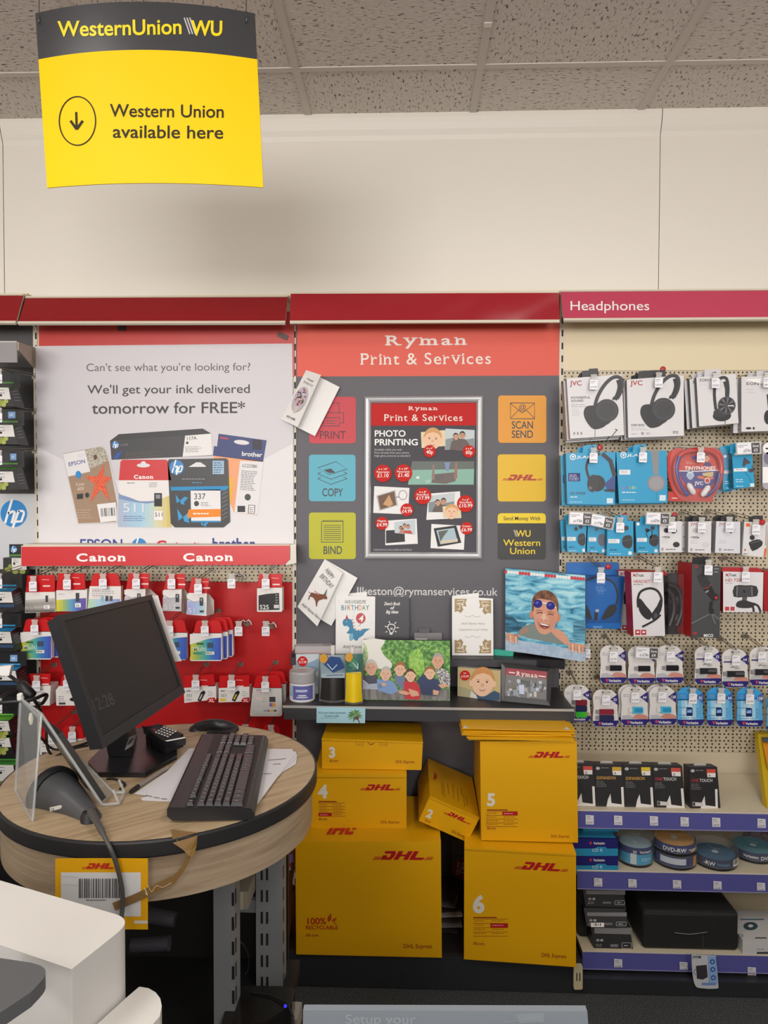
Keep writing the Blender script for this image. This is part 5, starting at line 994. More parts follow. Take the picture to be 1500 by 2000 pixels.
def base_pl(x0, y0, x1, y1, z):
    p, q = atz(x0, y0, z), atz(x1, y1, z); return PL.three(p, q-p, (0, 0, 1))
def table(b, pl, x, y, w, row, hi, k=1, rot=0):
    b.line(pl, [(x, y), (x+w*.68, y)], 2.2, DTX, k); rh = 7.6*w/62
    for i in range(5): b.line(pl, [(x, y+3+rh*i), (x+w, y+3+rh*i)], .8, DTX, k)
    for i in range(4):
        b.lines(pl, x+2, y+5.5+rh*i, x+w*.4, 1, 3, M('a06a1a'), k, 1.4, i+3); b.lines(pl, x+w*.54, y+5.5+rh*i, x+w*.95, 1, 3, M('a06a1a'), k, 1.4, i+9)
    i, j = hi; b.art(pl, [(x+w*.5*j, y+3.3+rh*i), (x+w*.5*(j+1), y+3.3+rh*i), (x+w*.5*(j+1), y+3+rh*(i+1)), (x+w*.5*j, y+3+rh*(i+1))], DRED, k+1); b.lines(pl, x+w*.5*j+3, y+5.8+rh*i, x+w*.5*(j+1)-3, 1, 3, M('e8b0a0'), k+2, 1.5, 4)
def express(b, pl, x, y, h, rot=0, w=None): b.text(pl, 'DHL Express', x, y, h, DTX, 1, al='r', wd=w, bold=.7, rot=rot)
def num(b, pl, ch, x, y, h, rot=0): b.text(pl, ch, x, y, h, DW, 1, bold=4.5, rot=rot)
def art100(b, pl):
    dhl(b, pl, 727, 1679, 116, 0.3, 1); b.text(pl, '100%', 597, 1805, 13, DRED, 1, wd=40, bold=1.4); b.text(pl, 'RECYCLABLE', 597, 1815, 7.6, DRED, 1, wd=63, bold=1.6); b.text(pl, 'dhl.com', 597, 1829, 6.4, DTX, 1, wd=25, bold=.8); express(b, pl, 844, 1852, 8.5, .5, 56)
    for cx, cy, l, w_, r in ((644, 1792, 8.5, 3.4, -75), (653.5, 1796, 6, 2.6, -40), (655, 1803.5, 3.8, 1.6, -5)):
        P = [(cx-l, cy), (cx-l*.3, cy-w_), (cx+l, cy), (cx-l*.3, cy+w_)]; b.art(pl, spin(curve(P, 3, True), cx, cy, r), DRED, 1); b.line(pl, spin([(cx-l*.7, cy), (cx+l*.6, cy)], cx, cy, r), .8, DY, 2)
def top100(b, pl): dhl(b, pl, 621, 1630, 92, 0, 1, flip=True, h=20)
t1, f1, _ = parcel('largest yellow parcel box printed 100% recyclable, on the plinth at left', [(577, 1643), (861, 1644), (863, 1870.5), (578.5, 1864)], 2.36, .35, -1, art100, top100, pl=base_pl(578.5, 1864, 863, 1870.5, ZP+.0025))
z1 = f1[0].z
def art4(b, pl): num(b, pl, '4', 622, 1558, 25.5); dhl(b, pl, 702, 1543.5, 78, 0, 1); table(b, pl, 622, 1565.5, 52, 4, (3, 0)); b.text(pl, 'dhl.com', 622, 1602, 5.4, DTX, 1, wd=17, bold=.8); express(b, pl, 780, 1608, 5.5, 0, 37)
t4, f4, _ = parcel('yellow parcel box printed 4, middle of the left hand pile', [(612, 1517), (794, 1516.5), (794, 1619), (607, 1618)], 2.446, .27, 0, art4, None, (.010, .008, .010), pl=base_pl(607, 1618, 794, 1619, z1+.001))
def art3(b, pl):
    num(b, pl, '3', 642, 1479, 20); b.text(pl, 'dhl.com', 643, 1488, 5.4, DTX, 1, wd=17, bold=.8); express(b, pl, 809.5, 1490.5, 5.8, .4, 37)
    for x in (695, 741): b.art(pl, [(x, 1445), (x+16, 1446), (x+15, 1456), (x+1, 1455)], DYS, 1); b.line(pl, [(x, 1445), (x+1, 1455), (x+15, 1456), (x+16, 1446)], .7, M('a87804'), 2)
    b.ell(pl, 725, 1448, 7, 7, M('8a6204'), 1, 0, 12, 0, 180); b.ell(pl, 725, 1446.5, 7, 6, DY, 2, 0, 12, 0, 180)
parcel('flat yellow parcel box printed 3, top of the left hand pile under the shelf', [(628.5, 1444), (826, 1450.5), (823, 1504), (629, 1501.6)], 2.485, .20, -2.5, art3, None, (.002, .002, .003), pl=base_pl(629, 1501.6, 823, 1504, f4[0].z+.013))
def art6(b, pl): dhl(b, pl, 1003, 1697, 104, 3.2, 1); num(b, pl, '6', 923, 1781, 33, 2); table(b, pl, 924, 1792, 68, 4, (1, 1), 1); b.text(pl, 'dhl.com', 924, 1845, 6.4, DTX, 1, wd=22, bold=.8, rot=3); express(b, pl, 1106, 1871.5, 8, 3.5, 49)
def top6(b, pl):
    for i, x in enumerate((996, 1002, 1006, 1018, 1026, 1033, 1040, 1046, 1052)): b.art(pl, [(x, 1648), (x+1.6, 1648), (x+1.8, 1653), (x+.2, 1653)], DTX, 1)
t6, f6, _ = parcel('tall yellow parcel box printed 6, standing on the plinth at right', [(907, 1659), (1125, 1670), (1125, 1889), (906, 1873.5)], 2.327, .36, -4.5, art6, None, (.006, .003, .004), pl=base_pl(906, 1873.5, 1125, 1889, ZP+.0025))
def art5(b, pl): dhl(b, pl, 1031, 1480, 80, 0, 1); num(b, pl, '5', 951, 1573, 24); table(b, pl, 951, 1582, 60, 4, (0, 1)); b.line(pl, [(951, 1586), (951, 1614)], .8, DTX, 1); b.text(pl, 'dhl.com', 951, 1620, 5.4, DTX, 1, wd=17, bold=.8); express(b, pl, 1112, 1636, 6, 0, 36)
t5, f5, _ = parcel('square yellow parcel box printed 5, stacked on the box printed 6', [(937.5, 1448), (1126.5, 1448), (1129, 1646), (940, 1641)], 2.379, .32, -1.5, art5, pl=base_pl(940, 1641, 1129, 1646, max(f6[0].z, f6[1].z)+.009))
def box2():
    P = [(839.6, 1555), (937, 1597), (912.5, 1645), (818, 1603)]
    pl = PL(878, 1600, 2.385, 0, -3)
    def a(b, p):
        num(b, p, '2', 831.5, 1594, 16, 23); b.text(p, 'dhl.com', 829.5, 1603, 4.6, DTX, 1, wd=12, rot=23, bold=.8); dhl(b, p, 866, 1588, 55, 24, 1); express(b, p, 906.5, 1636.5, 6, 23.5, 28)
    t, f, pl = parcel('small tilted yellow parcel box printed 2, wedged between the two piles', P, 2.385, .30, 0, a, None, None, pl=pl)
    up = (f[0]-f[3]).normalized(); rt = (f[1]-f[0]).normalized(); pt = PL.three(f[0]+up*EPS, rt, -pl.n); b = B(); dhl(b, pt, 849, 1507, 17, 100, 1, h=6)
    for x, y, l in ((862, 1527, 26), (866, 1530, 28), (874, 1530, 22), (884, 1531, 30), (893, 1540, 26), (900, 1540, 14), (905, 1552, 24), (910, 1555, 20)): b.line(pt, [(x, y), (x+2.5, y+l)], 1.3, M('a8701a'), 1)
    b.prism([f[0]+pl.n*.002-up*.001, f[1]+pl.n*.002-up*.001, f[1]+pl.n*.002-up*.006, f[0]+pl.n*.002-up*.006], pl.n*.001, DYS)
    b.build('lid_flap', t)
box2()
# ---- yellow envelopes on the box printed 5
rd = random.Random(11); z = max(f5[0].z, f5[1].z)+.001; N = 9
e0 = None; ENV = M('eaae04', .45)
for i in range(N):
    x0_, x1_ = at(914-(i > 2)*9+rd.uniform(-4, 4), 1440, 2.36).x, at(1120+rd.uniform(-5, 6), 1440, 2.36).x; yf = f5[0].y-.028+rd.uniform(0, .02)+i*.004; h = .0018+rd.random()*.0008; sag = rd.uniform(-.0015, .0015)
    b = B(); y1_ = yf+.29
    def f(u, v, zz): return Vector((x0_+(x1_-x0_)*u, yf+(y1_-yf)*v+.004*math.sin(u*5+i), zz+sag*math.sin(PI*u)*(1-v)*.6))
    b.grid(lambda u, v: f(u, v, z+h), 8, 2, ENV, False); b.grid(lambda u, v: f(u, 1-v, z), 8, 2, ENV, False)
    vs = [f(k/8, 0, z+q) for q in (0, h) for k in range(9)]; b.add(vs, [(k, k+1, k+10, k+9) for k in range(8)], ENV)
    vs = [f(s, v/2, z+q) for s in (0, 1) for q in (0, h) for v in range(3)]; b.add(vs, [(0, 3, 4, 1), (1, 4, 5, 2), (6, 7, 10, 9), (7, 8, 11, 10)], ENV)
    if i == N-1: b.add([f(.01, .01, z+h+.0005), f(.06, .01, z+h+.0005), f(.02, .12, z+h+.0005)], [(0, 1, 2)], DW); b.add([f(.93, .01, z+h+.0005), f(.99, .01, z+h+.0005), f(.97, .12, z+h+.0005)], [(0, 1, 2)], DW)
    o = b.build('envelope'); z += h+.0012
    w_ = ('bottom', 'second', 'third', 'fourth', 'fifth', 'sixth', 'seventh', 'eighth', 'top')[i]
    tag(o, 'yellow cardboard envelope, %s of the stack on the box printed 5' % (w_ if i in (0, N-1) else w_+' from the bottom'), 'envelope', 'yellow envelopes stacked on the box')
# ---- odds and ends in the gaps between boxes
pl = PL(890, 1690, YW-.02); b = B(); slab(b, pl, [(883, 1640), (930, 1640), (930, 1755), (883, 1755)], .004, M('6f6b6d', .5)); b.rect(pl, 883, 1671, 930, 1672.5, INK, 1); b.ell(pl, 903, 1697, 21, 20, M('a01d24', .4), 1); b.text(pl, 'Order', 898, 1708, 8, WHITE, 2, rot=-90, bold=.8); b.text(pl, 'Click', 907, 1706, 8, WHITE, 2, rot=-90, bold=.8); tag(b.build('leaflet'), 'dark leaflet with a red round badge in the gap between the big boxes', 'leaflet')
b = B(); z = ZP+.001; rd = random.Random(3)
for i in range(7):
    p = atz(888, 1850-i*8, z); q = Matrix.Rotation(rd.uniform(-.25, .35), 3, 'Z'); 
    b = B(); b.box((p.x-.02, 2.53+i*.015, z+.004), (.09, .16, .006), M(('2b2a2c', '8d8b8c', '3c3a3c', 'b0aeac', '2f2d2f', '77757a', '3a383a')[i], .5), q); z += .009
    tag(b.build('brochure'), 'dark brochure in the shadowy pile between the two big parcel boxes, %s' % ('lowest' if i == 0 else 'topmost' if i == 6 else ('second', 'third', 'fourth', 'fifth', 'sixth')[i-1]+' from below'), 'brochure', 'brochures between the boxes')
pl = PL(562, 1760, 2.40); t = thing('craft_pack', 'brown craft pack with purple top and small red badge left of the largest box', 'craft pack', pl.p(560, 1860)); b = B()
slab(b, pl, [(540, 1668), (574, 1668), (573, 1700), (566, 1740), (570, 1800), (560, 1862), (540, 1862)], .05, M('5e3a26', .35)); b.rect(pl, 540, 1668, 573, 1684, M('8f78ac', .4), 1); b.rect(pl, 540, 1684, 568, 1700, M('b9b0b0', .4), 1); b.ell(pl, 558, 1689, 10, 7, M('c03a40', .4), 2); b.rect(pl, 540, 1701, 562, 1727, M('5c9aa4', .4), 1); b.build('packet', t)
# ================================================================ right bay: headphones, accessories, discs
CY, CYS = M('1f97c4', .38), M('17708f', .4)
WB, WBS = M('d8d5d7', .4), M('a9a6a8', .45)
DK = M('2c2b2f', .4)
def carton(label, P, Y, d, front, side, art=None, yaw=0, tabp=None, tabm=None, group=None, name='headphone_box', cat='headphone box', alpha=None):
    c = (sum(p[0] for p in P)/len(P), sum(p[1] for p in P)/len(P)); pl = PL(c[0], c[1], Y, yaw); f = [pl.p(*p) for p in P]
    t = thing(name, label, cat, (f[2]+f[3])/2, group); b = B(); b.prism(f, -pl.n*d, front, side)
    if art: art(b, pl)
    b.build('carton', t)
    if tabp: b = B(); slab(b, pl, tabp, .002, tabm or DK, h=-.003); b.build('hang_tab', t)
    return t
def capf(b, pl, cx, cy, s, k=1, cord=False):
    """printed over-ear headphones; (cx, cy) is the near cup"""
    Q = lambda P: [(cx+x*s, cy+y*s) for x, y in P]; d1, d2, d3 = M('3b393e', .45), M('2e2c31', .45), M('4d4b51', .45)
    b.line(pl, Q(curve([(-26, 6), (-19, -24), (-6, -48), (8, -62), (19, -66), (28, -62), (30, -50), (27, -36), (20, -23)], 4)), 7*s, d1, k); b.line(pl, Q(curve([(22, -60), (25, -48), (22, -34), (16, -21)], 3)), 8*s, d2, k+1)
    b.art(pl, Q(curve([(-45, 8), (-42, -6), (-30, -10), (-18, -6), (-6, 18), (0, 26), (-10, 34), (-26, 36), (-38, 24)], 3, True)), d2, k+1)
    b.ell(pl, cx-8*s, cy+6*s, 22*s, 24*s, d2, k+2, 20); b.ell(pl, cx, cy, 23*s, 22.5*s, d1, k+3); b.ell(pl, cx, cy, 19*s, 18.5*s, d3, k+4); b.ell(pl, cx, cy, 17.5*s, 17*s, d1, k+5)
    b.line(pl, Q([(12, -21), (15, -27), (20, -24)]), 4*s, d2, k+2)
    if cord: b.line(pl, Q([(-23, 36), (-23, 52)]), 1*s, DK, k); b.line(pl, Q([(10, 50), (18, 40), (21, 38), (16, 36)]), 1.6*s, DK, k)
def jvc1(b, pl):
    b.text(pl, 'JVC', 1114, 753, 9.5, M('a9363c'), 1, wd=22, bold=1.6, rot=-1); b.text(pl, 'POWERFUL', 1115, 779, 4.6, INK, 1, wd=38, bold=1, rot=-1); b.text(pl, 'SOUND', 1115.5, 785, 4.6, INK, 1, wd=24, bold=1, rot=-1); b.lines(pl, 1116, 790, 1152, 2, 3.6, M('8d8b90'), 1, .9); b.lines(pl, 1117, 799, 1134, 5, 3, M('b5b3b8'), 1, .8)
    for i in range(3): b.rect(pl, 1120+i*7, 844, 1123+i*7, 849, M('8d8b90'), 1)
    capf(b, pl, 1185, 802, 1, 1, True)
def jvc2(b, pl):
    b.text(pl, 'JVC', 1232, 752.5, 9.5, M('a9363c'), 1, wd=23, bold=1.6, rot=-1); b.text(pl, 'DEEP BASS', 1232.5, 832.5, 4.4, INK, 1, wd=26, bold=1, rot=-.5); b.lines(pl, 1233, 836, 1270, 2, 3, M('a9a7ac'), 1, .8)
    b.lines(pl, 1233, 847, 1248, 1, 3, M('8d8b90'), 1, 1); b.ell(pl, 1255, 846.5, 2.2, 2.8, INK, 1); b.ell(pl, 1255, 846.5, 1.1, 1.8, WB, 2); b.lines(pl, 1262, 845, 1273, 2, 2.6, M('8d8b90'), 1, 1); b.lines(pl, 1314, 842, 1328, 2, 3, M('6d6b70'), 1, 1.6)
    capf(b, pl, 1295.5, 799.5, 1, 1)
j1 = carton('white headphone box printed with black headphones and cord, first on the top row', [(1106.6, 739), (1214.4, 731.4), (1219, 850), (1113.6, 857)], 2.55, .022, WB, WBS, jvc1, 0, [(1137, 738), (1138, 724), (1150, 723), (1151, 720), (1168, 719), (1170, 736)])
dup(j1, (-.005, .027, -.004), 'second white headphone box, behind the first one on the top row'); dup(j1, (-.003, .054, -.010), 'rearmost white headphone box behind the first one on the top row')
j2 = carton('white wireless headphone box, second on the top row', [(1224, 741.4), (1335.4, 733), (1336, 851), (1227, 855)], 2.55, .024, WB, WBS, jvc2, 0, [(1246, 740), (1248, 725), (1270, 723), (1300, 722), (1301, 735)])
dup(j2, (-.004, .028, -.003), 'white headphone box just behind the second one on the top row'); dup(j2, (-.008, .056, -.006), 'rearmost white headphone box behind the second one on the top row')
def sony(b, pl, x=1366, y=745):
    b.text(pl, 'SONY', x, y, 5.5, INK, 1, wd=24, bold=1, serif=.3); b.lines(pl, x, y+6, x+18, 1, 3, M('c9c7cc'), 1, .8)
    d1 = M('37363b', .45); b.line(pl, curve([(1398, 800), (1395, 770), (1398, 748), (1409, 738), (1419, 740), (1422, 758), (1421, 775)], 3), [6]*19, d1, 1); b.line(pl, [(1416, 745), (1420, 760), (1420, 776)], 8, d1, 2)
    b.ell(pl, 1410, 812, 18, 11, M('2b2a2e', .45), 1, -4); b.ell(pl, 1408, 806, 15, 9, d1, 2, -4); b.line(pl, [(1416, 822), (1416, 828)], 1.4, d1, 1); b.ell(pl, 1419, 792, 17.5, 17.5, M('56545a', .3), 3); b.ell(pl, 1419, 792, 15.5, 15.5, M('2f2e33', .3), 4)
    for a in range(0, 360, 45): b.art(pl, [(1419, 792), (1419+15*math.cos(math.radians(a)), 792+15*math.sin(math.radians(a))), (1419+15*math.cos(math.radians(a+18)), 792+15*math.sin(math.radians(a+18)))], M('6f6d73', .3), 5)
    b.line(pl, [(1421, 793), (1432, 792)], 1.6, WHITE, 6)
s1 = carton('slim white headphone box with a round metallic ear cup print', [(1360, 737), (1437, 730), (1442.6, 826.6), (1365.6, 833)], 2.54, .02, WB, M('57555a', .45), sony, 0, [(1376, 737), (1377, 722), (1409, 720), (1409, 733)], M('cfccd0', .2))
dup(s1, (-.014, .024, -.003), 'middle slim white headphone box behind the metallic ear cup one'); dup(s1, (-.022, .050, -.005), 'rearmost slim white headphone box behind the metallic ear cup one')
def sony2(b, pl):
    b.text(pl, 'SONY', 1457, 752, 5.5, INK, 1, wd=34, bold=1, serif=.3); b.lines(pl, 1457, 760, 1478, 2, 6, M('b5b3b8'), 1, 1); b.ell(pl, 1462, 836.5, 5.5, 2.4, INK, 1); b.ell(pl, 1472, 836.5, 2, 2.8, INK, 1); b.ell(pl, 1500, 815, 8, 14, DK, 1); b.line(pl, [(1503, 800), (1500, 770)], 6, DK, 1); b.art(pl, [(1452, 741), (1500, 739), (1530, 745), (1490, 750)], WHITE, 1.5)
s2 = carton('white headphone box cut by the right edge of the top row', [(1448, 736.4), (1560, 731), (1560, 840), (1448, 843.4)], 2.55, .022, WB, WBS, sony2, 0, [(1478, 737), (1479, 724), (1520, 722), (1520, 734)], M('cfccd0', .2))
dup(s2, (-.014, .03, -.002), 'white headphone box behind the one cut by the right edge')
def jlab(b, pl, x, y, w_): b.ell(pl, x, y, 6, 6, WHITE, 1, n=18); b.ell(pl, x, y, 4.4, 4.4, CY, 2, n=16); b.art(pl, [(x-3, y-2), (x+3, y-2), (x, y+3)], WHITE, 3); b.text(pl, 'JLAB', x+8, y+2.4, 5, WHITE, 1, wd=w_, bold=1.4, sh=.2)
def qr(b, pl, x0, y0, x1, y1): b.rect(pl, x0, y0, x1, y1, M('cfe2ea'), 1)
def bl1(b, pl):
    jlab(b, pl, 1119, 892.5, 26); d1 = M('3a383d', .45)
    b.line(pl, curve([(1152, 938), (1145, 914), (1152, 896), (1172, 886)], 3), 5, d1, 1); b.line(pl, [(1176, 886), (1192, 900), (1200.5, 930)], 8, d1, 1); b.art(pl, [(1197, 930), (1200.8, 932), (1200.3, 961), (1188, 960), (1180, 945)], M('3d4a86', .45), 1); b.art(pl, [(1178, 956), (1200, 955), (1200, 961), (1182, 960)], DK, 3)
    b.ell(pl, 1166, 944, 16, 16, DK, 3); b.ell(pl, 1158, 943, 11, 16, d1, 4, 8); b.art(pl, [(1147, 950), (1154, 938), (1160, 950), (1158, 962), (1150, 958)], d1, 4.6); b.ell(pl, 1152.5, 953, 3.4, 3.4, M('6f6d75'), 5)
    b.rect(pl, 1110, 924, 1133, 940, M('2e2f6e'), 1); b.lines(pl, 1112, 927, 1131, 4, 3.2, M('c9cbe6'), 2, 1.3); b.text(pl, 'GO WORK', 1113, 966, 5.5, DK, 1, wd=31, bold=1.2, sh=.2); b.lines(pl, 1114, 970, 1134, 1, 3, WHITE, 1, 1.4); b.lines(pl, 1113, 980, 1145, 1, 3, M('bfdfe9'), 1, 1.2); qr(b, pl, 1185, 973, 1197, 983)
q1 = carton('bright blue headphone box showing a padded headset, first on the second row', [(1105, 885), (1202.4, 882.6), (1200.4, 986), (1108, 985)], 2.55, .035, CY, CYS, bl1, 0, [(1138, 884), (1140, 870), (1165, 868), (1165, 883)], CY)
dup(q1, (-.010, .04, -.006), 'blue headphone box behind the first one on the second row')
def bl2(b, pl):
    jlab(b, pl, 1217.5, 889, 30); b.rect(pl, 1209.5, 917.5, 1231, 927, M('e6e6e8'), 1); b.lines(pl, 1213, 920, 1229, 2, 3, M('9a98a0'), 2, 1)
    g1 = M('8a888b', .45); b.art(pl, [(1271, 881), (1287, 881), (1286, 926), (1276, 926)], g1, 1); b.line(pl, [(1282, 930), (1282, 978)], .8, M('4f6f80'), 1); b.ell(pl, 1281.5, 943, 17.5, 16.5, M('6f8fb0', .45), 1); b.ell(pl, 1281.5, 944, 17, 16, g1, 2); b.ell(pl, 1281.5, 944, 14, 13, M('97959a', .45), 3)
    for i, c in enumerate(('d84a8a', 'b0428a', '8fc24a', 'd8d23a', '5fb0d0')): b.text(pl, 'JBUDS'[i], 1216+i*6.2, 955, 5.4, M(c), 1, bold=1.6)
    b.lines(pl, 1215, 961, 1252, 1, 3, WHITE, 1, 1.4); b.lines(pl, 1215, 976, 1248, 1, 3, M('bfdfe9'), 1, 1.2); qr(b, pl, 1288, 967, 1300, 978)
q2 = carton('bright blue headphone box with a grey ear cup, second on the second row', [(1203.5, 883.4), (1302, 880), (1304, 982), (1209, 983)], 2.55, .035, CY, CYS, bl2, 0, [(1236, 883), (1238, 869), (1262, 867), (1262, 881)], CY)
dup(q2, (-.006, .04, -.005), 'blue headphone box behind the grey ear cup one on the second row')
# bear shaped blister
t = thing('childrens_headphone_pack', 'red bear shaped blister of small childrens headphones on the second row', 'headphone pack', at(1355, 978, 2.55)); pl = PL(1358, 925, 2.56)
S7 = lambda P: [(1080+x/3.5714, 840+y/3.5714) for x, y in P]
b = B(); slab(b, pl, S7([(805, 430), (1120, 430), (1120, 500), (805, 495)]), .004, M('c43a36', .35), h=-.004); b.rect(pl, 1312, 972, 1323, 974, M('e6c9c0'), 1)
slab(b, pl, S7(curve([(800, 190), (830, 140), (890, 125), (940, 150), (1000, 125), (1060, 140), (1110, 120), (1165, 145), (1190, 200), (1185, 330), (1150, 420), (1090, 475), (900, 480), (840, 430), (805, 330)], 3, True)), .004, M('c8362f', .3))
pf_ = PL(1358, 925, 2.56-.0006)
b.art(pf_, S7([(890, 205), (940, 190), (1080, 190), (1130, 230), (1150, 270), (890, 275)]), M('cc3f33', .35), 1); b.art(pf_, S7(curve([(880, 300), (920, 280), (1150, 285), (1150, 330), (1100, 390), (1020, 410), (930, 380)], 3, True)), M('3a3a86', .35), 1)
b.line(pf_, S7([(880, 285), (1000, 288), (1155, 280)]), 1.6, WHITE, 2); b.text(pf_, 'TINYPHONES', 1337, 918, 7.4, WHITE, 3, wd=60, bold=2.2, rot=0); b.text(pf_, 'JVC', 1357, 947, 7, WHITE, 3, wd=16, bold=1.6); b.rect(pf_, 1351, 891, 1367, 897, M('3a4a96'), 2); b.lines(pf_, 1340, 902, 1365, 2, 3, M('e8b8b0'), 2, 1)
facep(b, pf_, 1380, 895, 5, 7, 'dba58c', '6a4434', 2); b.art(pf_, S7([(1045, 250), (1060, 225), (1095, 225), (1110, 252)]), M('3d3d78'), 2); facep(b, pf_, 1348, 929, 6.5, 8, 'a9bfd8', 'd8dce0', 2); b.art(pf_, S7([(1040, 300), (1120, 290), (1115, 325), (1050, 330)]), M('c9b27a'), 2); b.ell(pf_, 1381, 939, 5.5, 5.5, WHITE, 3); b.ell(pf_, 1381, 939, 4.3, 4.3, M('c8362f'), 4)
b.art(pf_, S7(curve([(1010, 320), (1120, 330), (1100, 345), (1020, 338)], 2, True)), M('d8704a'), 2); b.build('backing_card', t)
b = B(); pts = [pl.hit(*p)+pl.n*.012 for p in S7(curve([(905, 440), (862, 380), (842, 300), (850, 220), (900, 160), (1000, 140), (1100, 150), (1150, 200), (1165, 280), (1140, 380), (1085, 440)], 4))]
b.tube(pts, .009, M('c2302c', .3), 8); pts2 = [pl.hit(*p)+pl.n*.018 for p in S7(curve([(870, 185), (850, 250), (855, 330), (890, 410), (930, 455)], 4))]; b.tube(pts2, .007, M('3b3f8e', .3), 8)
pts2 = [pl.hit(*p)+pl.n*.016 for p in S7(curve([(1150, 300), (1130, 380), (1085, 440), (1050, 460)], 4))]; b.tube(pts2, .006, M('3a3a7a', .3), 8); b.build('headband', t)
for A_, ang in (((950, 410), 60), ((1050, 425), -55)):
    b = B(); c = pl.hit(*S7([A_])[0])+pl.n*.018; ax = (pl.r*math.cos(math.radians(ang))+pl.u*(-math.sin(math.radians(ang)))).normalized(); b.tube([c-ax*.022, c-ax*.014, c+ax*.014, c+ax*.022], [.004, .010, .010, .004], M('e2dcdc', .3), 12); b.build('ear_cup', t)
b = B(); slab(b, pl, S7(curve([(800, 190), (830, 120), (900, 100), (960, 140), (1040, 125), (1100, 105), (1170, 125), (1200, 200), (1190, 340), (1150, 430), (1090, 490), (900, 495), (835, 440), (800, 330)], 3, True)), .001, M('e6dcda', .08, alpha=.05), h=.03); b.build('clear_blister', t)
def bl3(b, pl):
    b.ell(pl, 1437, 886.5, 3, 3, WHITE, 1, n=14); b.art(pl, curve([(1450, 908), (1452, 897), (1455, 893), (1458, 897), (1465, 902), (1464, 906), (1458, 906), (1453, 912)], 2, True), M('4a3d4c', .45), 1); b.ell(pl, 1467, 919, 5, 4, M('4a3d4c', .45), 1); b.line(pl, [(1469, 908), (1470, 917)], 1.6, M('4a3d4c'), 1)
    b.line(pl, curve([(1454, 921), (1462, 931), (1468, 942)], 3), .8, M('1f4f6a'), 1); b.art(pl, [(1433, 915), (1459, 914), (1459, 920.5), (1433, 921)], M('e6e6e8'), 2); b.lines(pl, 1437, 916.5, 1456, 1, 3, M('b59aa6'), 3, 1.4); b.lines(pl, 1437, 936, 1455, 2, 4, M('bfdfe9'), 1, 1.6); b.lines(pl, 1438, 949, 1458, 1, 4, M('bfdfe9'), 1, 1.2); qr(b, pl, 1465, 944, 1473, 951)
q3 = carton('small blue earphone box, fourth item on the second row', [(1430, 885), (1469, 886), (1474, 950.6), (1433, 954)], 2.52, .03, CY, CYS, bl3, 0, [(1427, 886), (1427, 868), (1440, 864), (1466, 868), (1467, 886)], CY, name='earphone_box', cat='earphone box')
dup(q3, (-.016, .045, -.006), 'middle small blue earphone box behind the fourth item on the second row'); dup(q3, (-.024, .085, -.014), 'rearmost small blue earphone box behind the fourth item on the second row')
t = thing('earphone_pack', 'rounded clear earphone pack cut by the right edge of the second row', 'earphone pack', at(1510, 956, 2.55)); pl = PL(1512, 910, 2.55); b = B(); slab(b, pl, rr(1489, 864, 1545, 956, 10), .012, M('a9a6b0', .2)); b.ell(pl, 1500, 876, 10, 11, WHITE, 1); b.line(pl, [(1495, 876), (1506, 876)], 3, DK, 2); b.rect(pl, 1489.5, 912, 1544, 943, WHITE, 1); b.ell(pl, 1500, 895, 8, 12, M('77748a', .3), 1); b.build('shell', t)
# third row: earbuds
def bud_dark(x, y, w, h, case='2f2d31', big=False):
    def f(b, pl):
        m = M(case, .4); b.ell(pl, x+w*.5, y+h*.27, w*.10, h*.06, m, 1, 20, 14); b.ell(pl, x+w*.74, y+h*.2, w*.10, h*.07, m, 1, -20, 14)
        b.art(pl, curve([(x+w*.58, y+h*.6), (x+w*.62, y+h*.46), (x+w*.84, y+h*.4), (x+w*.97, y+h*.48), (x+w*.97, y+h*.72), (x+w*.82, y+h*.8), (x+w*.62, y+h*.72)], 2, True), m, 1); b.line(pl, [(x+w*.6, y+h*.58), (x+w*.95, y+h*.52)], 1, M('5f5d63'), 2)
        b.rect(pl, x+2, y+h*.52, x+w*.48, y+h*.64, M('e6e6e8'), 2); b.lines(pl, x+4, y+h*.55, x+w*.44, 2, 3, M('9a98a0'), 3, 1); b.lines(pl, x+5, y+h*.82, x+w*.5, 1, 3, M('16506a'), 1, 2); b.lines(pl, x+5, y+h*.94, x+w*.7, 1, 3, M('bfdfe9'), 1, 1.2); qr(b, pl, x+w*.82, y+h*.88, x+w*.96, y+h*.98)
    return f
def bud_light(x, y, w, h, c1, c2, brand='JVC', lab=True):
    def f(b, pl):
        m, m2 = M(c1, .4), M(c2, .4)
        if brand: b.text(pl, brand, x+5, y+8, 5.5, M('b05a60'), 1, wd=15, bold=1.2)
        b.ell(pl, x+w*.32, y+h*.3, w*.13, h*.08, m, 1, 10, 14); b.ell(pl, x+w*.68, y+h*.32, w*.14, h*.08, m, 1, -30, 14); b.line(pl, [(x+w*.6, y+h*.38), (x+w*.64, y+h*.3)], 3, m, 1); b.ell(pl, x+w*.78, y+h*.76, w*.16, h*.09, m2, 1, 0, 16)
        if lab: b.ell(pl, x+w*.3, y+h*.525, w*.2, h*.04, M('77757a'), 1); b.lines(pl, x+w*.12, y+h*.525, x+w*.48, 1, 3, WB, 2, 1.6)
        b.lines(pl, x+w*.1, y+h*.62, x+w*.5, 2, 4, M('b5b3b8'), 1, 1); b.ell(pl, x+w*.14, y+h*.91, 2, 3, INK, 1); b.ell(pl, x+w*.14, y+h*.91, 1, 2, WB, 2); b.lines(pl, x+w*.3, y+h*.9, x+w*.9, 1, 3, M('77757a'), 1, 2)
    return f
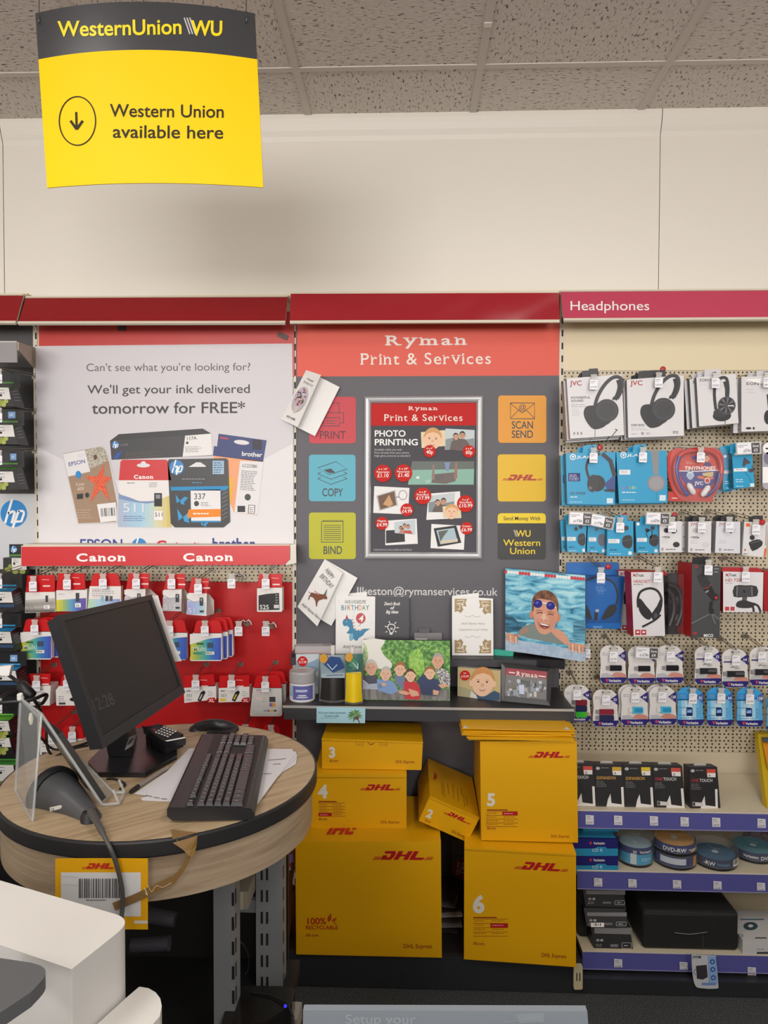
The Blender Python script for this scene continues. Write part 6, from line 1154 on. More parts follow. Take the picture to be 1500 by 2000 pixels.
def small(label, P, art, front, side, Y=2.575, d=.03, back=None, tab=None):
    x0, y0, x1 = P[0][0], P[0][1], P[1][0]; m = (x0+x1)/2
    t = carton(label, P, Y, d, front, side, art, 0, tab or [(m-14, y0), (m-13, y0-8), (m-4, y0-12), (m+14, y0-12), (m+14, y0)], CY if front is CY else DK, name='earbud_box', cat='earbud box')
    if back: dup(t, (-.010, .045, -.002), back)
    return t
small('small blue earbud box, leftmost on the third row', [(1105, 1016), (1146.6, 1016), (1143, 1080), (1108, 1078)], bud_dark(1106, 1016, 38, 63), CY, CYS, 2.58, .03, 'blue earbud box behind the leftmost one on the third row')
small('small blue earbud box with grey buds, second on the third row', [(1148.6, 1017), (1184.5, 1019), (1182, 1081), (1146, 1078)], bud_dark(1148, 1017, 34, 63, '5a5866'), CY, CYS, 2.58)
small('blue earbud box hanging lowest on the third row', [(1186.4, 1018), (1237, 1017), (1237.4, 1086), (1185, 1086)], bud_dark(1186, 1018, 50, 67), CY, CYS, 2.55)
small('blue ear-hook earbud box, fourth on the third row', [(1241, 1019), (1287, 1019), (1288, 1081), (1243, 1080)], lambda b, pl: (bud_dark(1242, 1019, 44, 61)(b, pl), b.line(pl, curve([(1266, 1050), (1262, 1042), (1268, 1035), (1274, 1040), (1270, 1052)], 3), 1.8, DK, 1), b.ell(pl, 1246, 1023.5, 3, 3, WHITE, 1)), CY, CYS, 2.575)
small('white earbud box with black buds, first of the white ones on the third row', [(1288, 1019), (1330.6, 1018), (1331.4, 1078.6), (1288.6, 1078.6)], bud_light(1288, 1018, 42, 60, '2b2a2d', '2b2a2d', None), WB, WBS, 2.56, .03, 'white earbud box behind the black bud one on the third row')
small('white earbud box with pale buds, second of the white ones on the third row', [(1344.6, 1019), (1389.4, 1018), (1388.6, 1081), (1343.8, 1079)], bud_light(1344, 1018, 44, 61, 'bdb4b4', 'cfcaca'), WB, WBS, 2.56, .03, 'white earbud box behind the pale bud one on the third row')
small('white earbud box with faint white buds, third of the white ones on the third row', [(1399, 1018), (1446, 1019), (1445.4, 1081), (1396.4, 1079.4)], bud_light(1400, 1018, 45, 61, 'c9c9cc', 'd3d3d6', 'JVC', False), M('d5d5da', .4), WBS, 2.56, .03, 'white earbud box behind the faint white bud one')
def jbl(b, pl):
    b.rect(pl, 1457, 1022, 1465, 1028.5, M('e0602c'), 1); b.art(pl, curve([(1464, 1066), (1463, 1059), (1478, 1053.5), (1488, 1056), (1488, 1066), (1470, 1076.5)], 2, True), DK, 1); b.line(pl, [(1465, 1061), (1487, 1056)], 1, M('6d6b70'), 2); b.ell(pl, 1469, 1050, 5, 5, DK, 1); b.ell(pl, 1478.5, 1040, 5, 3.6, DK, 1, 20)
    b.ell(pl, 1455, 1074, 2, 2, M('c2603c'), 1); b.lines(pl, 1452, 1081, 1464, 1, 3, INK, 1, 1.4); b.art(pl, [(1493, 1071), (1497, 1071), (1494, 1088), (1491, 1088)], M('e0602c'), 1); b.line(pl, [(1497, 1025), (1495, 1065)], 1.6, M('9a989c'), 1)
small('white earbud box with orange corner logo at the right end of the third row', [(1453.8, 1019), (1500, 1020.6), (1494.5, 1088.6), (1449.6, 1084)], jbl, WB, WBS, 2.55)
# fourth row: headsets, microphone, webcam
LB, LB2 = M('1565b4', .35), M('0f4f92', .35)
t = thing('headset_pack', 'deep blue headset pack partly hidden by the swimmer canvas', 'headset pack', at(1166, 1228, 2.64)); pl = PL(1166, 1170, 2.635); b = B()
slab(b, pl, rr(1112, 1101, 1217.5, 1140, 4), .004, M('1a6cba', .35), h=-.05); S1 = lambda P: [(1080+x/3.5714, 1080+y/3.5714) for x, y in P]
b.prism([pl.p(*p) for p in S1([(118, 160), (500, 165), (470, 530), (125, 525)])], -pl.n*.05, LB2, LB); b.art(pl, S1(curve([(160, 350), (180, 240), (240, 185), (340, 175), (430, 215), (455, 300), (440, 350), (380, 370), (320, 470), (280, 470), (225, 370)], 3, True)), M('1763b0', .35), 1)
b.text(pl, 'H540', 1173.5, 1141, 5.5, M('a9c6e8'), 2, al='c', wd=16, bold=1); b.lines(pl, 1164, 1145, 1184, 4, 2.6, M('7aa4d4'), 2, .8); b.lines(pl, 1168, 1155, 1183, 2, 3.4, M('7aa4d4'), 2, .8)
b.line(pl, S1(curve([(165, 400), (170, 300), (200, 220), (270, 175), (350, 175), (420, 210), (450, 290), (440, 360)], 4)), 3.4, DK, 2); b.art(pl, S1(curve([(340, 455), (390, 370), (430, 360), (445, 390), (420, 430), (370, 460)], 2, True)), DK, 3); b.art(pl, S1(curve([(210, 370), (235, 365), (270, 450), (240, 460)], 2, True)), DK, 3)
b.art(pl, S1([(290, 412), (312, 412), (310, 472), (286, 472)]), DK, 4); b.art(pl, S1([(296, 392), (320, 392), (319, 412), (296, 412)]), M('b5bcc8', .3, .4), 4); b.art(pl, S1([(125, 490), (478, 488), (470, 528), (126, 524)]), LB, 3); b.text(pl, 'logitech', 1167, 1226, 5, M('7fb4e0'), 4, al='c', wd=18, bold=.8)
b.build('box', t)
TR, TRS = M('a81820', .38), M('861018', .4)
def trust(b, pl, x, y): b.line(pl, [(x, y-5), (x+6, y)], 1.8, M('b5323a'), 2); b.line(pl, [(x, y), (x+5, y-5)], 1.4, M('b5323a'), 2); b.text(pl, 'Trust', x+6, y, 6, INK, 2, wd=15, bold=1.4)
def hset(b, pl):
    trust(b, pl, 1236, 1126); b.text(pl, 'HEADSET', 1237, 1138.5, 6.4, M('b5484c'), 1, wd=33, bold=1); b.lines(pl, 1237, 1141, 1263, 1, 3, INK, 1, 1)
    for P, w_ in ((curve([(594, 380), (592, 320), (612, 270), (670, 247), (725, 262), (755, 315), (752, 380)], 4), 4.6),): b.line(pl, S1(P), w_, DK, 1)
    for P in ([(594, 330), (612, 320), (650, 370), (690, 420), (675, 465), (635, 450), (600, 400)], [(757, 330), (745, 325), (725, 370), (690, 420), (690, 460), (715, 462), (755, 400)]): b.art(pl, S1(curve(P, 2, True)), DK, 2)
    b.line(pl, S1(curve([(750, 430), (720, 460), (680, 485), (622, 515)], 3)), 4, DK, 3); b.ell(pl, *S1([(715, 440)])[0], 4, 6, M('4d4b50'), 3)
    for x in (1240.5, 1252): b.rect(pl, x, 1230, x+10, 1240, M('b8323a'), 1); b.rect(pl, x+2.5, 1233, x+7.5, 1236, WHITE, 2)
P = [(1232.6, 1117.8), (1295, 1117), (1299, 1242), (1237.6, 1243)]
t = carton('tall white and red headset box in front of a clear blister', P, 2.53, .055, WB, TR, hset, 7, [(1226, 1116), (1300, 1116), (1304, 1124), (1236, 1120)], TR, name='headset_box', cat='headset box')
dup(t, (.0, .152, -.012), 'second white and red headset box behind the tall front one')
t = thing('headset_pack', 'dark headset in a clear bulky blister between the white box and the microphone', 'headset pack', at(1318, 1240, 2.63)); pl = PL(1318, 1180, 2.62)
b = B(); b.prism([pl.p(*p, -.01) for p in S1([(690, 150), (920, 140), (915, 570), (700, 575)])], -pl.n*.004, M('3a3538', .4)); b.build('inner_card', t)
b = B()
for P, r_ in (([(790, 215), (850, 240), (880, 320), (880, 420), (850, 500)], .010), ([(780, 250), (820, 300), (830, 400), (800, 500)], .012)): b.tube([pl.hit(*p)+pl.n*.018 for p in S1(curve(P, 3))], r_, M('19181b', .35), 8)
for c, r_ in (((835, 330), .02), ((845, 455), .022)): q = pl.hit(*S1([c])[0])+pl.n*.012; b.lathe(q, [(.0001, -.012), (r_, -.012), (r_*1.1, .0), (r_*.8, .01), (.0001, .012)], M('222125', .35), 18, pl.n)
b.build('headset', t)
b = B(); sh = [pl.p(*p, .035) for p in S1(rr(780, 140, 920, 570, 14))]; b.prism(sh, -pl.n*.045, M('b5aeb0', .1, alpha=.07)); b.build('clear_shell', t)
def micart(b, pl):
    trust(b, pl, 1357, 1109); G1, G2 = M('2b2a2d', .4), M('56545a', .4)
    b.art(pl, S1(curve([(1005, 165), (1030, 145), (1058, 155), (1100, 215), (1090, 235), (1045, 245)], 2, True)), noisy('printed_mesh', [(.4, '1c1b1e'), (.6, '47454a')], nscale=300), 2); b.line(pl, S1([(1045, 248), (1085, 240), (1102, 215)]), 1.4, M('a8483a'), 3); b.art(pl, S1([(1045, 250), (1100, 222), (1128, 275), (1155, 300), (1155, 325), (1110, 335), (1085, 300)]), G1, 2)
    b.ell(pl, *S1([(1137, 312)])[0], 3, 3, M('c2302c'), 3); b.ell(pl, *S1([(1073, 268)])[0], 4, 2, M('8a888c'), 3, -30); b.art(pl, S1([(1092, 340), (1115, 335), (1112, 380), (1122, 400), (1118, 425), (1090, 425), (1085, 395)]), G1, 2)
    for P in ([(1095, 425), (965, 492)], [(1112, 425), (1170, 470)], [(1108, 428), (1132, 495)]): b.line(pl, S1(P), 1.8, M('77757a'), 1)
    b.text(pl, 'MICO', 1374, 1244, 6, WHITE, 1, wd=19, bold=2); b.ell(pl, *S1([(990, 560)])[0], 4.5, 2.6, M('a8323a'), 1); b.lines(pl, 1395, 1104, 1404, 3, 6, M('a9a7ab'), 1, 2)
t = carton('tall dark microphone box with red side panel', [(1351.6, 1101), (1407.6, 1106.6), (1405.6, 1246.6), (1350, 1244.6)], 2.545, .09, M('4a4a4d', .4), TR, micart, 10, [(1353, 1101), (1354, 1089), (1385, 1087), (1386, 1103)], DK, name='microphone_box', cat='microphone box')
def webart(b, pl):
    trust(b, pl, 1417, 1125.5); b.text(pl, 'HD 720P', 1416.5, 1136, 6.4, M('b5484c'), 1, wd=35, bold=1); b.lines(pl, 1417, 1138.5, 1436, 1, 3, M('9a98a0'), 1, 1)
    b.art(pl, S1(curve([(1265, 230), (1340, 226), (1420, 232), (1424, 300), (1340, 306), (1260, 305)], 2, True)), DK, 1); b.art(pl, S1([(1285, 233), (1385, 233), (1388, 302), (1282, 302)]), M('3f3d43'), 2); b.line(pl, S1([(1284, 233), (1281, 302)]), 1.2, M('9a989e'), 3); b.line(pl, S1([(1386, 233), (1388, 302)]), 1.2, M('9a989e'), 3); b.ell(pl, *S1([(1333, 268)])[0], 2.4, 3.4, BLACK, 3)
    b.art(pl, S1([(1320, 306), (1355, 306), (1350, 335), (1318, 335)]), M('4d4b50'), 1); b.art(pl, S1(curve([(1278, 375), (1285, 340), (1330, 328), (1375, 340), (1410, 355), (1390, 380), (1330, 385)], 2, True)), DK, 2)
    for P in ([(1370, 360), (1395, 380), (1400, 412)], [(1395, 352), (1430, 370), (1448, 412)]): b.line(pl, S1(curve(P, 3)), 4.4, DK, 1)
    for x in (1416, 1426.5): b.rect(pl, x, 1185, x+8, 1192.5, M('b8323a'), 2)
t = carton('white webcam box printed with a black webcam', [(1412.4, 1116.4), (1491, 1117.8), (1489.4, 1196), (1412.4, 1195.4)], 2.56, .09, WB, TR, webart, -3, [(1410, 1117), (1411, 1108), (1480, 1109), (1489, 1114), (1490, 1118)], TR, name='webcam_box', cat='webcam box')
t = carton('plain red box end cut by the right edge beside the webcam', [(1491.5, 1115), (1560, 1116), (1560, 1194), (1491.5, 1194)], 2.60, .08, TR, TRS, None, 0, name='webcam_box', cat='webcam box')
# fifth and sixth rows: flash drives and memory cards
VB = M('2b2474', .35); VR = M('c8404c', .35)
def usb(label, x0, y0, x1, y1, cap, kind, Y=2.615, back=None):
    w, h = x1-x0, y1-y0; pl = PL((x0+x1)/2, (y0+y1)/2, Y); Q = lambda P: [(x0+u*w, y0+v*h) for u, v in P]
    t = thing('memory_pack', label, 'memory pack', pl.p((x0+x1)/2, y1)); blue = kind == 'sd'
    O = Q(curve([(.02, .28), (.04, .14), (.2, .03), (.45, 0), (.75, .03), (.97, .18), (.99, .3), (.97, .55), (1.0, .75), (1.0, .9), (.92, .99), (.5, 1.0), (.12, .99), (.03, .9), (.02, .7), (.05, .5)], 2, True))
    b = B(); slab(b, pl, O, .002, M('3f9fdc' if blue else 'dcd8d6', .3)); TB = M('d7ecf6', .3)
    if blue: grad(b, pl, Q([(.03, .32), (.97, .32), (.98, .84), (.04, .84)]), ['4fa6dd', 'a9d6ee', 'dff0f6', '7fc0e6', '4aa2dc'], 7, 1); grad(b, pl, Q([(.06, .16), (.6, .12), (.6, .34), (.03, .34)]), ['1f86d0', '4fa6de'], 4, 1)
    b.art(pl, Q([(.985, .13), (.99, .43), (.7, .27)]), VB if not blue else M('3f66ac', .3), 2); b.text(pl, cap, x0+w*.87, y0+h*.31, h*.07, WHITE, 3, al='c', bold=1.4); b.lines(pl, x0+w*.8, y0+h*.34, x0+w*.94, 1, 3, M('a9a7d0'), 3, .8)
    b.art(pl, Q([(.03, .845), (1.0, .835), (1.0, .9), (.92, .985), (.5, .995), (.12, .985), (.03, .9)]), VB, 2); b.text(pl, 'Verbatim', x0+w*.34, y0+h*.955, h*.07, WHITE, 3, wd=w*.46, bold=1.6); b.art(pl, Q([(.22, .88), (.31, .87), (.31, .94), (.26, .96)]), VR, 3)
    b.ell(pl, x0+w*.52, y0+h*.085, w*.17, h*.03, M('6f665a', .5), 2); b.lines(pl, x0+w*.1, y0+h*.2, x0+w*.36, 2, 3.4, M('9a98a6'), 2, 1.2)
    if kind == 'slim': b.rect(pl, x0+w*.08, y0+h*.32, x0+w*.38, y0+h*.36, M('4a4880'), 2); b.line(pl, Q([(.34, .49), (.42, .46), (.48, .49)]), 1.2, INK, 2); b.lines(pl, x0+w*.5, y0+h*.47, x0+w*.72, 2, 3, INK, 2, 1)
    if kind != 'sd' and kind != 'store':
        b.art(pl, Q([(.06, .75), (.3, .72), (.45, .78), (.5, .84), (.06, .84)]), M('b9b8bc', .3), 2); b.art(pl, Q(curve([(.44, .8), (.56, .72), (.75, .71), (.96, .75), (.97, .83), (.6, .83)], 2, True)), M('c98a7c', .35), 3)
    if blue: b.rect(pl, x0+w*.05, y0+h*.52, x0+w*.4, y0+h*.53, M('3a4a6a'), 2); b.rect(pl, x0+w*.05, y0+h*.72, x0+w*.4, y0+h*.73, M('3a4a6a'), 2); b.ell(pl, x0+w*.29, y0+h*.64, w*.09, h*.07, M('c2dbe6'), 2)
    if blue: b.lines(pl, x0+w*.74, y0+h*.54, x0+w*.86, 6, h*.045, M('3f6fa6'), 2, 1.2); b.lines(pl, x0+w*.12, y0+h*.79, x0+w*.9, 1, 3, M('3f6fa6'), 2, 1.2)
    b.build('backing_card', t)
    b = B(); pb = PL((x0+x1)/2, (y0+y1)/2, Y-.002)
    def stick(u0, v0, u1, v1, m, cm):
        slab(b, pb, Q([(u0+.14, v0), (u1-.02, v0), (u1, v0+.02), (u1, v1-.02), (u1-.02, v1), (u0+.14, v1)]), .006, m, h=.006); slab(b, pb, Q([(u0, v0+.02), (u0+.15, v0+.02), (u0+.15, v1-.02), (u0, v1-.02)]), .004, cm, h=.004)
    if kind == 'std': stick(.24, .52, .82, .66, M('232225', .2), M('b0aeb0', .3, .5))
    if kind == 'slim': stick(.06, .57, .84, .72, M('29292c', .25), M('b0aeb0', .3, .5)); slab(b, pb, Q([(.5, .6), (.8, .59), (.84, .64), (.8, .67), (.5, .66)]), .002, M('57565b', .2), h=.0072)
    if kind == 'cyan': stick(.28, .52, .8, .68, M('49b4d8', .2), M('d6d4d2', .3)); slab(b, pb, Q([(.5, .55), (.78, .55), (.78, .65), (.5, .65)]), .001, M('2f8fbb', .2), h=.0068)
    if kind == 'store':
        for v, c in ((.53, '8a2a3a'), (.69, '2c2f56')): stick(.12, v, .82, v+.14, M(c, .25), M('b0aeb0', .3, .5))
    if kind == 'tri':
        for v, c in ((.40, '7a2434'), (.56, '262a4c'), (.72, '3fb53a')): stick(.30, v, .86, v+.15, M(c, .25), M('8d8b8c', .3, .5))
    if blue: slab(b, pb, Q([(.36, .52), (.54, .52), (.58, .55), (.58, .74), (.36, .74)]), .003, M('1c2f66', .25), h=.003); b.art(PL((x0+x1)/2, (y0+y1)/2, Y-.005), Q([(.385, .57), (.56, .57), (.56, .66), (.385, .66)]), M('8fb8e6', .25), 1); b.art(PL((x0+x1)/2, (y0+y1)/2, Y-.005), Q([(.385, .57), (.56, .57), (.385, .62)]), M('4a7ac2', .25), 2)
    b.build('memory_card' if blue else 'flash_drive', t)
    if back: dup(t, (-.004, .02, .002), back)
    return t
for a in (('white flash drive pack marked 32 with black drive, first on the upper memory row', 1171, 1260, 1223, 1335, '32', 'std'), ('white flash drive pack under the dark Save ticket of the upper memory row', 1225.6, 1261, 1279, 1336, '64', 'std'), ('white flash drive pack right of the Save ticket on the upper memory row, marked 128', 1280, 1260, 1334.5, 1335, '128', 'std'),
          ('first white slim drive pack after the gap on the upper memory row', 1355.8, 1261.4, 1407.6, 1337, '32', 'slim'), ('white slim drive pack marked 64 hanging lower on the upper memory row', 1409, 1267, 1461.4, 1342.6, '64', 'slim'), ('white slim drive pack with red corner at the right edge of the upper memory row', 1463, 1263.4, 1517, 1339, '128', 'slim'),
          ('flash drive pack with red, navy and green drives beside the dark shelf end', 1101, 1337, 1153.4, 1410, '16', 'tri'), ('flash drive pack with one dark red and one navy drive', 1157, 1346, 1207.4, 1419, '32', 'store'), ('left of the two white packs with a cyan flash drive, marked 64', 1212, 1340.4, 1266, 1417, '64', 'cyan', 2.61, 'white pack peeking out behind the left cyan flash drive pack'), ('right of the two white packs with a cyan flash drive, marked 128', 1267, 1340, 1321, 1416, '128', 'cyan', 2.615, 'white pack peeking out behind the right cyan flash drive pack'),
          ('leftmost of the blue memory card packs, marked 32', 1322, 1342, 1374, 1417.4, '32', 'sd'), ('middle blue memory card pack, between two others, marked 64', 1379.6, 1342, 1431.4, 1418, '64', 'sd'), ('third blue memory card pack along, marked 128', 1438, 1342.6, 1490, 1419, '128', 'sd'), ('blue memory card pack cut by the right edge of the photo', 1496, 1354, 1548, 1430, '256', 'sd')): usb(*a)
for what, x, y, Y, pr in (('the first white headphone box of the top row', 1160, 742, 2.525, '£19.99'), ('the second white headphone box of the top row', 1287, 738, 2.525, '£39.99'), ('the metallic ear cup headphone box', 1398, 739, 2.515, '£79.99'), ('the headphone box at the right edge', 1499, 738, 2.525, '£99.99'),
        ('the padded blue headset box', 1159.5, 885, 2.525, '£49.99'), ('the grey ear cup blue box', 1256, 884, 2.525, '£14.99'), ('the red bear shaped headphones', 1369, 884, 2.515, '£17.99'), ('the lowest blue earbud box', 1211.5, 1021, 2.53, '£39.99'), ('the black bud white box', 1313, 1020, 2.54, '£59.99'), ('the pale bud white box', 1371, 1021, 2.54, '£29.99'), ('the faint white bud box', 1425, 1020, 2.54, '£29.99'), ('the orange logo earbud box', 1477, 1025, 2.53, '£49.99'),
        ('the deep blue headset pack', 1174, 1119, 2.54, '£39.99'), ('the tall white headset box', 1285, 1118, 2.50, '£14.99'), ('the dark microphone box', 1384, 1104, 2.52, '£29.99'), ('the white webcam box', 1457, 1117, 2.54, '£19.99'),
        ('the first upper memory row pack', 1198.6, 1273, 2.595, '£6.99'), ('the upper pack marked 128', 1310, 1273, 2.595, '£19.99'), ('the upper slim pack marked 32', 1384, 1275, 2.595, '£8.99'), ('the lower hanging slim pack marked 64', 1438, 1280, 2.595, '£14.99'), ('the upper slim pack at the right edge', 1489, 1274, 2.595, '£23.99'),
        ('the three colour flash drive pack', 1127.6, 1348, 2.595, '£16.99'), ('the dark red and navy drive pack', 1184, 1358, 2.595, '£16.99'), ('the left cyan flash drive pack', 1241, 1353, 2.59, '£13.99'), ('the right cyan flash drive pack', 1294, 1352, 2.595, '£24.99'), ('the leftmost blue card pack', 1353.6, 1355, 2.595, '£8.99'), ('the middle blue card pack', 1409, 1354.6, 2.595, '£12.99'), ('the third blue card pack along', 1465, 1356, 2.595, '£22.99')):
    peg('hook with price ticket at '+what, x, y, Y, 15.5, 19, price=pr, rot=2)
peg('metal hook with price ticket just right of the swimmer canvas corner', 1147, 1268, 2.62, 12, 17)
wide('white offer ticket with dark Save £2 end above the leftmost blue earbuds', 1113.5, 1000.5, 2.54, 26, 22, '£2', '£17.99', 3); wide('tilted white offer ticket with dark Save £2 end above the grey blue-boxed earbuds', 1157, 1004, 2.54, 26, 21, '£2', '£17.99', 12)
wide('white offer ticket with dark Save £5 end above the ear-hook earbuds', 1263.5, 1001.5, 2.535, 27, 21, '£5', '£24.99', 2); wide('white offer ticket with Save £2 above the small blue earphone box', 1439, 866, 2.49, 28, 21, '£2', '£5.99', -3); wide('white offer ticket with dark Save £4 end on the upper memory row', 1243, 1264, 2.59, 26, 20, '£4', '£12.99', 3)
def redtie(label, x, y, Y): q = PL(x, y, Y); b = B(); b.lathe(q.p(x, y), [(.0001, -.004), (.009, -.004), (.010, .0), (.007, .004), (.0001, .0045)], M('b5222c', .3), 14, q.n); tag(b.build('security_tag'), label, 'security tag')
redtie('red security tag on the padded blue headset box hook', 1172, 874, 2.57); redtie('red security tag on the second white headphone box hook', 1295, 721, 2.56); redtie('red security tag on the deep blue headset pack hook', 1188, 1107, 2.56); redtie('red security tag on the lowest blue earbud box hook', 1220, 1008, 2.56); redtie('red security tag on the black bud white box hook', 1318, 1006, 2.57); redtie('red security tag on the orange logo earbud box', 1489, 1020, 2.53)
# shelves with violet price strips
VS, SHC = M('56569a', .32), M('d9cdb4', .45)
def vshelf(label, z, yf, x0, x1, tickets, hgt, yrow):
    t = thing('price_strip_shelf', label, 'shelf', ((x0+x1)/2, 2.6, z-.03)); b = B(); b.bbox((x0, yf+.004, z-.018), (x1, YW-.008, z), SHC); b.build('shelf_board', t)
    b = B(); b.prism([(x0, yf+.003, z+.0), (x1, yf+.003, z+.0), (x1, yf-.003, z-hgt), (x0, yf-.003, z-hgt)], (0, .003, 0), VS); b.prism([(x0, yf+.002, z+.002), (x1, yf+.002, z+.002), (x1, yf+.002, z-.003), (x0, yf+.002, z-.003)], (0, .002, 0), CREAM2); b.prism([(x0, yf-.004, z-hgt), (x1, yf-.004, z-hgt), (x1, yf-.004, z-hgt-.003), (x0, yf-.004, z-hgt-.003)], (0, .006, 0), M('8d8ab5', .3)); b.build('price_strip', t)
    for i, (x, y) in enumerate(tickets):
        p = PL(x, y, yf-.0032, 0, -8); b = B(); slab(b, p, [(x-8, y-9.5), (x+8, y-8.5), (x+8.5, y+10), (x-7.5, y+9.5)], .0006, TK, h=.001); p2 = PL(x, y, yf-.0044, 0, -8); b.rect(p2, x-6, y-6, x+2, y-5, M('77758a'), 1); b.rect(p2, x-6, y-2, x+3, y-1.2, M('a5a3b0'), 1); b.text(p2, '£%d.99' % (10+i*5), x-6, y+7.5, 4.2, M('55536a'), 1, wd=12); b.build('price_ticket', t)
    return t
X0 = at(1128, 1590, 2.4).x+.001
vshelf('cream shelf with violet price strip carrying the dark hard drive boxes', .5595, 2.4, X0, XR+.97, [(1151.4, 1601), (1207, 1602), (1276.8, 1603), (1336.8, 1605), (1398.4, 1606), (1487, 1608)], .055, 0)
vshelf('cream shelf with violet price strip carrying disc tubs and blue disc boxes', .3600, 2.4, X0, XR+.97, [(1168, 1724), (1235, 1726), (1322, 1728), (1401, 1730), (1486, 1733)], .057, 0)
vshelf('lowest cream shelf with violet price strip carrying the black case', .1115, 2.368, at(1137, 1870, 2.372).x, XR+.97, [(1207, 1882), (1335, 1888), (1468, 1898)], .054, 0)
def hdd(label, fr, word, wc, sticker, rt):
    pl = PL(sum(p[0] for p in fr)/4, fr[2][1], 2.432, rt, 7); t = thing('hard_drive_box', label, 'hard drive box', pl.p((fr[2][0]+fr[3][0])/2, fr[2][1])); b = B(); x0, y0, x1 = fr[0][0], fr[0][1], fr[1][0]; w, h = x1-x0, fr[3][1]-y0; dx = fr[3][0]-x0
    Q = lambda P: [(x0+u*w+v*dx, y0+v*h+u*(fr[1][1]-y0)) for u, v in P]; b.prism([pl.p(*p) for p in fr], -pl.n*.045, M('2b292c', .35), M('39373b', .4))
    b.ell(pl, *Q([(.12, .09)])[0], 4, 3, M('b5b3b8'), 1); b.lines(pl, x0+w*.24, y0+h*.07, x0+w*.62, 1, 3, M('77757a'), 1, 1.8)
    q = Q([(.06, .35)])[0]
    if word == 'ONE TOUCH': b.text(pl, 'ONE', q[0], q[1], 6.2, M('b5303a'), 1, wd=14, bold=1.4); b.text(pl, 'TOUCH', q[0]+16, q[1], 6.2, M('d8d4d0'), 1, wd=25, bold=1.4)
    else: b.text(pl, word, q[0], q[1], 6.2, M(wc), 1, wd=w*.66, bold=1.4)
    b.lines(pl, q[0], q[1]+4, q[0]+20, 4, 3.2, M('8d8b90'), 1, .9); b.art(pl, Q([(.62, .05), (.94, .05), (.94, .2), (.62, .2)]), M(sticker), 1); b.art(pl, Q([(.64, .14), (.93, .14), (.93, .24), (.64, .24)]), M('e4e0e0'), 2); b.text(pl, 'R', *Q([(.68, .23)])[0], 5, INK, 3, bold=1); 
    b.art(pl, Q([(.9, .52), (.985, .52), (.985, .985), (.36, .985), (.42, .82), (.52, .68), (.54, .9), (.9, .93)]), M('e2dedc'), 1)
    if word == 'ONE TOUCH': b.art(pl, Q([(.08, .82), (.46, .84), (.46, .92), (.08, .92)]), M('cfcaca'), 2); b.art(pl, Q([(.09, .83), (.17, .83), (.17, .91), (.09, .91)]), INK, 3)
    b.build('carton', t); b = B(); slab(b, pl, Q([(.3, -.05), (.68, -.05), (.72, 0), (.26, 0)]), .002, CLEAR, h=-.02); b.build('clear_tab', t)
hdd('dark hard drive box half hidden behind the yellow box printed 5', [(1103, 1491.5), (1160, 1492.4), (1164, 1576), (1107, 1575)], 'ONE TOUCH', 'b5303a', 'c8483a', 0); hdd('dark hard drive box with orange lettering, left of two', [(1160.6, 1493), (1216.4, 1494), (1221.4, 1577.5), (1164.4, 1576)], 'EXPANSION', 'c8963a', 'c9a02c', 0)
hdd('dark hard drive box with orange lettering, right of two', [(1217, 1494), (1273, 1494.3), (1279, 1579), (1221.6, 1577.5)], 'EXPANSION', 'c8963a', 'd8b82c', 0); hdd('dark hard drive box with red and white lettering, fourth along the shelf', [(1273.5, 1494.6), (1332, 1495.8), (1339, 1580.5), (1280, 1579.4)], 'ONE TOUCH', 'b5303a', 'c8483a', 0); hdd('rightmost dark hard drive box standing apart on the shelf', [(1346, 1498), (1400.6, 1498), (1407.6, 1582), (1348.4, 1581)], 'ONE TOUCH', 'b5303a', 'c8483a', 4)
NB, CB = M('23246e', .35), M('2f8fb8', .35)
def cdr(label, y0, y1, z0, z1, x1=1207, depth=.16):
    x0 = 1120; p = at(x0, y1, 2.404); q = at(x1, y1, 2.404); t = thing('disc_box', label, 'disc box', ((p.x+q.x)/2, 2.6, z0)); b = B(); b.bbox((p.x, 2.404, z0), (q.x, 2.404+depth, z1), NB); f = PL(1165, y1, 2.404); zm = (y0+y1)/2+2
    b.art(f, [(x0, zm), (1162, zm), (1166, zm-3.4), (1182, zm-3.4), (1186, zm), (x1, zm), (x1, y1), (x0, y1)], CB, 1); b.text(f, 'Verbatim', 1159, y0+10, 5, WHITE, 2, wd=22, bold=1.4); b.art(f, [(1151, y0+5), (1156, y0+5), (1155, y0+10), (1152, y0+10)], VR, 2); b.text(f, 'CD R', 1156, y1-8.5, 6, M('bfe0ee'), 2, wd=21, bold=1)
    b.add([(p.x, 2.414, z1+EPS), (q.x-.004, 2.414, z1+EPS), (q.x-.004, 2.6, z1+EPS), (p.x, 2.6, z1+EPS)], [(0, 1, 2, 3)], CB); b.build('carton', t)
zA = .3605; zB = zpx(1165, 1671.8, 2.404); zC = zpx(1165, 1639, 2.404)
cdr('lower of the two navy and cyan disc boxes beside the yellow box', 1672, 1704.5, zA, zB-.0005); cdr('upper of the two navy and cyan disc boxes beside the yellow box', 1639, 1671.5, zB, zC)
b = B(); p, q = at(1125, 1640, 2.56), at(1192, 1640, 2.56); b.bbox((p.x, 2.46, zC+.001), (q.x, 2.60, zC+.022), CB); tag(b.build('disc_box'), 'cyan disc box lying on top of the two navy disc boxes', 'disc box')
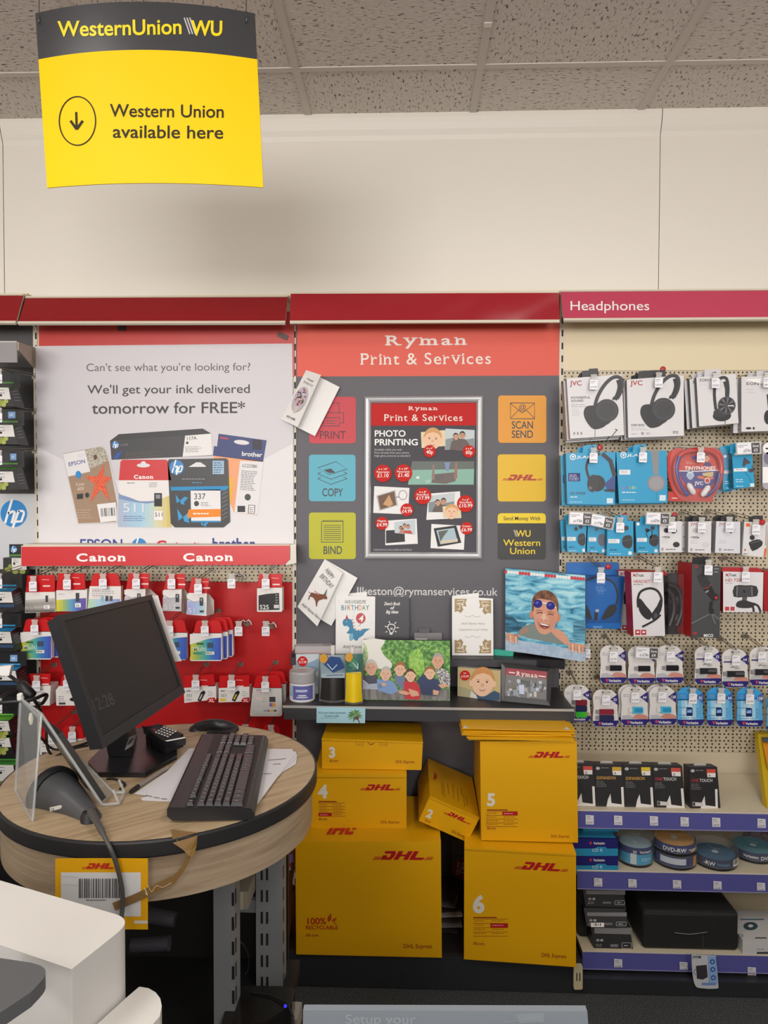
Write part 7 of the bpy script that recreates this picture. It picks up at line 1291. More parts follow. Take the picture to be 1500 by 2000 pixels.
def spindle(label, cx, w, zb, zt, body, band, disc, words, bar=False, Yc=2.478):
    c = at(cx, 1690, Yc); r = w/2*Yc/1440; t = thing('disc_tub', label, 'disc tub', (c.x, c.y, zb)); h = zt-zb; mats = body
    b = B(); b.lathe((c.x, c.y, zb), [(r, 0), (r*1.03, .003), (r*1.03, .008), (r, .01)], M('232225', .3), 40); b.build('base', t)
    b = B(); rd_ = r*.93; b.lathe((c.x, c.y, zb+.01), [(.0001, 0), (rd_, 0), (rd_, h*.62-.01), (r*.16, h*.62-.01), (.0001, h*.62-.01)], disc, 40, mats=[disc, disc, disc, M('cfd6da', .2)]); b.build('discs', t)
    b = B(); b.lathe((c.x, c.y, zb+.01), [(r*.99, 0), (r*.985, h*.45)], None, 40, mats=[band[0]]) if 0 else None
    def wrap(a0, a1, z0, z1, m, k=1): b.grid(lambda u, v: Vector((c.x+(r*.985+k*.0011)*math.cos(a0+(a1-a0)*u), c.y+(r*.985+k*.0011)*math.sin(a0+(a1-a0)*u), zb+.01+(h-.012)*(z0+(z1-z0)*v))), 30, 1, m)
    for a0, a1, z0, z1, m, k in band: wrap(math.radians(a0), math.radians(a1), z0, z1, m, k)
    for ch, ang, z0, hh, m in words:                             # lettering bent round the band
        vs, fs, W = glyphs(ch, 1.4, 0); s = hh/.729; P = []
        for gx, gy in vs:
            a = math.radians(ang)+(gx-W/2)*s/r; P.append((c.x+(r*.985+.0040)*math.cos(a), c.y+(r*.985+.0040)*math.sin(a), zb+.01+(h-.012)*z0+gy*s))
        b.add(P, fs, m)
    if bar:
        wrap(math.radians(-62), math.radians(-32), .1, .62, WHITE, 5)
        for i in range(9): wrap(math.radians(-60+i*2.1), math.radians(-59+i*2.1), .24, .6, BLACK, 6)
    b.build('printed_sleeve', t)
    b = B(); b.lathe((c.x, c.y, zb+.011), [(r+.006, 0), (r+.005, h*.8), (r*.98, h-.014), (r*.3, h-.011), (r*.28, h-.016), (.0001, h-.016)], M('cfd8de', .06, alpha=.1), 40); b.build('clear_cover', t)
NV2 = M('1f2064', .3)
z2 = .3605
spindle('tall cyan and navy disc tub beside the disc boxes', 1240, 64, z2, z2+.098, 0, [(-180, 0, 0, .44, M('3a9fc6', .3), 1), (-180, 0, .4, .66, NV2, 2), (-122, -102, .02, .42, M('cfd6da', .3), 2)], M('a9c2cc', .25), [('Verbatim', -70, .46, .0085, WHITE), ('25', -108, .46, .0085, WHITE), ('CD-R', -68, .16, .010, M('bfe6f4'))])
spindle('lower of two stacked disc tubs with white paper sleeve', 1317, 78, z2, z2+.046, 0, [(-180, 0, 0, .9, NV2, 1), (-150, -78, .25, .85, M('c9ced8', .35), 2), (-52, -30, .0, .9, M('d8952c', .3), 2)], M('8a8d96', .25), [])
spindle('upper of two stacked disc tubs with amber disc showing', 1316, 78, z2+.047, z2+.10, 0, [(-180, 0, .0, .62, NV2, 1), (-60, 0, 0, .18, M('d8952c', .3), 2)], M('d59a3c', .25), [('DVD-RW', -108, .12, .013, WHITE), ('Verbatim', -52, .16, .008, WHITE)])
spindle('dark disc tub with white barcode sticker', 1396, 78, z2, z2+.055, 0, [(-180, 0, .0, .62, M('232a4e', .3), 1)], M('37658a', .25), [('-RW', -126, .14, .013, WHITE), ('Verbatim', -90, .2, .008, M('5a9ac0'))], bar=True)
spindle('disc tub at the right edge with cyan disc', 1470, 76, z2, z2+.055, 0, [(-180, 0, .0, .6, M('1f2a56', .3), 1)], M('4a93a8', .25), [('DVD-RW', -66, .12, .012, WHITE), ('Verbatim', -120, .2, .009, WHITE)], Yc=2.53)
pl = PL(1490, 1640, 2.60); b = B(); slab(b, pl, curve([(1463, 1640), (1470, 1621), (1490, 1617), (1520, 1622), (1525, 1660), (1490, 1660), (1466, 1652)], 2, True), .05, noisy('purple_film', [(.4, '2b1f30'), (.6, '6a3a58')], nscale=60, rough=.25)); tag(b.build('packet'), 'dark purple packet at the back right of the disc shelf', 'packet')
# bottom shelf
BKC = M('131315', .45); zb = .112
def wallet(label, x0, x1, y0, y1, z0, z1, yf, barcode_=False, grey=True):
    p, q = at(x0, y1, yf), at(x1, y1, yf); t = thing('disc_wallet', label, 'disc wallet', ((p.x+q.x)/2, yf+.08, z0)); b = B(); v = [(p.x, yf, z0), (q.x, yf, z0), (q.x-.004, yf+.02, z1), (p.x-.006, yf+.02, z1)]
    b.prism([v[3], v[2], v[1], v[0]], (-.02, .19, 0), BKC); f = PL.three(Vector(v[0]), Vector(v[1])-Vector(v[0]), Vector(v[3])-Vector(v[0])); f.o = f.o+f.n*0
    h = y1-y0; w = x1-x0
    if grey: b.art(f, [(x0+1, y0+1), (x0+w*.5, y0+h*.04), (x1-2, y0+1), (x1-2, y0+h*.3), (x0+1, y0+h*.26)], M('77777a', .4), 1)
    b.ell(f, x0+w*.1, y0+h*.55, 3.4, 2.6, M('8d8b90'), 1); b.ell(f, x0+w*.2, y0+h*.55, 3, 2.4, M('a9a7ab'), 1); b.lines(f, x0+w*.05, y0+h*.72, x0+w*.25, 2, 3, M('8d8b90'), 1, 1.2); b.line(f, rr(x0+w*.72, y0+h*.66, x1-3, y0+h*.9, 2), .8, M('b5b3b8'), 1, True); b.lines(f, x0+w*.77, y0+h*.76, x1-6, 1, 3, M('b5b3b8'), 2, 1.6); b.rect(f, x0+w*.42, y0+h*.72, x0+w*.62, y0+h*.84, M('6d6b6e'), 1)
    if barcode_: b.art(f, [(x0+w*.1, y0+h*.7), (x0+w*.42, y0+h*.7), (x0+w*.42, y0+h*.98), (x0+w*.1, y0+h*.98)], WHITE, 3); barcode(b, f, x0+w*.16, y0+h*.74, x0+w*.36, y0+h*.9, BLACK, 4)
    b.build('cover', t)
zz = lambda y, Y: at(1200, y, Y).z
wallet('lowest black disc wallet of the tilted pile beside the yellow box', 1160, 1236, 1811, 1857, zb, zz(1813, 2.395), 2.386); wallet('middle black disc wallet with white barcode in the tilted pile', 1146, 1226, 1781, 1811, zz(1811, 2.405)+.001, zz(1781, 2.405), 2.405, True); wallet('topmost black disc wallet of the tilted pile', 1144, 1223, 1738, 1770, zz(1778, 2.43)+.001, zz(1742, 2.43), 2.43)
b = B(); pl = PL(1140, 1800, 2.449); slab(b, pl, curve([(1126, 1742), (1143, 1742), (1148, 1790), (1157, 1834), (1140, 1834), (1128, 1815)], 2, True), .12, BKC); tag(b.build('bag'), 'soft black bag standing behind the pile of disc wallets', 'bag')
f0, f1 = atz(1255, 1854, zb), atz(1443, 1858.5, zb); t = thing('carry_case', 'large black fabric carry case with stitched front handle on the lowest shelf', 'case', (f0+f1)/2); yf = (f0.y+f1.y)/2; zt = at(1350, 1781, yf).z
b = B(); FBR = noisy('black_fabric', [(.4, '131313'), (.6, '1d1d1d')], nscale=400, rough=.7, bump=.2); x0, x1 = f0.x, f1.x; b.bbox((x0, yf, zb), (x1, YW-.03, zt), FBR); b.build('body', t, bevel=.012)
b = B(); P = PL(1350, 1820, yf-.001); b.tube([P.p(*q, .004) for q in curve([(1316, 1820), (1330, 1822), (1350, 1823), (1380, 1819)], 4)], .0016, M('6d6b68', .6), 6); b.tube([P.p(*q, .001) for q in [(1372, 1823), (1373, 1840), (1373, 1855)]], .0006, M('57555a'), 5)
b.tube([P.p(*q, .001) for q in [(1258, 1778), (1350, 1782), (1440, 1786)]], .0009, M('3a3a3a', .6), 5); b.build('handle_seam', t)
a0 = atz(1450, 1864, zb); t = thing('disc_drive_box', 'white printed box showing a disc at the right end of the lowest shelf', 'box', a0); zt = at(1460, 1836, a0.y).z; b = B(); b.bbox((a0.x, a0.y, zb), (a0.x+.16, a0.y+.17, zt), M('cfcdce', .4)); top = PL.three((a0.x, a0.y, zt+EPS), (1, 0, 0), (0, 1, 0))
b.ell(top, 1466, 1809, 14, 8, M('3f5560', .3), 1); b.ell(top, 1466, 1809, 5, 3, M('dcdcdc'), 2); b.rect(top, 1446, 1795, 1492, 1797, M('3a6f8c'), 1); b.rect(top, 1475, 1831, 1497, 1833, INK, 1); b.text(top, 'G', 1449, 1833, 8, INK, 1, rot=-70); f = PL(1470, 1850, a0.y); b.rect(f, 1478, 1859, 1500, 1863, INK, 1); b.lines(f, 1478, 1853, 1498, 1, 3, M('77757a'), 1, 1.2); b.build('carton', t)
t = thing('blister_pack', 'white and blue hanging pack with small dark pouch print on the lowest price strip', 'blister pack', at(1377, 1930, 2.318)); pl = PL(1377, 1898, 2.318); b = B(); slab(b, pl, curve([(1351, 1866), (1360, 1865), (1395, 1867), (1398, 1871), (1403, 1922), (1399, 1931), (1368, 1930), (1358, 1925), (1353, 1905)], 2, True), .001, M('c9cad0', .35))
b.art(pl, [(1382, 1868), (1398, 1868), (1402, 1922), (1384, 1922)], M('8fb0dc', .35), 1); b.rect(pl, 1353, 1867, 1369, 1871.5, M('3a4a5a'), 1); b.text(pl, 'hama', 1354, 1871, 3.6, WHITE, 2); b.art(pl, [(1359, 1886), (1380, 1884), (1382, 1908), (1372, 1913), (1361, 1911)], M('3c3640', .4), 2); b.line(pl, curve([(1358, 1892), (1355, 1898), (1358, 1904)], 2), 1, INK, 2)
for i, y in enumerate((1878, 1893, 1909)): b.ell(pl, 1391+i*1.0, y, 5, 5, M('3a62a8', .35), 2); b.ell(pl, 1391+i, y, 2, 2, M('b5c8e6'), 3)
b.rect(pl, 1370, 1919, 1398, 1924, M('6f8fc8'), 2); b.build('card', t)
t = thing('upright_foot', 'cream slotted metal foot between the yellow boxes and the right shelves', 'bracket', at(1130, 1932, 2.31)); pl = PL(1130, 1910, 2.31); b = B(); slab(b, pl, rr(1120.6, 1886, 1138, 1933, 3), .012, M('cbbd9a', .45)); b.rect(pl, 1125.5, 1900, 1127.5, 1916, BLACK, 1); b.rect(pl, 1131.5, 1900, 1133.5, 1916, BLACK, 1); b.build('foot_plate', t)
pl = PL(1496, 1500, 2.5); t = thing('display_bin', 'yellow display stand edge with orange packet cut by the right border', 'display stand', at(1510, 1585, 2.52)); b = B(); b.prism([at(1480, 1434, 2.68), at(1530, 1432, 2.68), at(1545, 1584, 2.43), at(1499, 1583, 2.43)], (0, .03, 0), M('c9a80e', .4)); b.build('side_panel', t); b = B(); b.prism([at(1488, 1446, 2.65), at(1530, 1446, 2.65), at(1540, 1500, 2.55), at(1499, 1500, 2.55)], (0, -.004, 0), M('d98a1a', .35)); b.prism([at(1487, 1440, 2.66), at(1530, 1440, 2.66), at(1530, 1448, 2.64), at(1490, 1448, 2.64)], (0, -.01, 0), M('4a5560', .4)); b.build('packet_face', t)
# ================================================================ round desk, till, printer, hanging sign
DC, DR, DZ = Vector((-.566, 1.6755, 0)), .3505, .95
def wood(name, a, b_, c, rot, sc=(1.6, 22, 22)):
    g = NT(name, .42); v = g.coord(sc, rot); n1 = g.n('ShaderNodeTexNoise', i_Scale=2.0, i_Detail=6.0, i_Roughness=.65, i_Distortion=.6); g.l(v, n1.inputs['Vector'])
    g.base(g.ramp(n1.outputs['Fac'], [(.3, a), (.5, b_), (.72, c)])); return g.m
WT = wood('oak_top', '937a5e', 'b29a7a', 'c2ac8c', (0, 0, math.radians(40))); WA = wood('oak_apron', '8f7a64', 'a8947c', 'b5a28a', (0, 0, 0), (2.2, 2.2, 38))
EDGE = M('232224', .45)
t = thing('round_desk', 'round oak counter desk with black edge band on grey slotted posts', 'desk', (DC.x, DC.y, 0))
b = B(); N = 96
b.lathe((DC.x, DC.y, DZ-.03), [(.0001, .0), (DR-.004, .0), (DR-.004, .03), (.0001, .03)], WT, N, smooth=False); b.build('desk_top', t)
b = B(); b.lathe((DC.x, DC.y, DZ-.033), [(DR-.004, 0), (DR, .001), (DR+.001, .004), (DR+.001, .029), (DR, .0325), (DR-.004, .0334)], EDGE, N, caps=False); b.build('edge_band', t)
b = B(); b.lathe((DC.x, DC.y, DZ-.12), [(DR-.024, .0), (DR-.010, .0), (DR-.010, .087), (DR-.03, .087)], WA, N); b.build('apron', t)
PST, PSH = M('83868a', .4), M('141416', .6)
def post(x0p, x1p, yp, Y, faces):
    a, c = at(x0p, yp, Y), at(x1p, yp, Y); w_ = c.x-a.x; b = B(); b.bbox((a.x, Y, .02), (c.x, Y+.05, DZ-.035), PST)
    for i in range(16):
        z = .06+i*.052
        for u in faces: b.bbox((a.x+w_*u-.0025, Y-.0008, z), (a.x+w_*u+.0025, Y+.001, z+.028), PSH)
        b.bbox((a.x-.0008, Y+.006, z), (a.x+.001, Y+.016, z+.03), PSH); b.bbox((c.x-.001, Y+.006, z), (c.x+.0008, Y+.014, z+.03), PSH)
    b.build('post', t)
post(417, 458, 1800, 1.50, (.93,)); post(500, 552, 1800, 1.70, (.22, .42))
b = B(); a, c = at(455, 1774, 1.70), at(505, 1790, 1.70); b.bbox((a.x, 1.715, c.z), (c.x, 1.73, a.z+.012), PST); b.build('cross_bar', t)
b = B(); b.bbox((-.86, 1.80, .02), (-.30, 1.815, .80), M('0f0f10', .6)); b.build('back_board', t)
b = B(); b.bbox((-.84, 1.47, .40), (-.27, 1.80, .43), M('131314', .55)); b.build('lower_shelf', t)
b = B(); b.bbox((-.85, 1.46, .0), (-.27, 1.81, .05), M('131314', .55)); b.build('base', t)
a, c = at(458, 1741, 1.62), at(484, 1776, 1.62); b = B(); b.bbox((a.x, 1.62, c.z), (c.x, 1.70, a.z), M('a39a88', .5)); b.bbox((a.x+.013, 1.618, c.z), (a.x+.020, 1.62, a.z), M('c2baa8', .5)); tag(b.build('socket_box'), 'small beige socket box fixed between the two grey desk posts', 'socket box')
for lb, P, Y in (('upper smoky plastic tube lying under the desk', [(270, 1784), (342, 1796)], 1.42), ('lower smoky plastic tube lying under the desk', [(258, 1846), (331, 1842)], 1.45)):
    b = B(); b.tube([at(P[0][0], P[0][1], Y), at(P[1][0], P[1][1], Y)], .0145, M('4c4c54', .15, alpha=.85), 14); tag(b.build('plastic_tube'), lb, 'tube')
# router, white box and cable on the lower shelf
zr = .432
t = thing('router', 'dark glossy router with a small blue light on the shelf under the desk', 'router', at(520, 1995, 1.6)); RT = M('1d1a17', .18)
zt = .512; P = [atz(452, 1926, zt), atz(553, 1926, zt), atz(577, 1931, zt), atz(570, 1962, zt), atz(520, 1995, zt), atz(430, 2010, zt)]
b = B(); b.prism(P[::-1] if (P[1]-P[0]).cross(P[2]-P[0]).z < 0 else P, (0, 0, -.055), RT); b.build('body', t, bevel=.004); b = B(); q = at(557.5, 1964, 1.47); b.tube([q, q+Vector((0, -.003, 0))], .003, M('2a2ad8', .4, emit=2.5), 8); b.build('status_light', t)
zq = .47; P = [atz(556, 1955, zq), atz(590, 1957, zq), atz(580, 1992, zq), atz(545, 1990, zq)]; b = B(); b.prism(P, (0, 0, -.036), M('a9a49a', .5)); tag(b.build('adaptor_box'), 'small pale adaptor box beside the router under the desk', 'adaptor box')
b = B(); b.tube([atz(x, y, z) for x, y, z in ((490, 1938, .515), (530, 1944, .516), (562, 1960, .518), (573, 1985, .516), (575, 2030, .47))], .0022, M('151516', .5), 6); tag(b.build('cable'), 'thin black cable curving over the router', 'cable')
b = B(); b.tube([at(x, y, 1.74) for x, y in curve([(455, 1830), (475, 1845), (486, 1872), (482, 1900), (462, 1916)], 4)], .0022, M('2e2e30', .4), 6); tag(b.build('cable'), 'dark cable loop hanging between the grey posts', 'cable')
# wrapped sheet on the apron
def hc(px, py, r):
    """point of the desk's round side behind a pixel"""
    d = ray(px, py); ox, oy = -DC.x, -DC.y; A = d.x*d.x+d.y*d.y; Bq = ox*d.x+oy*d.y; C = ox*ox+oy*oy-r*r; k = (-Bq-math.sqrt(max(0, Bq*Bq-A*C)))/A; return CAM+d*k
class CYL:
    def __init__(s, r): s.r = r
    def p(s, x, y, h=0): return hc(x, y, s.r+h)
t = thing('courier_label', 'yellow courier drop-off notice with barcode taped to the desk front', 'notice', hc(200, 1815, DR+.002)); cy = CYL(DR+.002)
b = B(); YL = M('e5a808', .45)
def cgrid(x0, y0, x1, y1, m, k, nx=10, skew=0): b.grid(lambda u, v: cy.p(x0+(x1-x0)*u, y0+(y1-y0)*v+skew*u, k*EPS), nx, 3, m)
bw = lambda x: (x-198)**2/92**2*-2.5
b.grid(lambda u, v: cy.p(108+(289-108)*u-(1-v)*0, (1676+bw(108+181*u)*-.2)+(1815-1676)*v, .0), 12, 4, YL); cgrid(119, 1704, 275, 1790, M('d9d8da', .45), 1); b2 = b
dhl(b, cy, 158, 1697, 72, 0, 2, M('c2261c', .45), h=11)
barcode(b, cy, 154, 1716, 236, 1754, M('3a3a3e'), 2, 6); b.lines(cy, 168, 1757, 222, 1, 3, M('77757a'), 2, 2)
for y in (1712, 1728): b.line(cy, [(120, y), (152, y+1.5)], .6, M('a9a8ac'), 2)
cgrid(262, 1798, 288, 1804, M('dcd6cc'), 1, 4); b.build('sheet', t)
TAPE = M('8a6a3e', .3, alpha=.92)
t = thing('brown_tape', 'twisted brown parcel tape from the desk edge down to the courier notice', 'tape', hc(357, 1650, DR+.004)); b = B(); ct = CYL(DR+.0035)
top = lambda x, y: atz(x, y, DZ+.0022)
b.face([top(334, 1619), top(360, 1623), top(387, 1626), top(362, 1633), top(337, 1639)], TAPE); b.face([ct.p(337, 1646), ct.p(386, 1632), ct.p(384, 1652), ct.p(372, 1660, .004), ct.p(358, 1660, .004)], TAPE)
b.face([ct.p(358, 1660, .004), ct.p(372, 1660, .004), ct.p(384, 1652, .001), ct.p(378, 1676, .002), ct.p(369, 1672, .006)], M('9a7a4a', .25, alpha=.92)); b.line(ct, [(345, 1640), (352, 1652), (360, 1658)], 1, M('b59a6a', .2), 2)
b.line(ct, curve([(371, 1668), (358, 1696), (337, 1720)], 4), [10, 9, 9, 9, 9, 10, 11, 12, 14], TAPE, 1); b.line(ct, curve([(338, 1718), (300, 1737), (262, 1755), (222, 1771)], 4), 16, TAPE, 2)
b.line(ct, curve([(335, 1724), (318, 1733), (305, 1730), (296, 1742), (288, 1727)], 3), 1.4, M('cdb994', .2), 4); b.line(ct, curve([(282, 1734), (288, 1748), (284, 1744)], 3), 2, M('d8c8a8', .2), 4); b.build('strip', t)
# ---- monitor
s_ = 1.62; ctr = CAM+(Vector((-.41911718, 1.09118667, 1.34511635))-CAM)*s_; ya, ti, ro = 1.59019886, .3503979, -.06671451
n0 = Vector((math.sin(ya), -math.cos(ya), 0)); R0 = Vector((math.cos(ya), math.sin(ya), 0)); nn = n0*math.cos(ti)+Vector((0, 0, math.sin(ti))); U0 = nn.cross(R0)
RR = R0*math.cos(ro)+U0*math.sin(ro); UU = nn.cross(RR); mw, mh = .34*s_/2, .17974*s_/2
t = thing('monitor', 'black till monitor tilted on the round desk with a dark reflective screen', 'monitor', (ctr.x, ctr.y, DZ)); MB_, MB2 = M('1b1b1e', .4), M('252529', .45)
mp = PL.three(ctr, RR, UU); q4 = lambda a, c, d, e, h: [ctr+RR*x+UU*y+nn*h for x, y in ((a, e), (c, e), (c, d), (a, d))]
b = B(); fo = q4(-mw, mw, -mh, mh, 0); bk = q4(-mw+.006, mw-.006, -mh+.006, mh-.006, -.03)
iw, ih0, ih1 = mw-.017, -mh+.024, mh-.014; fi = q4(-iw, iw, ih0, ih1, 0); fd = q4(-iw, iw, ih0, ih1, -.004)
for i in range(4):
    j = (i+1) % 4; b.face([fo[i], fi[i], fi[j], fo[j]], MB2); b.face([fi[i], fd[i], fd[j], fi[j]], MB_); b.face([fo[j], bk[j], bk[i], fo[i]], MB_)
b.face(bk, MB_); b.prism(q4(-mw*.7, mw*.7, -mh*.7, mh*.7, -.03), -nn*.02, MB_); b.build('bezel', t)
b = B(); SCN = NT('dark_screen', .5); SCN.b.inputs['Base Color'].default_value = rgb('1c1b1d'); b.face(q4(-iw, iw, ih0, ih1, -.0035), SCN.m)
sp = PL.three(ctr-nn*.0035, RR, UU); b.text(sp, '12:28', 182, 1391, 26, M('3d3c3f', .3), .6, rot=-20, xs=1.0, wd=46); b.build('screen', t)
b = B(); bp = [atz(x, y, DZ+.012) for x, y in ((172, 1487), (192, 1508), (284, 1509), (346, 1474), (344, 1450), (300, 1424), (262, 1420), (214, 1444))]; b.prism(bp, (0, 0, -.011), M('1d1c1f', .25)); b.build('base_plate', t, bevel=.002)
nb = [atz(x, y, DZ+.013) for x, y in ((212, 1478), (258, 1478), (268, 1440), (228, 1436))]; cc = ctr-nn*.085-UU*(mh*.6); b = B(); sh = cc-(nb[0]+nb[2])/2
tp = [p+Vector((sh.x*.85, sh.y*.7, 0)) for p in nb]; tz = cc.z+.02; tp = [Vector((p.x, p.y, tz)) for p in tp]
b.add(nb+tp, [(0, 1, 5, 4), (1, 2, 6, 5), (2, 3, 7, 6), (3, 0, 4, 7), (4, 5, 6, 7)], M('1a1a1d', .4)); b.build('stand_neck', t)
b = B(); f_ = PL.three(nb[1], nb[2]-nb[1], tp[1]-nb[1]); f_.o = f_.o+f_.n*(.001 if f_.n.x > 0 else -.001)
if f_.n.dot(CAM-f_.o) < 0: f_.n = -f_.n
b.art(f_, [(243, 1466), (259, 1456), (268, 1432), (252, 1440)], M('b9b7b6', .45), 1); b.art(f_, [(247, 1457), (256, 1451), (261, 1440), (251, 1446)], M('4d4b50'), 2); b.build('serial_sticker', t)
# ---- keyboard
t = thing('keyboard', 'black computer keyboard lying end-on over the papers on the desk', 'keyboard', atz(430, 1500, DZ+.004)); zk = DZ+.026; KB, KB2, KT = M('252326', .38), M('1b1a1c', .4), M('302e31', .3)
C4 = [(326, 1577), (497, 1578), (524, 1436), (393, 1433)]; K3 = [atz(x, y, zk+(.006 if i in (0, 3) else 0)) for i, (x, y) in enumerate(C4)]
def kb(u, v, h=0): return (K3[0]*(1-u)+K3[1]*u)*(1-v)+(K3[3]*(1-u)+K3[2]*u)*v+Vector((0, 0, h))
b = B(); nv = 10; sec = [(-.0, -.004), (.03, .0), (.93, .0), (.97, -.002), (1.0, -.012), (1.0, -.020), (.93, -.024), (.06, -.026), (.0, -.018)]
vs = [kb(u, v/nv, h) for v in range(nv+1) for u, h in sec]; ns = len(sec)
b.add(vs, [(v*ns+i, v*ns+(i+1) % ns, (v+1)*ns+(i+1) % ns, (v+1)*ns+i) for v in range(nv) for i in range(ns)], KB); b.face([vs[i] for i in range(ns)], KB2); b.face([vs[nv*ns+i] for i in range(ns)], KB2)
b.add([kb(.93, .002, .0006), kb(.985, .002, -.006), kb(.985, .998, -.006), kb(.93, .998, .0006)], [(0, 1, 2, 3)], M('232522', .25)); b.ell(PL.three(kb(.955, .5, -.0015), kb(1, .5)-kb(0, .5), kb(.5, 1)-kb(.5, 0)), 0, 0, .1, .1, KB) if 0 else None
b.add([kb(.20, .01, .0004), kb(.905, .01, .0004), kb(.905, .985, .0004), kb(.20, .985, .0004)], [(0, 1, 2, 3)], M('141315', .5)); b.build('case', t)
MK = M('9a989c', .5); cnt = 0; kproto = None
def key(u0, v0, u1, v1, mark=True):
    global cnt
    if cnt >= 100: return
    cnt += 1; b = B(); e, g = .012, .0045; H = .0075
    lo = [kb(u0, v0, .0006), kb(u1, v0, .0006), kb(u1, v1, .0006), kb(u0, v1, .0006)]; hi = [kb(u0+e, v0+g*.8, H), kb(u1-e, v0+g*.8, H), kb(u1-e, v1-g, H), kb(u0+e, v1-g, H)]
    b.add(lo+hi, [(4, 5, 6, 7), (0, 1, 5, 4), (1, 2, 6, 5), (2, 3, 7, 6), (3, 0, 4, 7)], KT)
    if mark: um, vm = u0+(u1-u0)*.35, v0+(v1-v0)*.45; b.add([kb(um, vm, H+.0004), kb(um+.03, vm, H+.0004), kb(um+.03, vm+.007, H+.0004), kb(um, vm+.007, H+.0004)], [(0, 1, 2, 3)], MK)
    b.build('key', t)
cols = [(.215, .295), (.335, .425), (.432, .522), (.529, .619), (.626, .716), (.723, .813), (.820, .905)]
kw = .0425; v0 = .012
for u0, u1 in cols[:1]:                                        # function row
    for g in ((0,), (2, 3, 4, 5), (6.4, 7.4, 8.4, 9.4), (10.8, 11.8, 12.8, 13.8)):
        for k in g: key(u0, v0+k*kw, u1, v0+(k+.9)*kw)
rows = [[1]*13+[2], [1.5]+[1]*12+[1.5], [1.8]+[1]*11+[2.2], [1.3]+[1]*11+[2.7], [1.3, 1.2, 1.2, 5.6, 1.2, 1.2, 1.2, 1.1]]
rows = [[1]*13+[2.0], [1.5]+[1]*12+[1.5], [1.8]+[1]*11+[2.2], [2.2]+[1]*10+[2.8]]
for (u0, u1), r_ in zip(cols[1:5], rows):
    v = v0
    for k in r_: key(u0, v, u1, v+(k-.1)*kw); v += k*kw
v = v0
for k, m_ in ((1.3, 1), (1.2, 1), (1.3, 1), (5.6, 0), (1.3, 1), (1.2, 1), (1.3, 1), (1.8, 1)): key(cols[5][0], v, cols[5][1]+.05, v+(k-.1)*kw, m_); v += k*kw
for i in range(3): key(cols[5][0], .665+i*kw, cols[5][1]+.04, .665+(i+.9)*kw)
for ci in (1, 2):
    for i in range(3): key(cols[ci][0], .665+i*kw, cols[ci][1], .665+(i+.9)*kw)
for ci in range(1, 6):
    for i in range(3 if ci in (1, 3, 5) else 4):
        if cnt < 100: key(cols[ci][0], .815+i*kw, cols[ci][1], .815+(i+.9)*kw)
# ---- papers and pen
def sheet(label, P, z, marks=(), rot=0):
    b = B(); q = [atz(x, y, z) for x, y in P]; b.prism(q, (0, 0, -.0006), M('d9d6da', .55)); f = PL.three(q[0], q[1]-q[0], q[2]-q[0]); f.n = f.n if f.n.z > 0 else -f.n
    for P_ in marks: b.line(f, P_, 1.1, M('77757a'), 1)
    tag(b.build('paper_sheet'), label, 'paper')
sheet('white printed sheet under the keyboard, its left corner pointing at the pen', [(262, 1550), (327, 1506), (369, 1462), (400, 1460), (420, 1560), (330, 1560)], DZ+.0022, [[(284, 1553), (297, 1556)], [(300, 1557), (312, 1559)], [(315, 1560), (326, 1561)]])
sheet('white sheet lowest on the left of the keyboard', [(274, 1559), (300, 1552), (420, 1540), (420, 1568), (330, 1565), (279, 1563)], DZ+.0012)
sheet('topmost white sheet right of the keyboard', [(500, 1462), (571, 1463), (576, 1474), (540, 1520), (503, 1570), (470, 1560)], DZ+.0044, [[(524, 1485), (558, 1482)], [(533, 1493), (548, 1492)], [(510, 1512), (530, 1511)]]); sheet('middle white sheet right of the keyboard', [(500, 1464), (578, 1468), (580, 1478), (530, 1530), (470, 1560)], DZ+.0032); sheet('lowest white sheet right of the keyboard, sticking out furthest', [(500, 1470), (581, 1474), (578, 1492), (545, 1512), (480, 1550)], DZ+.0020, [[(560, 1484), (576, 1480)]])
t = thing('pen', 'clear ballpoint pen with black cap beside the papers', 'pen', atz(290, 1525, DZ+.005)); b = B(); zp = DZ+.0055; b.tube([atz(253, 1548, zp), atz(256, 1546, zp), atz(270, 1536, zp)], [.002, .0045, .0052], M('19191b', .4), 10); b.build('cap', t)
b = B(); b.tube([atz(270, 1536, zp), atz(326, 1500, zp)], .0042, M('a9a4a2', .1, alpha=.6), 10); b.tube([atz(271, 1535, zp), atz(322, 1503, zp)], .0012, M('2a2a2c', .4), 6); b.build('barrel', t)
# ---- card terminal and handset
t = thing('card_terminal', 'black card payment terminal with pale keys on a sloped stand behind the monitor', 'card terminal', atz(320, 1462, DZ)); q = lambda P: [(230+x/6, 1380+y/6) for x, y in P]
A_, Bq, Cq, Dq = [atz(x, y, z) for (x, y), z in zip(q([(300, 235), (510, 215), (800, 375), (545, 410)]), (DZ+.075, DZ+.075, DZ+.048, DZ+.048))]
ctp = PL.three(A_, Bq-A_, A_-Dq); 
if ctp.n.z < 0: ctp.n = -ctp.n
b = B(); b.prism([A_, Dq, Cq, Bq], -ctp.n*.022, M('1e1d20', .35)); b.build('body', t)
b = B(); SP = lambda P, m, k=1: b.art(ctp, q(P), m, k)
SP([(330, 245), (500, 225), (560, 260), (390, 285)], M('2b2a30', .15)); SP([(400, 262), (440, 257), (460, 290), (420, 300)], M('6a2a34', .3), 2)
for i in range(4):
    for j in range(5): x, y = 435+j*33+i*30, 300-i*20+j*12; SP([(x, y), (x+22, y-6), (x+34, y+8), (x+12, y+15)], M('b9b3b0', .4), 2)
b.build('keypad', t); b = B(); SP([(552, 405), (780, 362), (798, 372), (580, 414)], M('d9d6d2', .3), 3); b.build('front_trim', t)
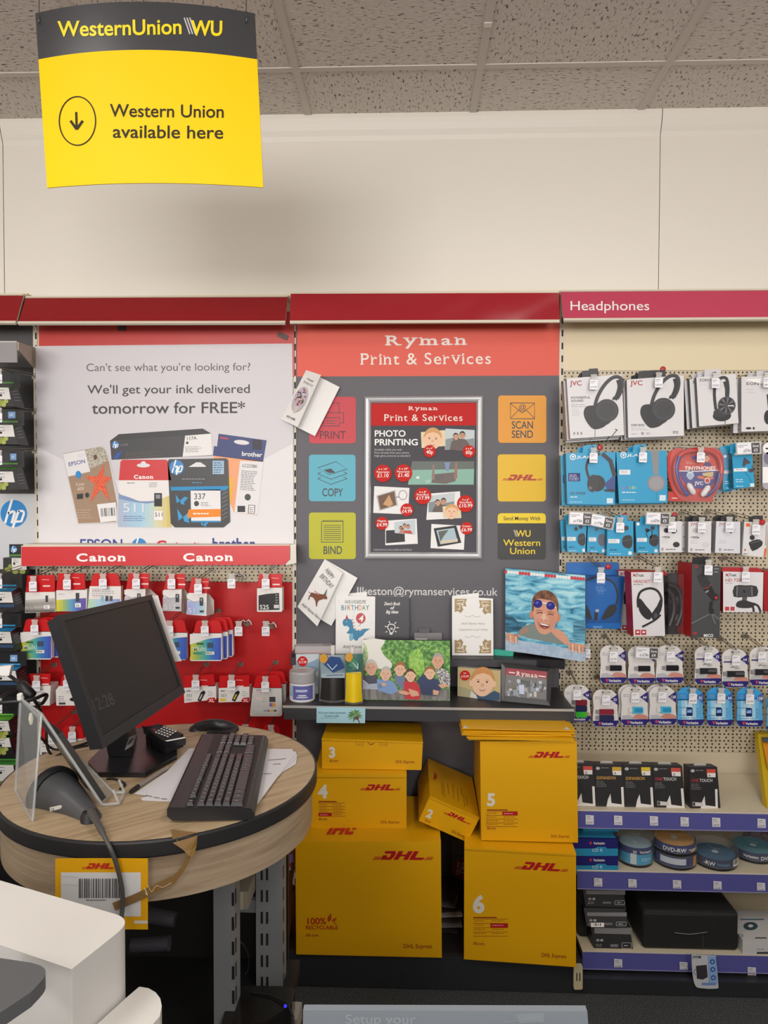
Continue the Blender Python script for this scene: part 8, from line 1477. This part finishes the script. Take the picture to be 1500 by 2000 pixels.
bs = [atz(x, y, DZ+.013) for x, y in q([(330, 400), (560, 560), (770, 470), (480, 340)])]; b = B(); b.add(bs+[Vector((p.x, p.y, DZ+.045)) for p in bs], [(0, 1, 5, 4), (1, 2, 6, 5), (2, 3, 7, 6), (3, 0, 4, 7), (4, 5, 6, 7)], M('161618', .5)); b.build('stand', t)
b = B(); b.tube([at(x, y, Y) for x, y, Y in ((278, 1418, 1.86), (288, 1436, 1.83), (297, 1470, 1.78), (314, 1499, 1.71))], .0022, M('19191b', .4), 6); tag(b.build('cable'), 'thin black cable hanging from the card terminal to the desk', 'cable')
t = thing('telephone_handset', 'curved black handset lying behind the keyboard', 'handset', atz(420, 1446, DZ)); HB = M('201f22', .4); q = lambda P: [(230+x/6, 1380+y/6) for x, y in P]; pts = [at(x, y, 1.96) for x, y in q([(885, 350), (900, 315), (960, 262), (1050, 215), (1150, 190), (1230, 195), (1300, 228), (1340, 285), (1350, 335)])]
for i, p in enumerate(pts): p.y += .015*math.sin(i)
b = B(); b.tube([tuple(p) for p in pts], [.019, .021, .018, .0145, .014, .0145, .015, .0165, .015], HB, 12); b.build('handle', t)
b = B(); c = pts[0]; b.tube([c+Vector((-.008, 0, .006)), c+Vector((.004, .0, -.02))], [.02, .023], M('1a191b', .35), 14); c = pts[-1]; b.tube([c+Vector((0, 0, .01)), c+Vector((0, 0, -.03))], [.016, .02], M('1a191b', .35), 14); b.build('ear_piece', t)
pz = atz(390, 1447, DZ+.001); b = B(); b.bbox((pz.x+.01, pz.y+.03, DZ+.001), (pz.x+.08, pz.y+.07, DZ+.014), M('19181a', .45)); b.build('cradle', t)
# ---- acrylic stand with dark tablet
AC = M('c9ccce', .06, alpha=.16); ACE = M('c9cccc', .1, alpha=.4); t = thing('tablet_stand', 'clear acrylic easel stand at the left side of the desk', 'stand', atz(64, 1604, DZ))
L0, L1 = atz(31, 1545, DZ), atz(64, 1604, DZ); T0, T1 = at(40.5, 1364, L0.y+.015), at(81, 1394, L1.y+.05); T1.z = max(T1.z, T0.z-.01)
b = B(); nrm = (L1-L0).cross(T0-L0).normalized(); b.prism([L0, L1, T1, T0], nrm*.004, AC)
for a, c in ((L0, T0), (L1, T1), (T0, T1), (L0, L1)): b.tube([a, c], .0026, ACE, 6)
b.build('rear_leg', t)
Q0, Q1 = atz(222, 1548, DZ+.004), atz(200, 1572, DZ+.004); b = B(); nf = (T1-T0).cross(Q1-T0).normalized(); nf = nf if nf.x > 0 else -nf; b.prism([T0, T1, Q1, Q0], -nf*.004, AC)
for a, c in ((T1, Q1), (T0, Q0)): b.tube([a, c], .0028, ACE, 6)
e0, e1 = atz(243, 1548, DZ+.004), atz(232, 1569, DZ+.004)
for a, c in ((Q0, e0), (Q1, e1), (e0, e1)): b.tube([a, c], .0035, ACE, 6)
for a in (e0, e1): b.tube([a, a+Vector((-.012, 0, .028))], .003, ACE, 6)
b.build('front_panel', t)
b = B(); c = T0*.45+T1*.55+(L0-T0)*.12; b.tube([c+Vector((.002, -.004, .012)), c+Vector((.002, -.004, 0)), c+Vector((.002, -.004, -.012))], [.003, .0055, .003], M('c9c9b2', .5), 10); c = T0+Vector((0, 0, .004)); b.tube([c+Vector((0, 0, -.004)), c+Vector((0, -.004, .006))], [.008, .006], M('dcdad6', .4), 10); b.build('white_pad', t)
dn = (Q1-T1).normalized(); sd = (T0-T1).normalized(); b = B(); P0 = T1+dn*.055+nf*.003+sd*.004; Lh = (Q1-T1).length-.06; wv = (T0-T1).length*.8
b.prism([P0, P0+sd*wv, P0+sd*wv+dn*Lh, P0+dn*Lh], nf*.011, M('18171a', .3)); ob = b.build('tablet', bevel=.002); tag(ob, 'thin dark tablet leaning in the clear acrylic easel', 'tablet')
# ---- barcode scanner
t = thing('barcode_scanner', 'black handheld barcode scanner lying on its side at the desk front', 'scanner', atz(130, 1600, DZ)); SCB = M('454548', .42)
def spt(x, y, Y): return at(x, y, Y)
ax = [(106, 1551, 1.508), (112, 1554, 1.502), (124, 1558, 1.49), (140, 1568, 1.472), (155, 1580, 1.455), (168, 1592, 1.44), (178, 1603, 1.428), (184, 1614, 1.42)]
rs = [.050, .047, .042, .034, .027, .0235, .022, .019]
b = B(); b.tube([spt(*p) for p in ax], rs, SCB, 24); b.build('body', t)
a0, a1 = spt(*ax[0]), spt(*ax[1]); dx = (a1-a0).normalized(); b = B(); b.tube([a0-dx*.016, a0-dx*.010, a0+dx*.002, a0+dx*.007], [.050, .0565, .0565, .052], M('141416', .6), 28); b.build('rubber_hood', t)
b = B(); e0 = spt(176, 1594, 1.42); e1 = spt(172, 1627, 1.40); b.tube([e0+Vector((0, 0, .010)), e0, (e0+e1)/2, e1], [.014, .0185, .017, .0145], M('1d1d1f', .5), 12); b.build('trigger', t)
fl = PL(112, 1578, 1.44); b = B(); b.art(fl, [(97, 1577), (118, 1572), (127, 1577), (98, 1585)], M('b9b7b2', .45), 1); b.text(fl, 'CE', 99, 1583, 4.5, INK, 2, bold=1); b.build('rating_label', t)
CBL = M('4a4845', .45); b = B(); pts = [spt(178, 1586, 1.405), spt(184, 1596, 1.385), spt(198, 1622, 1.34), spt(212, 1650, 1.318), hc(222, 1672, DR+.010), hc(232, 1705, DR+.010), hc(239, 1740, DR+.009), hc(239, 1775, DR+.012), hc(236, 1800, DR+.02)]
b.tube(curve(pts, 3), [.0085]*4+[.0065]*3+[.0042]*18, CBL, 10); tag(b.build('scanner_cable'), 'grey scanner cable running over the desk edge across the courier notice', 'cable')
# ---- loose black leads at the left
KC = M('161617', .45); b = B(); b.tube(curve([at(8, 1312, 1.62), at(22, 1322, 1.62), at(38, 1334, 1.61)], 3), .004, KC, 8); b.tube([at(38, 1334, 1.61), at(42, 1338, 1.61), at(62, 1360, 1.60), at(64, 1362, 1.60)], [.006, .0125, .0125, .006], KC, 12); b.tube(curve([at(62, 1360, 1.60), at(80, 1390, 1.64), at(90, 1420, 1.70), at(93, 1462, 1.76), at(112, 1486, 1.78), at(128, 1497, 1.80)], 4), .0034, KC, 8); tag(b.build('cable'), 'black lead with a fat cylindrical ferrite above the acrylic easel', 'cable')
b = B(); b.tube(curve([at(-10, 1374, 1.56), at(20, 1371, 1.56), at(60, 1367, 1.57), at(86, 1357, 1.60), at(91, 1360, 1.62), at(82, 1374, 1.64), at(70, 1372, 1.66)], 4), .0042, KC, 8); tag(b.build('cable'), 'black lead crossing in front of the acrylic easel top', 'cable')
b = B(); b.tube(curve([at(80, 1440, 1.72), at(98, 1460, 1.75), at(118, 1464, 1.76), at(150, 1457, 1.78), at(172, 1450, 1.8)], 4), .003, KC, 8); b.tube(curve([at(92, 1494, 1.74), at(108, 1478, 1.76), at(140, 1463, 1.78), at(172, 1456, 1.8)], 4), .003, KC, 8); tag(b.build('cable'), 'crossed black leads between the easel and the monitor', 'cable')
b = B(); b.tube(curve([atz(208, 1521, DZ+.003), atz(222, 1521, DZ+.003), atz(240, 1528, DZ+.003), atz(244, 1534, DZ+.003), atz(234, 1541, DZ+.003)], 4), .0025, KC, 8); tag(b.build('cable'), 'short black lead loop on the desk in front of the monitor base', 'cable')
b = B(); p = [at(0, 1301, 1.6), at(22, 1300, 1.6), at(17, 1320, 1.6), at(0, 1317, 1.6)]; b.prism([at(-12, 1303, 1.6)]+p[1:3]+[at(-12, 1318, 1.6)], (0, .012, 0), M('dcdad8', .35)); tag(b.build('plug'), 'white plastic plug at the left edge above the easel', 'plug')
# ---- receipt roll edge behind the monitor
b = B(); pb = ctr-nn*.05; pl = PL(320, 1200, 2.09); b.grid(lambda u, v: pl.p([296, 308][u > .5]+(u-.5)*2+(v*34+v*v*12), 1163+v*128, .01*math.sin(u*3)), 2, 10, M('e2e0dd', .5)); tag(b.build('paper_strip'), 'long white paper strip clipped behind the right edge of the monitor', 'paper')
# ---- printer in the lower left corner
t = thing('printer', 'white printer with rounded corners in the lower left corner', 'printer', atz(60, 1850, .6)); PWH = M('dedbd6', .4); zt = 1.00
Ck, Cf, Cl = atz(262, 1796, zt), atz(140, 1893, zt), atz(-10, 1842, zt); Cb = Ck+(Cl-Cf)*3.2; Cl2 = Cf+(Cl-Cf)*3.2
def rnd(A, Bp, Cp, r, n=8):
    """rounded corner at Bp between A and Cp"""
    u, v = (A-Bp).normalized(), (Cp-Bp).normalized(); c0, c1 = Bp+u*r, Bp+v*r; return [c0*(1-k/n)**2+Bp*2*(k/n)*(1-k/n)+c1*(k/n)**2 for k in range(n+1)]
top = [Cl2, Cf]+rnd(Cf, Ck, Cb, .035)+[Cb]
b = B(); b.prism(top, (0, 0, -.42), PWH, M('d3d1cf', .4)); b.build('body', t, bevel=.0015)
zl = .905; tp = [atz(x, y, zl) for x, y in ((236, 1946), (268, 1928))]; E1, E2, E3 = atz(312, 1930, zl), atz(316, 2010, zl), atz(240, 2040, zl)
low = [atz(x, y, zl) for x, y in ((190, 2000), (245, 1950), (272, 1927), (290, 1930), (304, 1938), (313, 1950), (316, 1965), (312, 1985), (296, 2003), (270, 2030), (200, 2060))]
b = B(); b.prism(low, (0, 0, -.3), PWH); b.build('side_unit', t, bevel=.0015)
zg = 1.045; g = [atz(x, y, zg) for x, y in ((-60, 1862), (0, 1871), (60, 1880))]+rnd(atz(60, 1880, zg), atz(104, 1892, zg), atz(60, 1938, zg), .025)+[atz(60, 1938, zg), atz(0, 1978, zg), atz(-60, 2010, zg)]
b = B(); b.prism(g[::-1], (0, 0, -.017), M('5d5e61', .45)); b.build('output_tray', t, bevel=.003)
# printer stand to the floor
b = B(); m_ = (Ck+Cl2)/2; b.bbox((m_.x-.2, m_.y-.15, 0), (m_.x+.12, m_.y+.1, .58), M('3a3a3d', .5)); tag(b.build('printer_stand'), 'dark pedestal under the white printer', 'stand')
# ---- blue-grey display sign at the bottom
t = thing('display_board', 'pale blue-grey board reading Setup your at the bottom of the photo', 'sign', atz(870, 2000, .75)); zb_ = .86; A_, Bq = at(592, 1973, 1.07), at(1147, 1975, 1.055); dn = Vector((0, -.05, -.5)); b = B(); Cq, Dq = Bq+dn+Vector((.035, 0, 0)), A_+dn
BG = M('8d96a0', .4); b.prism([A_, Bq, Cq, Dq][::-1], (0, .012, .0), BG); pl = PL.three(A_, Bq-A_, A_-Dq); pl.n = pl.n if pl.n.y < 0 else -pl.n; b.text(pl, 'Setup your', 674, 1999, 19, M('a9b1ba', .35), 1, wd=138)
b.art(pl, [(1008, 1981), (1062, 1977), (1062, 1996), (1014, 1998)], M('98a1ab', .35), 1); b.line(pl, [(985, 1996), (1040, 1988), (1064, 1994)], 1.5, M('a1a9b2', .35), 2); b.build('board', t)
b = B(); m_ = (A_+Bq)/2; b.bbox((m_.x-.02, m_.y+.014, .02), (m_.x+.02, m_.y+.05, A_.z-.05), M('8d9095', .35)); b.bbox((m_.x-.15, m_.y-.12, 0), (m_.x+.15, m_.y+.16, .02), M('8d9095', .35)); b.build('stand', t)
# ---- hanging sign
t = thing('hanging_sign', 'bowed yellow and charcoal money transfer sign hanging from the ceiling', 'sign', at(300, 365, 1.70))
HT = {(0, 0): at(69, 26, 1.69), (1, 0): at(498, 26, 1.69), (0, 1): at(92, 367, 1.70), (1, 1): at(514, 366, 1.70)}
hn = (HT[1, 0]-HT[0, 0]).cross(HT[0, 0]-HT[0, 1]).normalized(); hn = hn if hn.y < 0 else -hn
class SIGN:
    """bowed card; pixels are read off its flat four-corner frame"""
    def __init__(s):
        s.q = PL.three(HT[0, 1], HT[1, 1]-HT[0, 1], HT[0, 0]-HT[0, 1])
    def uv(s, u, v, h=0):
        a = HT[0, 0]*(1-u)*(1-v)+HT[1, 0]*u*(1-v)+HT[0, 1]*(1-u)*v+HT[1, 1]*u*v; return a+hn*(.042*(1-.35*v)*(1-(2*u-1)**2)+h)
    def p(s, x, y, h=0):
        u, v = .5, .5                                         # find the card point seen at this pixel
        for _ in range(7):
            X, Y = topx(s.uv(u, v)); X1, Y1 = topx(s.uv(u+.01, v)); X2, Y2 = topx(s.uv(u, v+.01))
            a, c, d, e = (X1-X)/.01, (X2-X)/.01, (Y1-Y)/.01, (Y2-Y)/.01; D_ = a*e-c*d; dx_, dy_ = x-X, y-Y; u += (dx_*e-c*dy_)/D_; v += (a*dy_-d*dx_)/D_
        return s.uv(u, v, h)
SG = SIGN(); HY, HK = NT('sign_yellow', .5), NT('sign_charcoal', .3); HY.b.inputs['Base Color'].default_value = rgb('f0c400'); HY.b.inputs['Specular IOR Level'].default_value = .2; HK.b.inputs['Base Color'].default_value = rgb('39383b')
b = B(); vb = .262; b.grid(lambda u, v: SG.uv(u, vb+(1-vb)*v, 0), 24, 6, HY.m); b.grid(lambda u, v: SG.uv(u, vb*v, 0), 24, 3, HK.m); b.grid(lambda u, v: SG.uv(1-u, v, -.003), 24, 6, HY.m)
for u in (0, 1): b.add([SG.uv(u, 0, 0), SG.uv(u, 1, 0), SG.uv(u, 1, -.003), SG.uv(u, 0, -.003)], [(0, 1, 2, 3)], HY.m)
b.add([SG.uv(k/24, 1, h) for h in (0, -.003) for k in range(25)], [(k, k+1, k+26, k+25) for k in range(24)], M('c9b23a'))
YT, KT_ = M('efd318', .3), M('2a2416', .5, spec=.2)
b.text(SG, 'WesternUnion', 114, 71.5, 31, YT, 2, wd=241, bold=1.6, rot=-1.2); b.text(SG, 'WU', 374, 69, 30, YT, 2, wd=60, bold=2.4, rot=1)
for i in range(3): b.line(SG, [(360+i*5.4, 35), (371+i*5.4, 67)], 2.4, M('c2bfc0', .3), 2)
b.text(SG, 'Western Union', 215, 228, 26, KT_, 2, wd=222, bold=.9, rot=.5); b.text(SG, 'available here', 220, 269, 26, KT_, 2, wd=216, bold=.9, rot=.5)
b.line(SG, [(151.5+35.5*math.cos(math.radians(a)), 236.5+47.5*math.sin(math.radians(a))) for a in range(0, 360, 9)], 2.4, KT_, 2, True)
b.line(SG, [(149, 219), (150, 250)], 4.4, KT_, 2); b.line(SG, [(138, 236), (150, 253), (162, 236)], 5, KT_, 2.3); b.build('card', t)
for x in (76, 482):
    b = B(); u = (x-69)/430; p = SG.uv(u, .035, .002); q = Vector((p.x, p.y+.01, ZC-.004)); b.tube([p+Vector((0, 0, -.012)), p+Vector((.002, -.003, -.014)), p+Vector((.003, -.001, 0)), p+Vector((.001, .002, .012)), q], .0011, M('77757a', .3, .8), 6); b.build('hanging_wire', t)
